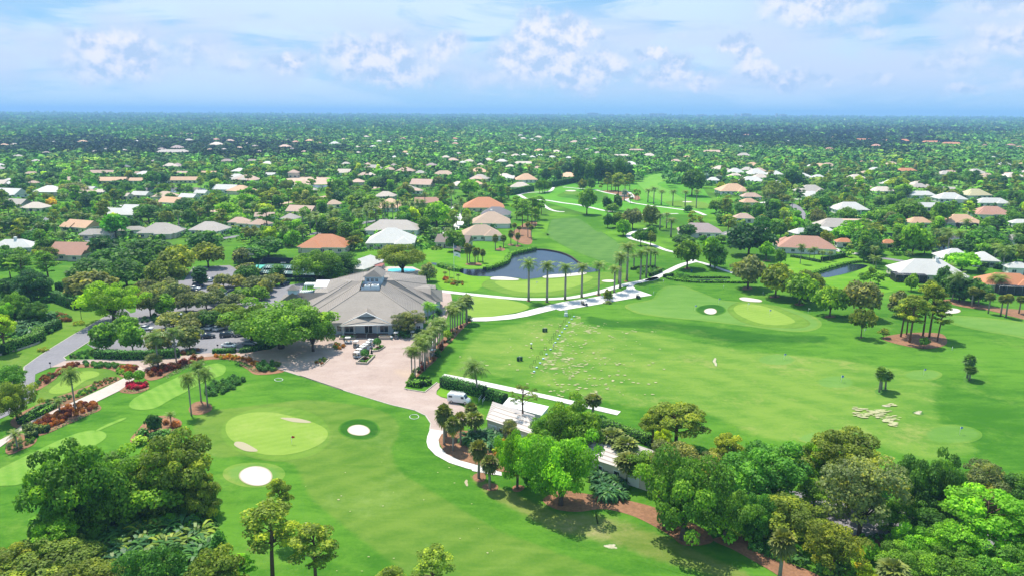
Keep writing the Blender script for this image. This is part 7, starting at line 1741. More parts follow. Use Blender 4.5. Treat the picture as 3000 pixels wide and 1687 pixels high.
T('big oak','E',400,1030,960,572,(.05,.12,.02),"huge low spreading oak shading the brick plaza and parked cars by the clubhouse",var=0); T('big oak','E',700,1060,400,690,(.045,.12,.02),"oak limb crown at the clubhouse end of the huge spreading oak",var=2); T('big oak','E',120,960,420,640,(.055,.12,.02),"oak crown over the dark parked cars at the huge oak's far end",var=1)
T('big oak','E',735,385,470,112,'mid',"spreading oak in front of the tennis court",var=2); T('big oak','E',960,350,460,135,'dark',"spreading oak behind the clubhouse beside the pool pavilion",var=1)
T('big oak','E',1545,335,460,66,'olive',"broad oak standing over the swimming pool",var=2); T('round tree','E',1780,400,170,225,'grey',"grey leafy tree between pool and flagpole")
T('spreading tree','E',900,395,220,285,'mid',"low leafy tree against the back of the clubhouse roof")
T('airy tree','E',1600,905,320,685,'grey',"rounded grey olive tree against the clubhouse front wall"); T('shrub','E',1550,915,200,830,'dark',"dark shrub under the grey olive tree"); T('shrub','E',1690,910,150,830,'deep',"dark shrub at the wall end by the shaded golf cart")
T('feather palm','E',1785,850,130,585,'bright',"bright areca palm at the clubhouse corner"); T('feather palm','E',1835,790,120,610,'bright',"second bright areca palm behind the clubhouse corner"); T('feather palm','E',1800,400,110,285,'bright',"bright areca palm at the far clubhouse corner")
T('shrub','E',1890,720,90,640,'dark',"dark shrub along the clubhouse side wall"); T('shrub','E',1850,760,100,690,'emerald',"green shrub along the clubhouse side wall")
dp_=["closest to the flat hedge","second in line","third in line","before the lower planter view","with the leaning crown","at the middle of the row","just past the middle","beside the red shrub","toward the clubhouse","near the maroon shrub","near the lollipop tree","last before the clubhouse corner"]
for i,(x,y) in enumerate(((1625,925),(1690,965),(1775,800),(1832,765),(1868,830),(1890,745),(1942,700),(1978,610),(2050,565),(2085,490),(2128,440),(2160,400),(2225,390),(2190,330),(1915,640),(2010,520),(1800,690),(2070,420))):
 plant('feather palm',g('N',x,y),4.9,8.6+(i % 3)*.5,'palm',None,None,desc="driveway palm")
for i,(x,y) in enumerate(((1995,890),(2016,870),(2040,905),(2062,850),(2090,835),(2110,800),(2035,840))):
 plant('feather palm',g('E',x,y),5.2,9.5,'palm',None,None,desc="palm at the clubhouse corner")
T('silver palm','E',2150,790,170,500,(.11,.17,.12),"silvery fan palm at the head of the practice green")

for (c,x,y,w_,t_,lb) in (('F',1010,672,135,308,"tall royal palm standing closest to the clubhouse, first of the front row"),('F',1166,682,140,328,"second royal palm of the front row along the cart path"),('F',1320,660,135,345,"third royal palm of the front row, over the bunker"),('F',1460,640,135,350,"fourth royal palm of the front row, with yellowed fronds"),('F',1603,620,120,330,"fifth royal palm of the front row beside the little tree"),
         ('Y',212,1020,170,675,"royal palm at the path fork with a green crown"),('Y',286,962,190,500,"tall royal palm just behind the path fork"),('Y',268,908,140,560,"slim royal palm hidden behind the fork palm"),('Y',370,872,210,383,"tallest royal palm at the pond end"),('Y',540,858,160,475,"royal palm at the front of the palm bed"),('Y',614,832,170,440,"royal palm at the right of the palm bed"),('Y',458,712,130,530,"short palm behind the palm bed"),('Y',724,705,110,495,"thin palm behind the box hedge"),('Y',665,700,150,455,"palm in the middle of the palm bed"),
         ('Y',924,322,150,75,"royal palm before the mauve brown house"),('Y',785,232,120,20,"pale trunked palm beside the dark bush on the cart path"),('Y',868,210,110,10,"pale trunked palm behind the cart path bush")):
 T('royal palm',c,x,y,w_*1.3,t_,'palm',lb)
for (x,y,t_,lb) in ((1708,487,312,"slim palm, first of the far fairway row"),(1780,512,288,"tallest palm of the far fairway row"),(1876,522,325,"third palm of the far fairway row"),(2020,532,325,"fourth palm of the far fairway row"),(2176,532,330,"fifth palm of the far fairway row, near the big tree"),(2315,562,320,"last palm of the far fairway row at the bunker")):
 T('royal palm','X',x,y,130,t_,'palm',lb)
T('silver palm','X',1412,468,95,308,'silver',"silver fan palm at the far mulch island"); T('silver palm','X',2435,240,80,110,'silver',"silver fan palm beside the far white houses"); T('silver palm','V',805,480,85,400,'silver',"silver blue fan palm on the curving street lawn")
T('silver palm','C',270,600,60,545,'silver',"silver palm in the far white group"); T('silver palm','U',1680,620,110,530,'silver',"silver leaved palm below the peach peaked house")

for (x,y,t_,w_,lb) in ((490,352,168,72,"cabbage palm on the pond lawn, first of the ringed group"),(508,342,180,66,"cabbage palm leaning behind the first of the ringed group"),(556,362,208,66,"cabbage palm in the middle of the ringed group"),(580,335,212,62,"cabbage palm behind the middle of the ringed group"),(622,348,224,62,"cabbage palm closest to the reeds in the ringed group"),(728,238,98,66,"cabbage palm alone on its mulch ring by the lawn house"),(797,218,105,62,"cabbage palm beside the tan house lawn"),(860,195,60,62,"cabbage palm before the pine bed"),(918,202,85,60,"cabbage palm at the edge of the pine bed")):
 T('cabbage palm','F',x,y,w_,t_,'fan',lb)
T('cabbage palm','F',770,234,30,205,'dark',"tiny palm on the mulch ring beside the tall cabbage palm")
for (x,y,t_,lb) in ((300,480,418,"small palm left of the flagpole"),(340,470,385,"small palm behind the flagpole"),(412,500,440,"small palm right of the flagpole")): T('feather palm','F',x,y,55,t_,'palm',lb)
T('round tree','F',392,250,185,82,'mid',"dense round lawn tree before the brown bungalow"); T('round tree','F',1682,668,80,572,'olive',"little tree in a dark bed beside the cart path"); T('round tree','F',190,170,80,110,'deep',"dark bush tree beside the brown bungalow")

for (x,y,w_,t_,lb) in ((368,912,190,445,"tall cabbage palm at the front corner of the mulch island"),(388,828,160,500,"cabbage palm just behind the corner one"),(462,978,160,575,"cabbage palm with a vine on its trunk"),(540,912,150,540,"slender cabbage palm in the middle of the mulch island"),(690,850,220,545,"full crowned cabbage palm at the back of the mulch island"),(655,740,150,445,"cabbage palm at the van end of the mulch island"),(733,1268,195,835,"cabbage palm alone on the path verge"),(853,1382,195,1000,"cabbage palm on the verge beside the leafy oak"),(1143,1372,180,1040,"cabbage palm partly under the leafy oak"),(1943,605,200,360,"solitary cabbage palm behind the end of the range path")):
 T('cabbage palm','L',x,y,w_*1.15,t_,'fan',lb)
for x,y in ((640,870),(700,900),(800,890),(850,930),(890,860),(760,850)):
 plant('large leaved plant',g('L',x,y),4.4,3.8,'deep',"dark large leaved plant in the mulch island","large leaved plants in the mulch island")
T('coconut palm','L',730,405,340,12,'palm',"large feather palm leaning over the hedge by the range path",var=0)
T('airy tree','L',1060,860,220,650,'grey',"grey green feathery tree against the maintenance building")
T('thin pine','L',1200,765,365,305,'pine',"thin pine with a flat crown above the white store")
T('dense tree','I',690,580,420,165,'mid',"dense green tree behind the front oak, nearest the range path",var=0)
T('big oak','I',600,935,560,400,(.060,.165,.018),"bright leafy oak with a thick vine clad trunk",var=0); T('big oak','I',285,815,300,400,(.058,.165,.016),"bright oak lobe over the cabbage palm verge",var=2)
T('dense tree','I',430,720,330,400,(.055,.150,.018),"round crowned bright tree between the two oak crowns",var=1)
for (x,y,w_,t_,lb) in ((965,600,240,368,"tall cabbage palm between the two big oaks"),(1060,660,230,430,"cabbage palm just right of the tall one between the oaks"),(1080,780,230,545,"low cabbage palm with drooping fronds between the oaks")): T('cabbage palm','I',x,y,w_,t_,'fan',lb)
for x,y in ((900,820),(960,850),(1010,800),(880,760),(930,880),(1000,880),(900,690)):
 plant('large leaved plant',g('I',x,y),3.8,3.4,'deep',"dark large leaved plant in the gap between the two oaks","large leaved plants between the oaks")
T('umbrella pine','I',1430,525,440,225,'pine',"umbrella pine with a wide flat crown at the range hedge",var=0); T('umbrella pine','I',1262,525,230,275,'pine',"smaller umbrella pine left of the wide one",var=1)
T('umbrella pine','I',1330,640,150,405,'lime',"yellow green pine top just below the two umbrella pines"); T('umbrella pine','I',1790,760,260,440,(.12,.17,.03),"yellowish pine top behind the front trees at the range hedge")
T('big oak','I',1480,1185,660,585,(.042,.125,.024),"big shaggy oak with its trunk in the orange mulch",var=1); T('big oak','I',1780,1190,430,790,(.045,.120,.026),"shaggy oak to the right of the big one, drooping low",var=2); T('airy tree','I',1430,880,480,480,'grey',"grey oak crown behind the big shaggy oak"); T('airy tree','I',1700,830,330,560,'grey',"grey green tree before the white service yard")
T('dense tree','J',60,930,620,470,'emerald',"vivid glossy green tree in the front row",var=0); T('dense tree','J',20,1180,260,870,'emerald',"lower vivid green tree with dark base"); T('dense tree','J',640,760,560,400,'olive',"olive brown tree reaching highest over the range target",var=1); T('dense tree','J',430,740,280,480,'bright',"sparse bright tree between the glossy and the olive ones")
T('airy tree','J',780,1160,600,590,'grey',"grey green airy oak with a dark straight trunk"); T('dense tree','J',1190,1060,330,600,'dark',"dark tree with rusty tips, left half"); T('dense tree','J',1370,1060,320,560,'dark',"dark tree with rusty tips, taller half")
T('airy tree','J',1650,980,380,615,'grey',"grey oak behind the bright pines at the right edge"); T('airy tree','J',1900,1050,360,680,'dark',"dark oak in the right edge behind the pines")
T('umbrella pine','J',1650,1330,640,855,'bright',"large bright pine with twisted limbs in the right corner",var=0); T('umbrella pine','J',1900,1420,460,1020,'bright',"bright pine in the right corner, lower right crown",var=1); T('umbrella pine','J',1450,1420,420,1080,'bright',"bright pine pad left of the twisted one",var=1)
T('airy tree','J',290,1180,520,850,'olive',"feathery olive tree behind the front fan palm"); T('airy tree','J',570,1440,420,1060,'olive',"feathery olive tree drooping over the mulch strip"); T('cabbage palm','J',205,1470,210,1080,'fan',"fan palm alone at the lower edge on the mulch strip")
T('dense tree','J',1180,1330,360,1075,'bright',"bright shrubby tree under the rusty tipped tree"); T('dense tree','J',1130,1520,420,1240,'mid',"green bushy tree at the lower edge by the fan palm"); T('dense tree','J',1450,1560,420,1260,'mid',"green bushy tree filling the lower edge under the pine pad"); T('dense tree','J',1750,1560,460,1220,(.05,.15,.03),"green bushy tree in the lower right corner"); T('dense tree','J',1960,1600,380,1240,'mid',"bushy tree at the extreme lower right corner")
T('clipped shrub','J',850,1330,135,1195,'bright',"round bright bush at the mulch gap between the front trees"); T('cabbage palm','J',1000,1600,260,1305,'fan',"pale fan palm at the lower edge in the gap"); T('shrub','J',760,1220,80,1170,'grey',"grey shrub beside the round bright bush")
T('dense tree','J',900,1560,260,1400,'lime',"yellow green bush at the lower edge beside the fan palm")
T('airy tree','I',1230,800,330,540,'mid',"leafy tree in front of the long pale ribbed roof"); T('airy tree','L',1420,900,330,590,(.05,.14,.02),"bright leafy tree against the white store wall")
for (x,y,w_,t_,cl,lb) in ((700,1000,300,760,'olive',"olive tree standing in the white service yard, near the glossy tree"),(1000,1130,320,880,'mid',"leafy tree at the yard side of the airy oak"),(1250,1180,300,930,'dark',"dark tree at the yard edge under the rusty tipped tree"),(450,960,280,740,'mid',"green tree before the service yard, left of the airy oak")):
 T('airy tree','J',x,y,w_,t_,cl,lb)

T('pine','H',245,1500,450,920,'pine',"tall pine with layered pads at the lower edge, left of the pair",var=0); T('pine','H',560,1540,400,1080,'pine',"tall pine at the lower edge, right of the pair",var=1); T('pine','H',315,1190,215,735,'pine',"slim small crowned pine behind the pair by the round bunker",var=2)
T('pine','H',1410,1640,330,1250,'pine',"pine top at the lower edge beside the fairway",var=1); T('pine','H',1120,1800,300,1400,'pine',"pine tip just entering the lower edge"); T('pine','H',60,1560,180,1290,'bright',"bright pine tip beside the grove at the lower edge")

for (x,y,w_,t_,cl,lb) in ((680,458,280,248,'grey',"grey green oak at the head of the range row by the inlet hedge"),(870,517,250,300,'olive',"second oak of the range row"),(1033,568,240,368,'mid',"third oak of the range row"),(1085,520,250,355,'olive',"oak tucked behind the third oak of the range row"),(1243,648,220,448,'mid',"fourth oak of the range row"),(1447,655,255,432,'grey',"dark oak ending the range row beside the thin tree")):
 T('spreading tree','K',x,y,w_,t_,cl,lb,parts=True)
T('open tree','K',1457,792,150,590,'olive',"thin bare limbed tree before the dark end oak")
for (x,y,w_,t_,lb) in ((1790,828,210,495,"pine at the front of the round mulch island"),(1730,788,180,520,"pine at the left of the round mulch island"),(1770,772,150,540,"pine at the back left of the round mulch island"),(1882,782,190,405,"tallest straight pine on the round mulch island"),(1925,792,200,428,"tall pine beside the tallest one on the mulch island"),(1980,818,150,550,"leaning pine at the right of the round mulch island")):
 T('pine','K',x,y,w_,t_,'pine',lb)
T('round tree','K',1710,650,150,480,'grey',"grey tree behind the pine island"); T('open tree','K',1886,866,70,790,'mid',"sapling at the front rim of the pine island"); T('open tree','K',1610,795,80,730,'olive',"low scrub tree left of the pine island")
for (x,y,t_,lb) in ((2330,628,478,"cabbage palm at the range edge, first of four"),(2415,645,492,"cabbage palm at the range edge, second of four"),(2452,655,485,"cabbage palm at the range edge, third of four"),(2540,628,500,"cabbage palm at the range edge nearest the frame side"),(2215,585,440,"cabbage palm in the dark clump beyond the pine island"),(2260,575,450,"second cabbage palm in the dark clump beyond the pine island")):
 T('tall cabbage palm','K',x,y,82,t_,'fan',lb)
for (x,y,w_,t_,cl,lb) in ((2130,545,190,380,'deep',"dark tree at the mulch edge below the orange house"),(2230,560,190,400,'dark',"broad dark tree below the orange house screen"),(2050,500,130,370,'dark',"dark slender tree left of the mulch edge"),(2010,470,120,300,'deep',"dark tree between the big white house and the mulch"),(1800,475,90,360,'mid',"young staked tree near the big white house")):
 T('round tree','K',x,y,w_,t_,cl,lb)
T('coconut palm','K',2080,545,150,330,'palm',"palm with a heavy crown at the mulch edge")
for i,(c,x,y,t_,lb) in enumerate((('K',1582,1168,975,"taller palm of the clump pair on bare sand"),('K',1624,1152,1000,"shorter palm of the clump pair on bare sand"),('K',1596,1150,990,"palm hidden inside the clump pair on bare sand"),('K',2185,1072,890,"upper palm of the leaning pair near the frame side"),('K',2200,1088,975,"lower palm of the leaning pair near the frame side"))): T('cabbage palm',c,x,y,100,t_,(.05,.115,.035),lb)
for (x,y,t_,lb) in ((1475,432,345,"first young tree on the lawn by the screened pool"),(1520,420,310,"second young tree on the lawn by the screened pool"),(1575,445,350,"third young tree on the lawn by the screened pool")): T('open tree','K',x,y,75,t_,'mid',lb)

for (kd,x,y,w_,t_,cl,lb) in (('spreading tree',1127,720,390,380,'mid',"forked tree inside the cart path fork with drooping limbs"),('round tree',1477,730,280,410,'emerald',"round bright tree on the right arm of the path fork"),('spreading tree',1420,690,300,340,'bright',"bright tree behind the round one at the path fork"),('spreading tree',1900,560,560,195,'deep',"great dark banyan with aerial roots beside the salmon house"),('spreading tree',2120,615,240,390,'bright',"bright spreading tree before the banyan"),('round tree',2300,668,150,480,'mid',"young green tree in front of the salmon house palms"),('spreading tree',545,428,190,230,'dark',"tree leaning over the bend of the cart path"),('spreading tree',668,432,190,262,'olive',"olive tree right of the leaning path tree"),('round tree',130,208,120,35,'dark',"dark tree at the fairway side, leftmost of the clump"),('round tree',250,200,200,20,'mid',"mid green tree in the fairway clump"),('round tree',325,305,210,115,'bright',"yellow tipped tree at the front of the fairway clump"),('spreading tree',440,225,260,-10,'grey',"grey tree at the right of the fairway clump"),('spreading tree',660,185,200,-50,'olive',"brownish tree before the dark palms"),('round tree',690,268,120,180,'emerald',"round dark bush at the cart path end"),('spreading tree',1080,430,330,300,'dark',"dark grey spreading tree by the mauve brown house"),('round tree',1130,330,230,170,'dark',"dark tree hiding the mauve brown house"),('tall tree',2262,310,190,105,'emerald',"boxy dense tree by the pale drive"),('round tree',1550,180,140,40,'dark',"dark tree left of the pale pink roof"),('round tree',2080,160,170,40,'grey',"grey tree right of the pale pink roof"),('round tree',1320,390,100,300,'emerald',"bush tree by the red shrubs of the mauve house"),('round tree',1720,440,200,290,'deep',"dark tree left of the great banyan"),('spreading tree',1560,400,200,300,'mid',"light tree between the fork and the banyan")):
 T(kd,'Y',x,y,w_,t_,cl,lb)
for (x,y,w_,t_,lb) in ((1185,235,130,5,"pine before the mauve brown house"),(1640,295,180,35,"pine beside the grey roof in the dark pines"),(1700,280,150,90,"leaning pine beside the grey roof"),(2372,292,110,85,"thin pine by the boxy dense tree"),(1290,230,120,60,"reddish pine over the mauve brown roof")): T('far pine','Y',x,y,w_,t_,'pine',lb)
T('shrub','Y',1345,345,90,290,'red',"red flowering shrub at the mauve brown house")

for (kd,x,y,w_,t_,cl,lb) in (('round tree',290,245,270,20,'deep',"dark round tree before the white house on the right street"),('spreading tree',860,350,340,105,'emerald',"deep green tree behind the inlet end"),('dense tree',930,440,240,220,'deep',"dark vine covered bush tree at the inlet end"),('round tree',1370,360,330,40,'bright',"large bright tree left of the coconut palms"),('round tree',1500,350,220,160,'mid',"darker tree in front of the large bright tree"),('spreading tree',1900,530,360,335,'bright',"lacy umbrella tree in front of the white pair"),('spreading tree',2140,320,420,90,'emerald',"wide glossy tree at the right pond shore"),('tall tree',1215,270,130,30,'mid',"slender tree left of the large bright tree"),('round tree',848,105,160,0,'mid',"green lawn tree beside the screened pool room"),('open tree',970,140,130,0,'olive',"sparse pale tree on the lawn above the small orange roof"),('round tree',2115,560,100,490,'dark',"dark round bush by the white garage drive")):
 T(kd,'W',x,y,w_,t_,cl,lb)
for (kd,x,y,w_,t_,lb) in (('coconut palm',1610,230,140,70,"coconut palm left of the pond gap"),('coconut palm',1720,270,190,65,"coconut palm in the middle of the pond gap"),('coconut palm',1885,300,170,85,"coconut palm at the right of the pond gap"),('coconut palm',980,500,170,360,"grey green palm at the inlet bend"),('coconut palm',1780,620,170,450,"palm in front of the big white house"),('coconut palm',2350,520,260,240,"large bright coconut palm by the shuttered house"),('coconut palm',2490,420,200,240,"coconut palm behind the shuttered house"),('coconut palm',2255,750,240,560,"palm before the orange screened house"),('feather palm',162,455,110,235,"slim tall palm at the end of the salmon house"),('feather palm',262,400,90,290,"first small palm in front of the salmon house"),('feather palm',310,405,100,270,"second small palm in front of the salmon house"),('feather palm',400,430,100,310,"third small palm in front of the salmon house"),('feather palm',480,420,90,320,"fourth small palm at the hedge of the salmon house"),('coconut palm',1345,410,110,320,"low feathery palm on the shaded lawn by the street")):
 T(kd,'W',x,y,w_,t_,'palm',lb)

for (kd,x,y,w_,t_,cl,lb) in (('spreading tree',940,640,290,325,'mid',"lone spreading oak on the far fairway with its shadow"),('round tree',1190,580,140,420,'dark',"dark tree right of the lone oak"),('round tree',1320,590,140,405,'dark',"taller dark tree right of the lone oak"),('round tree',1260,610,180,500,'mid',"low dark tree below the two right of the lone oak"),('spreading tree',715,175,230,-10,'deep',"deep green oak behind the far green hedge"),('spreading tree',430,250,190,70,'deep',"dark green tree at the left of the far hedge"),('spreading tree',540,250,190,85,'deep',"dark green tree second at the far hedge"),('round tree',890,325,130,195,'olive',"olive tree over the dark cart at the far green"),('round tree',995,325,110,195,'mid',"tree beside the olive one at the far green"),('spreading tree',2260,405,330,85,'dark',"huge dark tree on the right of the far fairway"),('spreading tree',2150,180,260,0,'dark',"grey dark tree behind the huge one"),('round tree',1760,780,220,570,'olive',"willowy tree at the edge of the far path"),('round tree',2210,615,110,520,'dark',"umbrella shaped dark tree by the far path"),('round tree',1740,860,110,790,'emerald',"round dark bush under the palms")):
 T(kd,'X',x,y,w_,t_,cl,lb)
for i,(x,y,w_,t_) in enumerate(((1200,345,110,110),(1250,335,120,150),(1335,402,190,130),(1300,345,140,150),(1420,350,150,140),(1480,330,120,130),(1490,500,70,380),(1550,460,70,320),(1590,450,60,330),(1120,340,60,240))): T('far pine','X',x,y,w_,t_,'pine',None,desc="pine of the far mulch island",parts=True)
for i,(x,y,w_,t_) in enumerate(((130,800,190,470),(250,760,180,440),(200,720,180,470),(330,700,180,420),(60,700,160,420),(290,800,150,560),(370,640,120,430),(160,640,160,440))): T('far pine','X',x,y,w_,t_,'mid',None,desc="pine of the dense stand left of the pond fairway",parts=True)
for (x,y,t_,lb) in ((28,900,740,"cabbage palm left of the dense pine stand"),(90,900,780,"second cabbage palm left of the dense pine stand"),(240,945,760,"cabbage palm in the mulch of the dense pine stand"),(200,925,720,"slim cabbage palm among the pine stand trunks")): T('tall cabbage palm','X',x,y,85,t_,'fan',lb)
for (x,y,t_) in ((345,375,215),(385,370,225),(410,360,230),(450,355,220)): T('spreading tree','X',x,y,110,t_,'mid',None,desc="tree of the grove at the hedge bend")
for i in range(11): T('tall tree','X',830+i*62+(i % 3)*9,250-(i % 2)*40,140,-70+(i % 4)*30,['dark','deep','mid'][i % 3],None,desc="tall dark tree of the belt behind the far green",parts=False)

for (c,kd,x,y,w_,t_,cl,lb) in (('T','spreading tree',230,800,370,610,'dark',"wide dark oak shading the road bend at the left lake"),('T','spreading tree',1170,850,270,620,(.035,.15,.015),"bright wide tree in front of the low grey house"),('T','spreading tree',1500,690,300,520,'dark',"grey dark tree above the sandy street"),('T','spreading tree',1870,640,260,470,'dark',"dark tree right of the peach gable"),('T','round tree',2320,690,260,500,'bright',"tall bright tree before the tan roof with palms"),('T','round tree',520,560,130,448,'yellow',"yellow flowering tree beside the pale low house"),('T','spreading tree',745,420,300,305,'grey',"wide grey green tree above the steep white gables"),('T','round tree',1150,470,150,330,'dark',"dark tree between the second and third white gables"),('T','round tree',205,375,180,235,'deep',"dark tree behind the white gabled lake house"),('T','spreading tree',1540,330,190,190,'emerald',"left of the two dark lollipop trees at the lake"),('T','round tree',1650,310,130,195,'deep',"right of the two dark lollipop trees at the lake"),('T','round tree',1440,195,140,122,'bright',"low round bright tree in the back row of lawns"),('T','round tree',1915,180,150,85,'olive',"olive round tree in the back row of lawns"),('T','spreading tree',680,195,220,105,'bright',"bright broad tree in the back row of lawns"),('T','round tree',810,180,120,105,'bright',"bright round tree beside the broad one in the back row"),('T','spreading tree',1630,120,150,45,'deep',"dark oak in the far shade belt"),('T','spreading tree',520,300,200,190,'dark',"dark tree by the red covered pool"),('T','round tree',660,290,150,195,'mid',"tree next to the dark pool tree"),
          ('U','spreading tree',1990,745,300,500,'bright',"big bright domed tree beside the long grey house"),('U','spreading tree',1230,560,340,400,'mid',"massive green tree behind the avenue palms"),('U','round tree',455,240,145,135,'bright',"clipped bright round tree beside the two storey house"),('U','spreading tree',265,165,160,105,'lime',"lime umbrella tree near the clipped round tree"),('U','round tree',1160,215,120,110,'emerald',"left lollipop tree beyond the sandy lot"),('U','round tree',1250,225,85,140,'emerald',"right lollipop tree beyond the sandy lot"),('U','round tree',1450,370,220,235,'deep',"dark green tree in the row above the cream house"),('U','spreading tree',1010,430,220,270,'mid',"tall leafy tree in the street row before the sandy lot"),('U','spreading tree',640,480,260,320,'mid',"leafy tree in the street row, second toward the lot"),('U','spreading tree',340,520,280,380,'olive',"olive tree in the street row near the lane houses"),('U','round tree',100,590,240,420,'bright',"bright tree at the end of the street row"),('U','round tree',680,720,150,640,'dark',"dark garden tree beside the white car drive"),('U','round tree',490,745,110,655,'grey',"grey garden tree in front of the small grey house"),('U','round tree',2190,860,200,780,'bright',"round bright bush tree before the pond side tan house"),('U','spreading tree',930,720,330,600,'dark',"dark hedge like trees along the avenue, left part"),('U','spreading tree',1060,740,230,650,'deep',"dark hedge like trees along the avenue, right part"),('U','far pine',285,770,170,540,'mid',"pine rising between the lane houses"),('U','round tree',230,850,220,740,'mid',"olive round tree at the left end of the dark lane hedge"),('U','spreading tree',1680,420,190,330,'olive',"brownish tree above the peach peaked house"),('U','spreading tree',2420,260,120,185,'mid',"small forked tree in front of the pink roof"),('U','spreading tree',2310,430,220,275,'bright',"bright wide tree behind the salmon gabled house"),
          ('V','round tree',240,345,240,160,'dark',"big round dark tree in front of the far white group"),('V','spreading tree',510,570,240,430,'emerald',"green flat topped tree above the curving street"),('V','round tree',960,770,150,650,'mid',"mid green tree right of the weathered grey house"),('V','spreading tree',1180,700,240,540,'mid',"left of the leafy twin trees before the peach house"),('V','spreading tree',1390,700,320,500,'mid',"right of the leafy twin trees before the peach house"),('V','spreading tree',1720,740,210,500,'mid',"tree between the two peach houses"),('V','spreading tree',1300,370,210,260,'lime',"lime green tree over the cream roof"),('V','round tree',1360,440,170,310,'bright',"bright tree in front of the cream roof"),('V','round tree',1715,400,90,320,'emerald',"boxy green tree on the far course edge"),('V','round tree',1790,400,70,330,'dark',"dark round tree beside the boxy one on the far course"),('V','spreading tree',1850,310,170,190,'mid',"tree on the far course beside the dark palm"),('V','spreading tree',2010,325,200,180,'emerald',"larger tree on the far course with red dirt behind"),('V','far pine',2200,440,110,320,'olive',"slim pine on the far course before the hedge"),('V','spreading tree',60,470,260,300,'olive',"tall olive tree beside the wide peach house"),('V','date palm',1690,340,90,230,'dark',"heavy dark palm on the far course"),('V','spreading tree',2450,640,200,540,'dark',"dark tree row right of the salmon house"),('V','spreading tree',2150,640,280,570,'dark',"dark tree row in front of the salmon house")):
 T(kd,c,x,y,w_,t_,cl,lb)
for i,(c,x,y,w_,h_) in enumerate([('U',x,650+(x*7 % 30),100,0) for x in range(1300,1860,50)]+[('U',x,800-(x % 40),95,0) for x in (880,935,985,650,720,780,1190,1215)]+[('B',x,905,0,0) for x in (200,265,330,490,550)]+[('B',905,850,0,0),('B',870,925,0,0),('B',830,800,0,0),('B',190,935,0,0),('B',140,985,0,0)]):
 plant(['royal palm','date palm','feather palm'][i % 3],g(c,x,y),6.5,11+(i % 4),'palm',None,None,desc="avenue palm",parts=False)
# ------------------------------------------------------------------ distant roofs, each a house of its own
DROOF=[]
def far_house(c,xl,xr,yc,rcx,rot=0.0,hz=3.0,depth=.75,label=None,cat="house",name="distant_house"):
 s=CR[c][2]; Cn=g(c,(xl+xr)/2,yc,hz+1.5); W=max(7.0,(xr-xl)/s/ppm(Cn)); Dp=max(9.0,min(W*depth,26)); rz=R_(rot)
 mb=MB(); hip(mb,0,0,W,Dp,hz,R_(28),0,1.0); mb.m=[0 if m==0 else 1 for m in mb.m]
 mb.box((0,0,hz/2),(W,Dp,hz),0,2)
 rc=ROOFC[rcx]; k=_tr.uniform(.9,1.1)
 o=mb.build(name,[m_roof,m_white,m_wallc],loc=(Cn.x,Cn.y,0),rz=rz,color=tuple(x*k for x in rc))
 DROOF.append((o,rcx,Vector((Cn.x,Cn.y,0)),max(W,Dp)/2,label)); tag(o,label,cat); return o
FB=[(420,545,510,'pink'),(560,632,525,'pale'),(330,402,500,'pink'),(190,252,540,'cream'),(0,82,520,'cream'),(755,822,412,'cream'),(800,882,432,'pink'),(858,912,386,'cream'),(888,942,452,'white'),(930,1002,440,'cream'),(1028,1072,466,'cream'),(1078,1142,430,'cream'),(1090,1152,376,'white'),(1168,1252,442,'white'),(1200,1252,386,'white'),(1240,1312,480,'cream'),(1280,1352,400,'cream'),(1350,1402,396,'white'),(1300,1452,456,'cream'),(1418,1462,410,'white'),(1450,1502,490,'pink'),(1470,1532,402,'white'),(1558,1622,412,'white'),(1590,1662,372,'cream'),(1690,1742,416,'white'),(1455,1535,365,'peach'),(1830,1882,356,'pale'),(1900,1962,382,'pale'),(2045,2182,402,'cream'),(2160,2292,362,'pink'),(2276,2372,400,'cream'),(2490,2562,440,'pink'),(100,152,380,'cream'),(208,272,336,'white'),(258,312,296,'white'),(98,142,337,'cream'),(340,382,300,'white'),(438,492,276,'salmon'),(460,502,374,'peach'),(588,622,270,'salmon'),(828,882,276,'orange'),(826,892,314,'salmon'),(846,880,292,'white'),(1320,1382,256,'white'),(1340,1402,276,'cream'),(1440,1482,292,'white'),(1452,1522,266,'cream'),(1550,1592,292,'pink'),(1730,1792,298,'pink'),(1630,1702,231,'pale'),(940,962,184,'pink'),(1300,1340,178,'salmon'),(1580,1608,178,'orange'),(2120,2145,204,'orange'),(2170,2240,206,'orange'),(2250,2312,207,'salmon'),(1350,1382,216,'white'),(780,802,206,'white'),(830,882,240,'cream'),(990,1052,226,'white'),(1905,1985,240,'pink'),(2000,2050,256,'pale'),(690,745,300,'salmon'),(270,310,212,'salmon'),(150,200,238,'salmon'),(160,215,262,'cream'),(480,520,392,'white'),(380,420,410,'white'),(0,70,460,'pale'),(180,215,462,'pink'),(640,720,470,'mauve'),(370,420,470,'mauve'),(980,1060,570,'pink'),(990,1060,605,'peach'),(80,165,590,'pink'),(430,560,640,'pale')]
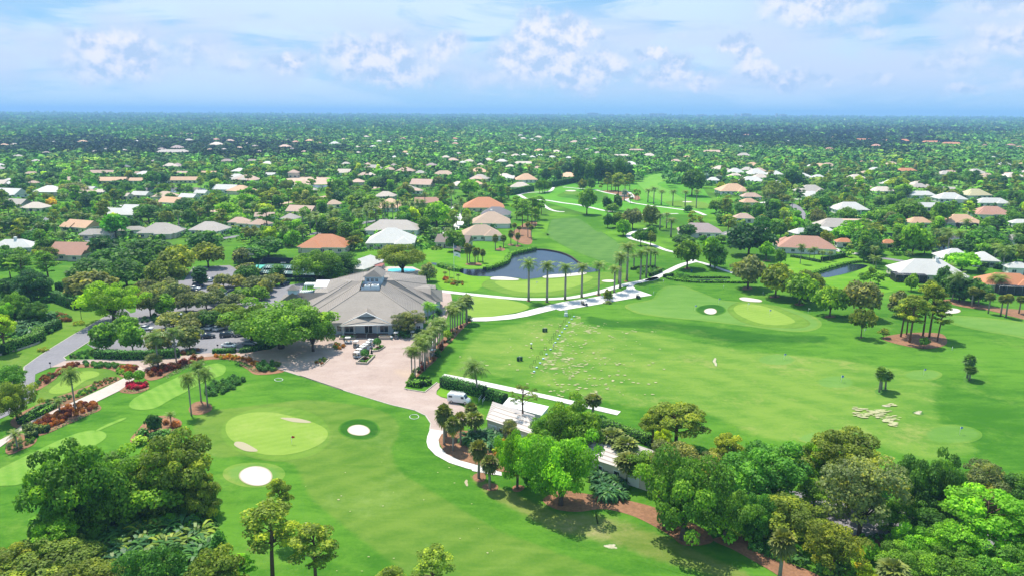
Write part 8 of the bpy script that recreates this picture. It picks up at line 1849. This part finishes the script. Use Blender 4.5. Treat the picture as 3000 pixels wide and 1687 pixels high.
FA=[(0,62,322,'peach'),(85,132,317,'cream'),(390,422,300,'white'),(590,662,298,'peach'),(1140,1212,269,'peach'),(1205,1272,266,'peach'),(1300,1480,250,'peach'),(1495,1562,258,'orange'),(1560,1632,261,'peach'),(1630,1702,257,'peach'),(1600,1662,283,'salmon'),(1580,1692,321,'cream'),(2100,2202,337,'pink'),(2400,2432,306,'salmon'),(2480,2572,313,'white'),(1780,1832,342,'pink'),(1900,1952,331,'mauve'),(1670,1712,354,'pale'),(1850,1882,311,'cream'),(1185,1252,354,'mauve'),(1285,1392,344,'mauve'),(1180,1432,377,'pale'),(910,962,362,'pale'),(695,742,370,'pale'),(778,822,354,'pale'),(1140,1202,441,'mauve'),(150,192,246,'orange'),(185,262,208,'peach'),(300,402,208,'peach'),(640,692,200,'peach'),(715,752,190,'salmon'),(540,572,200,'peach'),(0,52,211,'peach'),(1005,1082,217,'pale'),(1085,1132,221,'pale'),(1290,1362,213,'pale'),(1730,1822,221,'cream'),(1820,1872,223,'white'),(1880,1932,206,'cream'),(2255,2312,206,'cream'),(240,282,158,'white'),(88,132,164,'white'),(470,502,149,'pink'),(338,362,153,'white'),(840,902,118,'white'),(905,962,116,'white'),(1655,1722,171,'white'),(1720,1852,183,'white'),(1850,1962,176,'white'),(1970,2102,171,'pale'),(2100,2252,171,'white'),(2450,2562,166,'white'),(2280,2302,196,'red2'),(950,1002,166,'orange'),(1030,1122,168,'orange'),(1160,1292,168,'orange'),(1300,1402,161,'salmon'),(1400,1532,158,'pale'),(1570,1652,156,'pale'),(560,590,228,'pale'),(60,110,228,'pink'),(390,470,228,'salmon'),(20,80,192,'cream'),(480,520,206,'peach'),(2010,2100,218,'pink'),(2120,2200,222,'white'),(1390,1460,288,'pale'),(2300,2372,292,'peach'),(2200,2260,300,'salmon'),(2110,2140,300,'orange'),(1700,1770,292,'pink'),(2180,2230,352,'mauve'),(1930,1985,372,'mauve'),(2270,2320,372,'pink'),(1560,1610,356,'pink'),(240,300,440,'pale'),(320,380,380,'mauve'),(100,170,405,'pale')]
FC=[(265,412,252,'orange'),(440,532,257,'salmon'),(700,742,228,'orange'),(742,802,226,'salmon'),(858,892,226,'peach'),(898,942,229,'orange'),(972,1032,231,'orange'),(1038,1064,233,'peach'),(648,682,236,'salmon'),(800,832,241,'peach'),(1058,1082,272,'orange'),(1105,1187,274,'orange'),(1290,1442,287,'orange'),(1450,1592,292,'orange'),(1620,1722,297,'orange'),(1795,1952,303,'orange'),(1955,2102,313,'orange'),(1420,1502,330,'salmon'),(1070,1142,353,'salmon'),(1770,1822,270,'peach'),(1590,1642,271,'pink'),(1908,1952,275,'orange'),(1838,1892,244,'peach'),(1718,1752,246,'white'),(2240,2272,299,'salmon'),(2258,2302,326,'salmon'),(2440,2512,326,'salmon'),(2440,2492,306,'mauve'),(2530,2552,306,'peach'),(2520,2572,337,'salmon'),(2030,2082,216,'peach'),(2130,2152,226,'white'),(2300,2342,246,'salmon'),(140,162,212,'salmon'),(222,242,213,'salmon'),(400,522,403,'pale'),(150,302,372,'pink'),(0,62,412,'peach'),(1335,1372,447,'salmon'),(1415,1446,444,'salmon'),(2330,2366,414,'white'),(2410,2482,540,'pink'),(890,960,160,'salmon'),(1040,1090,166,'salmon'),(1560,1600,190,'white'),(2060,2110,182,'white'),(2460,2570,186,'white'),(2200,2260,208,'peach'),(340,380,150,'white'),(590,640,175,'white'),(1150,1190,250,'peach'),(1250,1282,246,'pink'),(1480,1520,262,'peach'),(2380,2430,270,'salmon'),(860,905,545,'white'),(410,460,335,'white')]
ROOFC['red2']=(.45,.05,.04)
for cr_n,lst in (('B',FB),('A',FA),('C',FC)):
 for (xl,xr,yc,rcx) in lst: far_house(cr_n,xl,xr,yc,rcx,_tr.uniform(-12,12),depth=.75 if xr-xl<130 else .35)
rs=np.random.RandomState(77)
for k in range(85):                                     
 px,py=rs.uniform(0,3000),352+62*rs.rand() **1.4
 c0=rs.choice(['white','peach','orange','cream','pink','white'])
 far_house('f',px-rs.uniform(5,11),px+rs.uniform(5,11),py,c0,rs.uniform(-20,20))

for i,(x,lb) in enumerate(((2008,"left one of three white domed tanks in the hazy distance"),(2052,"middle one of three white domed tanks in the hazy distance"),(2112,"right one of three white domed tanks in the hazy distance"))):
 p=g('A',x,157); r=18/2.576/ppm(p); tag(MB().lathe((0,0,0),[(r,0),(r,13),(r*.85,17),(r*.4,20),(.1,21)],20).build("water_tank",m_white,loc=p),lb,"water tank","white domed tanks")
m_tower=flat("pale_concrete_tower",(.40,.36,.38),.7); m_towg=flat("tower_glass",(.10,.13,.18),.2)
TW=[('A',1515,1548,86),('A',1918,1960,86),('A',1970,2050,88),('A',2180,2225,92),('A',2370,2462,83),('B',22,70,84),('B',225,275,82),('B',490,530,85),('B',600,640,90),('B',1297,1340,82),('B',1375,1400,85),('B',1530,1560,85),('B',1565,1640,89),('B',1848,1945,75),('B',2020,2060,85),('B',2140,2180,89),('B',2320,2380,81),('B',2384,2460,82),('C',105,185,88),('C',395,410,86),('C',440,520,86),('C',705,718,79),('C',735,785,92),('C',960,1010,98),('C',1400,1440,106)]
for i,(c,xl,xr,yt) in enumerate(TW):
 D_m=10200.0; fx,fy=full(c,(xl+xr)/2,yt); d=ray(fx,fy); t=D_m/math.hypot(d.x,d.y); P0=Vector((d.x*t,d.y*t,0)); H0=max(28.0,CAM_H+d.z*t)
 W=(xr-xl)/2.576*D_m/FPX; mb=MB(); n=max(1,int(W/110)); rr=random.Random(i)
 o=empty("tower_block",P0,None,"building","tower blocks on the skyline"); wb,gb_=MB(),MB()
 for k in range(n):
  x=-W/2+W*(k+.5)/n; h=H0*rr.uniform(.82,1.0); w1=W/n*.86
  wb.box((x,0,h/2),(w1,40,h)).box((x,0,h+2),(w1*.4,20,5))
  for z in np.arange(8,h-4,9): gb_.box((x,-20.2,z),(w1*.9,.8,4))
 wb.build("wall",m_tower,o); gb_.build("window",m_towg,o)
 o["label"]=("hazy tower block on the skyline, number %s counted along the horizon from the sea" % ["one","two","three","four","five","six","seven","eight","nine","ten","eleven","twelve","thirteen","fourteen","fifteen","sixteen","seventeen","eighteen","nineteen","twenty","twenty one","twenty two","twenty three","twenty four","twenty five"][i])
for (fx,yt,lb) in ((1715.5,320,"thin radio mast on the skyline beside the widest tower block"),(2000,313,"taller thin radio mast alone on the skyline")):
 D_m=7500.0; d=ray(fx,yt); t=D_m/math.hypot(d.x,d.y); P0=Vector((d.x*t,d.y*t,0)); H0=CAM_H+d.z*t
 tag(MB().tube([(0,0,0),(0,0,H0)],[1.6,.9],5).box((0,0,H0*.6),(4,4,2)).build("radio_mast",m_metal,loc=P0),lb,"mast")

# ------------------------------------------------------------------ garden trees filling the neighbourhoods
ZONES=[[(-140,478),(1480,478),(1530,545),(1500,575),(1480,600),(1440,690),(1400,690),(1300,735),(1240,730),(1060,735),(880,735),(700,712),(560,705),(250,715),(150,770),(-140,830)],
   [(2090,478),(3150,478),(3150,850),(2930,820),(2780,760),(2700,730),(2640,745),(2540,790),(2450,735),(2330,745),(2250,690),(2120,650),(2090,620),(2100,560)],
   [(1480,470),(1900,470),(1830,500),(1700,528),(1560,545),(1490,560)]]
bxy=[np.array(b_) for b_ in BLOCK]; bbb=[(b_[:,0].min(),b_[:,0].max(),b_[:,1].min(),b_[:,1].max()) for b_ in bxy]
def blocked(x,y,m=0.0):
 for b_,(x0,x1,y0,y1) in zip(BLOCK,bbb):
  if x0-m<=x<=x1+m and y0-m<=y<=y1+m and in_poly(b_,[x],[y])[0]: return True
 return False
HS=[(p,hw,Dp,rz,W) for (_r,p,hw,Dp,rz,W) in LANDM]
def house_hit(x,y,m):
 for (p,hw,Dp,rz,W) in HS:
  dx,dy=x-p.x,y-p.y
  if abs(dx)>hw+12 or abs(dy)>hw+12: continue
  u=dx*math.cos(rz)+dy*math.sin(rz); v=-dx*math.sin(rz)+dy*math.cos(rz)
  if abs(u)<W/2+m and abs(v)<Dp/2+m: return True
 for (o,_c,p,r,_l) in DROOF:
  if abs(x-p.x)<r+m*.6 and abs(y-p.y)<8+m*.6: return True
 return False
roofpx=[]
for (p,hw,Dp,rz,W) in HS+[(p,r,10,0,2*r) for (_o,_c,p,r,_l) in DROOF if p.y<1500]:
 c_=proj((p.x,p.y,4)); k=ppm((p.x,p.y,4)); roofpx.append((c_[0]-W*.45*k,c_[0]+W*.45*k,c_[1]-Dp*.25*k*.15-2,c_[1]+3.0*k*.6,p.y))
rf_=np.array(roofpx)
def hides(x,y,w_,h):
 c_=proj((x,y,h*.6)); k=ppm((x,y,h*.6)); a0,a1,b0,b1=c_[0]-w_*.42*k,c_[0]+w_*.42*k,c_[1]-h*.4*k,c_[1]+h*.35*k
 return bool(np.any((rf_[:,0]<a1) & (rf_[:,1]>a0) & (rf_[:,2]<b1) & (rf_[:,3]>b0) & (rf_[:,4]>y)))
rr=random.Random(41)
for _ in range(900):
 if len(DROOF)>345: break
 px,py=rr.uniform(-60,3060),rr.uniform(482,575); v=g('f',px,py)
 if not any(in_poly(z,[px],[py])[0] for z in ZONES) or blocked(v.x,v.y) or blocked(v.x-9,v.y) or blocked(v.x+9,v.y) or house_hit(v.x,v.y,11) or hides(v.x,v.y,20,7): continue
 w_=rr.uniform(8,11)*ppm(v); far_house('f',px-w_,px+w_,py-4,rr.choice(['pink','cream','tan','pale','peach','white']),rr.uniform(-25,25),name="suburban_house")
rr=random.Random(2024); placed=[(q[3].x,q[3].y,q[4]/2) for q in PLANTS if q[4]>2.5]; cellmap={}
for t_ in placed: cellmap.setdefault((int(t_[0] //20),int(t_[1] //20)),[]).append(t_)
def near_tree(x,y,r,f):
 for i in (-1,0,1):
  for j in (-1,0,1):
   for (a,b_,r2) in cellmap.get((int(x //20)+i,int(y //20)+j),()):
    if (x-a) **2+(y-b_) **2<((r+r2)*f) **2: return True
 return False
nfill=0
FK=[('spreading tree',18,(9,15),(7,10.5)),('round tree',16,(6,10),(6,9.5)),('tall tree',20,(6,9),(9,13)),('open tree',26,(7,10),(8,11)),('far pine',22,(6,9),(11,16)),('feather palm',9,(5,6.5),(7,10)),('coconut palm',5,(6,8),(8,11)),('royal palm',5,(6,7),(11,14))]
FCOL=['dark','mid','mid','bright','olive','grey','emerald','deep','bright','lime','mid','dark']
for _ in range(36000):
 if nfill>=1060: break
 py=492+300*rr.random() **1.5; px=rr.uniform(-120,3120)
 if not any(in_poly(z,[px],[py])[0] for z in ZONES): continue
 v=g('f',px,py)
 kd,_w,wr,hr_=rr.choices(FK,[q[1] for q in FK])[0]; w_=rr.uniform(*wr); h=rr.uniform(*hr_)
 if near_tree(v.x,v.y,w_/2,.56) or house_hit(v.x,v.y,w_*.28) or blocked(v.x,v.y) or (hides(v.x,v.y,w_,h) and rr.random()>.10): continue
 cl = 'palm' if 'palm' in kd else 'pine' if 'pine' in kd and rr.random()<.6 else rr.choice(FCOL)
 plant(kd,v,w_,h,cl,None,None,parts=v.y<430,desc="garden"); nfill+=1
 cellmap.setdefault((int(v.x //20),int(v.y //20)),[]).append((v.x,v.y,w_/2))
# ------------------------------------------------------------------ woods and undergrowth nobody could count
m_wood,nt,b=newmat("woodland_leaves")
at=N(nt,'ShaderNodeAttribute'); at.attribute_name = 'hue'; L(nt,at.outputs['Color'],b.inputs['Base Color']); b.inputs['Roughness'].default_value=.7; b.inputs['Specular IOR Level'].default_value=.1
WC=np.array([(.026,.085,.020),(.040,.125,.018),(.052,.165,.016),(.060,.110,.022),(.022,.075,.022),(.030,.100,.020),(.085,.175,.02),(.040,.095,.030)])*np.array([2.9,2.3,1.5])
def wood(name,X,Y,Wd,Hh,ncl,leaf,label,rs,dark=None):
 n=len(X); idx=np.repeat(np.arange(n),ncl); m=len(idx)
 d=rand_dir(rs,m,-.15)
 rad=rs.uniform(.75,1.08,m)
 P=np.stack([X[idx]+d[:,0]*Wd[idx]/2*rad,Y[idx]+d[:,1]*Wd[idx]/2*rad,Hh[idx]*.48+d[:,2]*Hh[idx]*.50*rad],1)
 Nn=d*.9+rs.normal(0,.45,(m,3))+np.array([0,0,.35]); Nn/=np.linalg.norm(Nn,axis=1,keepdims=True)
 s=leaf*Wd[idx]*rs.uniform(.6,1.2,m)
 V=quads(rs,P,Nn,s*.5,s*.45)
 
 ci=(np.abs(np.sin(X*.011+2*np.sin(Y*.007))+rs.normal(0,.55,n))*4).astype(int) % len(WC)
 C=WC[ci]*rs.uniform(.6,1.5,(n,1))
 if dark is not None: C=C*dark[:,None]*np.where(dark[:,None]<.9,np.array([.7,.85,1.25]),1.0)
 Cq=C[idx]*rs.uniform(.8,1.2,(m,1))
 me=quadmesh(name,V,np.full(m,.5),[m_wood])
 a=me.attributes.new("hue",'FLOAT_COLOR','FACE'); a.data.foreach_set("color",np.concatenate([Cq,np.ones((m,1))],1).astype(np.float32).ravel())
 return tag(link(name,me),label,"woodland",None,"stuff")
def pxy(X,Y):
 P=np.stack([X,Y,np.full_like(X,-CAM_H)],1); f=np.array(_fw); r=np.array(_rt); u=np.array(_up); z=P @ f
 return 1500+FPX*(P @ r)/z,843.5-FPX*(P @ u)/z
blk=[b_ for b_ in BLOCK if max(q[1] for q in b_)>500]
LAWNS=[('A',720,336,40,9),('A',850,328,32,10),('A',610,510,60,4),('A',1500,625,260,26),('B',1160,305,80,6),('B',1740,330,60,8),('B',1700,318,150,5),('C',1000,555,130,14),('C',550,510,90,8),('C',2150,600,360,34),('C',2490,490,70,8),('B',2340,430,60,10),('A',2520,345,60,10),('A',900,225,50,3),('A',640,250,60,4),('B',30,340,50,5),('A',590,262,40,3),('C',1210,520,40,6),('B',1330,318,60,4),('A',1850,500,60,8),('A',2480,520,50,6)]
for i,(c,x,y,rx,ry) in enumerate(LAWNS): sheet("lawn",ell(c,x,y,rx,ry,wob=.15,seed=i),m_lawn,1)
lawnp=[[(v.x,v.y) for v in ell(c,x,y,rx*1.0,ry,wob=.15,seed=i)] for i,(c,x,y,rx,ry) in enumerate(LAWNS)]
def scatter(d0,d1,spf,rs,keep=1.0):
 X,Y=[],[]; d=d0
 while d<d1:
  s=spf(d); n=int(1.52*d/s); a=-.76+1.52*(np.arange(n)+rs.uniform(-.45,.45,n))/n
  rd=d+rs.uniform(-.5,.5,n)*s; X.append(rd*np.sin(a)); Y.append(rd*np.cos(a)); d+=s
 X,Y=np.concatenate(X),np.concatenate(Y); k=rs.rand(len(X))<keep; X,Y=X[k],Y[k]
 bad=np.zeros(len(X),bool)
 for b_ in blk+lawnp: 
  q=np.array(b_); m=(X>q[:,0].min()) & (X<q[:,0].max()) & (Y>q[:,1].min()) & (Y<q[:,1].max())
  if m.any(): bad[m] |=in_poly(b_,X[m],Y[m])
 for (p,hw,Dp,rz,W) in HS:
  bad |=(np.abs(X-p.x)<W/2+3) & (Y-p.y<Dp/2+3) & (Y-p.y>-Dp/2-14)
 for (o,_c,p,r,_l) in DROOF:
  bad |=(np.abs(X-p.x)<r*1.0+2) & (Y-p.y<7) & (Y-p.y>-16)
 return X[~bad],Y[~bad]
def capped(X,Y,H,W):
 d,a=np.hypot(X,Y),np.arctan2(X,Y)
 for p,r in [(q[0],q[4]/2) for q in HS]+[(q[2],q[3]) for q in DROOF]:
  dr,ar=math.hypot(p.x,p.y),math.atan2(p.x,p.y); dd=dr-d
  m=(dd>0) & (dd<420) & (np.abs(a-ar)<(r*.8+W*.42)/dr)
  H=np.where(m,np.minimum(H,np.maximum(2.2,2.6+dd*CAM_H/dr)),H)
 return H
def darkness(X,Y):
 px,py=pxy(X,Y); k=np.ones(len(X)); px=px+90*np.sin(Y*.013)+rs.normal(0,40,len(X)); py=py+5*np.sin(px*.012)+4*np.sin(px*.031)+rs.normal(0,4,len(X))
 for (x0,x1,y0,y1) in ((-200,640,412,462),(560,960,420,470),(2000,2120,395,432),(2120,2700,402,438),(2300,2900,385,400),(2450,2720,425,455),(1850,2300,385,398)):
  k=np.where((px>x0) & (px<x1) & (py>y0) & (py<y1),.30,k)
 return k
rs=np.random.RandomState(9)
X,Y=scatter(735,1150,lambda d: 10.5,rs,.80)
px,py=pxy(X,Y); k=(py<533) | (rs.rand(len(X))<.25); X,Y=X[k],Y[k]
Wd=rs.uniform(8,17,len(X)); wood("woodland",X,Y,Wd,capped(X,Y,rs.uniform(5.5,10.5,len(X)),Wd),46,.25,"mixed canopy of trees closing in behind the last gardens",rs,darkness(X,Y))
X,Y=scatter(1150,2100,lambda d: 12.5,rs,.86)
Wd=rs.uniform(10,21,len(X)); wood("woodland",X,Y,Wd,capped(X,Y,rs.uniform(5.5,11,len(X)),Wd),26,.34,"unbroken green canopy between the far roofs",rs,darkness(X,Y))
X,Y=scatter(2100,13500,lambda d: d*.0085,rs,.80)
D_=np.hypot(X,Y); Wd=D_*.0085*rs.uniform(.8,1.9,len(X)); wood("woodland",X,Y,Wd,capped(X,Y,rs.uniform(5,12,len(X)),Wd),11,.55,"hazy flat woodland stretching to the horizon",rs,darkness(X,Y))

rs=np.random.RandomState(19); X,Y=[],[]
for _ in range(8500):
 py_=486+270*rs.rand() **1.4; px_=rs.uniform(-120,3120)
 if not any(in_poly(z,[px_],[py_])[0] for z in ZONES): continue
 v=g('f',px_,py_)
 if house_hit(v.x,v.y,.6) or blocked(v.x,v.y): continue
 X.append(v.x); Y.append(v.y)
X,Y=np.array(X),np.array(Y); wood("undergrowth",X,Y,rs.uniform(2.0,6.0,len(X)),rs.uniform(1.0,4.0,len(X)),20,.34,"low garden bushes and hedging between the houses",rs)["category"] = "undergrowth"
X,Y=[],[]
for _ in range(900):                                    
 c,x,y=(('G',rs.uniform(250,1580),rs.uniform(1000,1600)),('J',rs.uniform(-600,1975),rs.uniform(950,1560)),('D',rs.uniform(0,420),rs.uniform(650,1000)))[rs.randint(3)]
 v=g(c,x,y)
 if not blocked(v.x,v.y) and not any(in_poly([(q.x,q.y) for q in pl],[v.x],[v.y])[0] for pl in (ROADL+ROADR,)): X.append(v.x); Y.append(v.y)
X,Y=np.array(X),np.array(Y)
k=~in_poly([(v.x,v.y) for v in G('D',(330,690),(450,640),(700,760),(870,800),(200,1240),(-60,1300),(-40,1130),(330,1010),(500,890))],X,Y) & ~in_poly([(v.x,v.y) for v in G('J',(-700,1180),(0,1230),(560,1480),(400,1700),(-700,1700))],X,Y); X,Y=X[k],Y[k]
wood("undergrowth",X,Y,rs.uniform(1.2,2.8,len(X)),rs.uniform(.6,1.8,len(X)),40,.26,"dense low undergrowth beneath the corner groves",rs,np.full(len(X),.95))["category"] = "undergrowth"

# ------------------------------------------------------------------ names for the plants and roofs that were not described by hand
REFS=[(r,p) for (r,p,_h,_d,_z,_w) in LANDM if len(r.split())<=7]+[("the far white group of houses",g('C',480,560)),("the sandy lot",g('U',750,275)),("the curving right hand street",g('V',300,600)),("the left lake",g('T',1700,370)),("the tennis court",ctr),("the long lane hedge",g('U',550,790)),("the great banyan",g('Y',1900,560)),("the far course",g('V',2000,320)),("the right hand pond",g('W',1800,250)),("the sandy street",g('T',1600,670)),("the far mulch island",g('X',1350,400)),("the pond fairway",g('X',700,800))]
REFS=[(r,p) for r,p in REFS if r not in ()]
CW={'dark': 'dark green','deep': 'very dark','mid': 'mid green','bright': 'bright green','lime': 'lime green','olive': 'olive','grey': 'grey green','palm': 'green','fan': 'green','silver': 'silver','pine': 'light','emerald': 'glossy','yellow': 'yellow'}
KW={'spreading tree': 'spreading tree','round tree': 'round tree','tall tree': 'tall tree','open tree': 'sparse tree','far pine': 'pine','feather palm': 'slim palm','coconut palm': 'coconut palm','royal palm': 'royal palm','date palm': 'bushy palm','pine': 'pine','cabbage palm': 'cabbage palm'}
def rel(p,q):
 a,b_=proj((p.x,p.y,0)),proj((q.x,q.y,0)); dx=p.x-q.x; dy=p.y-q.y
 if abs(dx)>abs(dy)*.8: return "left of" if dx<0 else "right of"
 return "behind" if dy>0 else "in front of"
bucket={}
for (o,kd,cl,p,w_,h,need,ds) in PLANTS:
 if not need: continue
 if ds in ("garden",None):
  r,q=min(REFS,key=lambda t: (t[1]-p).length); base = f"{CW.get(cl, 'green') if isinstance(cl, str) else 'green'} {KW.get(kd, kd)} {rel(p, q)} {r}"; o["group"] = "garden trees among the houses"
 elif ds == "driveway palm": q=g('N',1600,1000); base = "slim feather palm of the driveway row beside the brick plaza"; o["group"] = "driveway palms"
 elif ds == "palm at the clubhouse corner": q=g('E',2060,760); base = "slim palm of the cluster between clubhouse corner and practice green"; o["group"] = "clubhouse corner palms"
 elif ds == "parking island tree": q=g('E',440,400); base = f"{CW.get(cl, 'green')} shade tree on the parking islands"; o["group"] = "parking lot trees"
 elif ds == "avenue palm": q=g('U',1230,600); base = f"{KW.get(kd, 'palm')} in the palm avenue near the peach peaked house"; o["group"] = "avenue palms"
 else: q=g('X',1300,300); base=ds; o["group"] = "trees of the far course"
 bucket.setdefault(base,[]).append(((q-p).length,o,p,q))
ORD=["","second ","third ","fourth ","fifth ","sixth ","seventh ","eighth ","ninth ","tenth ","eleventh ","twelfth "]+["%s " % t for t in ("thirteenth","fourteenth","fifteenth","sixteenth","seventeenth","eighteenth","nineteenth","twentieth","twenty first","twenty second","twenty third","twenty fourth","twenty fifth")]
TAILS={"slim feather palm of the driveway row beside the brick plaza": "counted from the flat hedge","slim palm of the cluster between clubhouse corner and practice green": "counted from the silver palm"}
for base,lst in bucket.items():
 lst.sort(key=lambda t: t[0])
 for i,(dd,o,p,q) in enumerate(lst):
  t=base if len(lst)==1 else (("nearest " if i==0 else ORD[min(i,len(ORD)-1)] + "nearest ")+base)
  if base in TAILS: t=(ORD[i] or "first ")+base.replace(" beside the brick plaza","").replace(" between clubhouse corner and practice green"," at the practice green") + ", " + TAILS[base]
  elif "parking islands" in base: t=(ORD[i] or "first ")+base + ", counted from the clubhouse side"
  elif "far course" in o.get("group","") or "avenue" in base:
   q2 = "counted from the left"; lst2=sorted(lst,key=lambda s: proj((s[2].x,s[2].y,0))[0]); t=(ORD[min([z[1] for z in lst2].index(o),len(ORD)-1)] or "first ")+base + ", " + q2
  o["label"] = " ".join(t.split()[:16])
bucket={}
RN={'white': 'white','cream': 'cream','tan': 'tan','pink': 'pale pink','orange': 'orange','salmon': 'salmon red','grey': 'grey','pale': 'pale grey','slate': 'slate','brown': 'brown','peach': 'peach','yellow': 'yellow','mauve': 'mauve','red2': 'bright red'}
WAY=[("the white domed tanks",g('A',2060,157)),("the dark far tree belt",g('A',600,330)),("the far sandy lot",g('U',750,200)),("the far dark hedge",g('X',1800,60)),("the long orange roof row",g('C',1600,290)),("the radio mast",g('f',2000,350)),("the left sea horizon",g('f',250,350)),("the right end of the horizon",g('f',2850,360)),("the long peach hotel roof",g('A',1390,250)),("the far white group of houses",g('C',480,520)),("the far course",g('C',2150,560)),("the widest tower block",g('f',1735,350)),("the lane of row houses",g('T',1500,200)),("the tall pines of the far green",g('X',900,100)),("the grey flat roofed block",g('A',1300,377)),("the orange roof in the dark wood",g('V',1390,168))]
for (o,rcx,p,r,lab) in DROOF:
 if lab: continue
 a=proj((p.x,p.y,0)); best=min(WAY,key=lambda t: math.hypot((proj(t[1])[0]-a[0])/3,(proj(t[1])[1]-a[1]))); b_=proj(best[1])
 dx,dy=a[0]-b_[0],a[1]-b_[1]
 rl=("left of" if dx<0 else "right of") if abs(dx)>2.5*abs(dy) else ("beyond" if dy<0 else "in front of")
 bucket.setdefault(f"{RN[rcx]} roofed house far back {rl} {best[0]}",[]).append((math.hypot(dx,dy),o))
for base,lst in bucket.items():
 lst.sort(key=lambda t: t[0])
 for i,(dd,o) in enumerate(lst):
  o["label"] = " ".join((base if len(lst)==1 else (("nearest " if i==0 else ORD[min(i,len(ORD)-1)] + "nearest ")+base)).split()[:16]); o["group"] = "far roofs in the woods"
# ------------------------------------------------------------------ haze
m_haze=bpy.data.materials.new("haze"); m_haze.use_nodes=True; nt=m_haze.node_tree
nt.nodes.remove(nt.nodes['Principled BSDF']); pv=N(nt,'ShaderNodeVolumePrincipled')
pv.inputs['Color'].default_value=(.33,.55,.97,1); pv.inputs['Density'].default_value=.00013; pv.inputs['Anisotropy'].default_value=0.0
L(nt,pv.outputs[0],nt.nodes['Material Output'].inputs['Volume'])
hz_=MB().box((0,22600,99),(92000,46000,202)).build("haze",m_haze)
tag(hz_,"thin blue summer haze over the far woods","haze",None,"stuff")
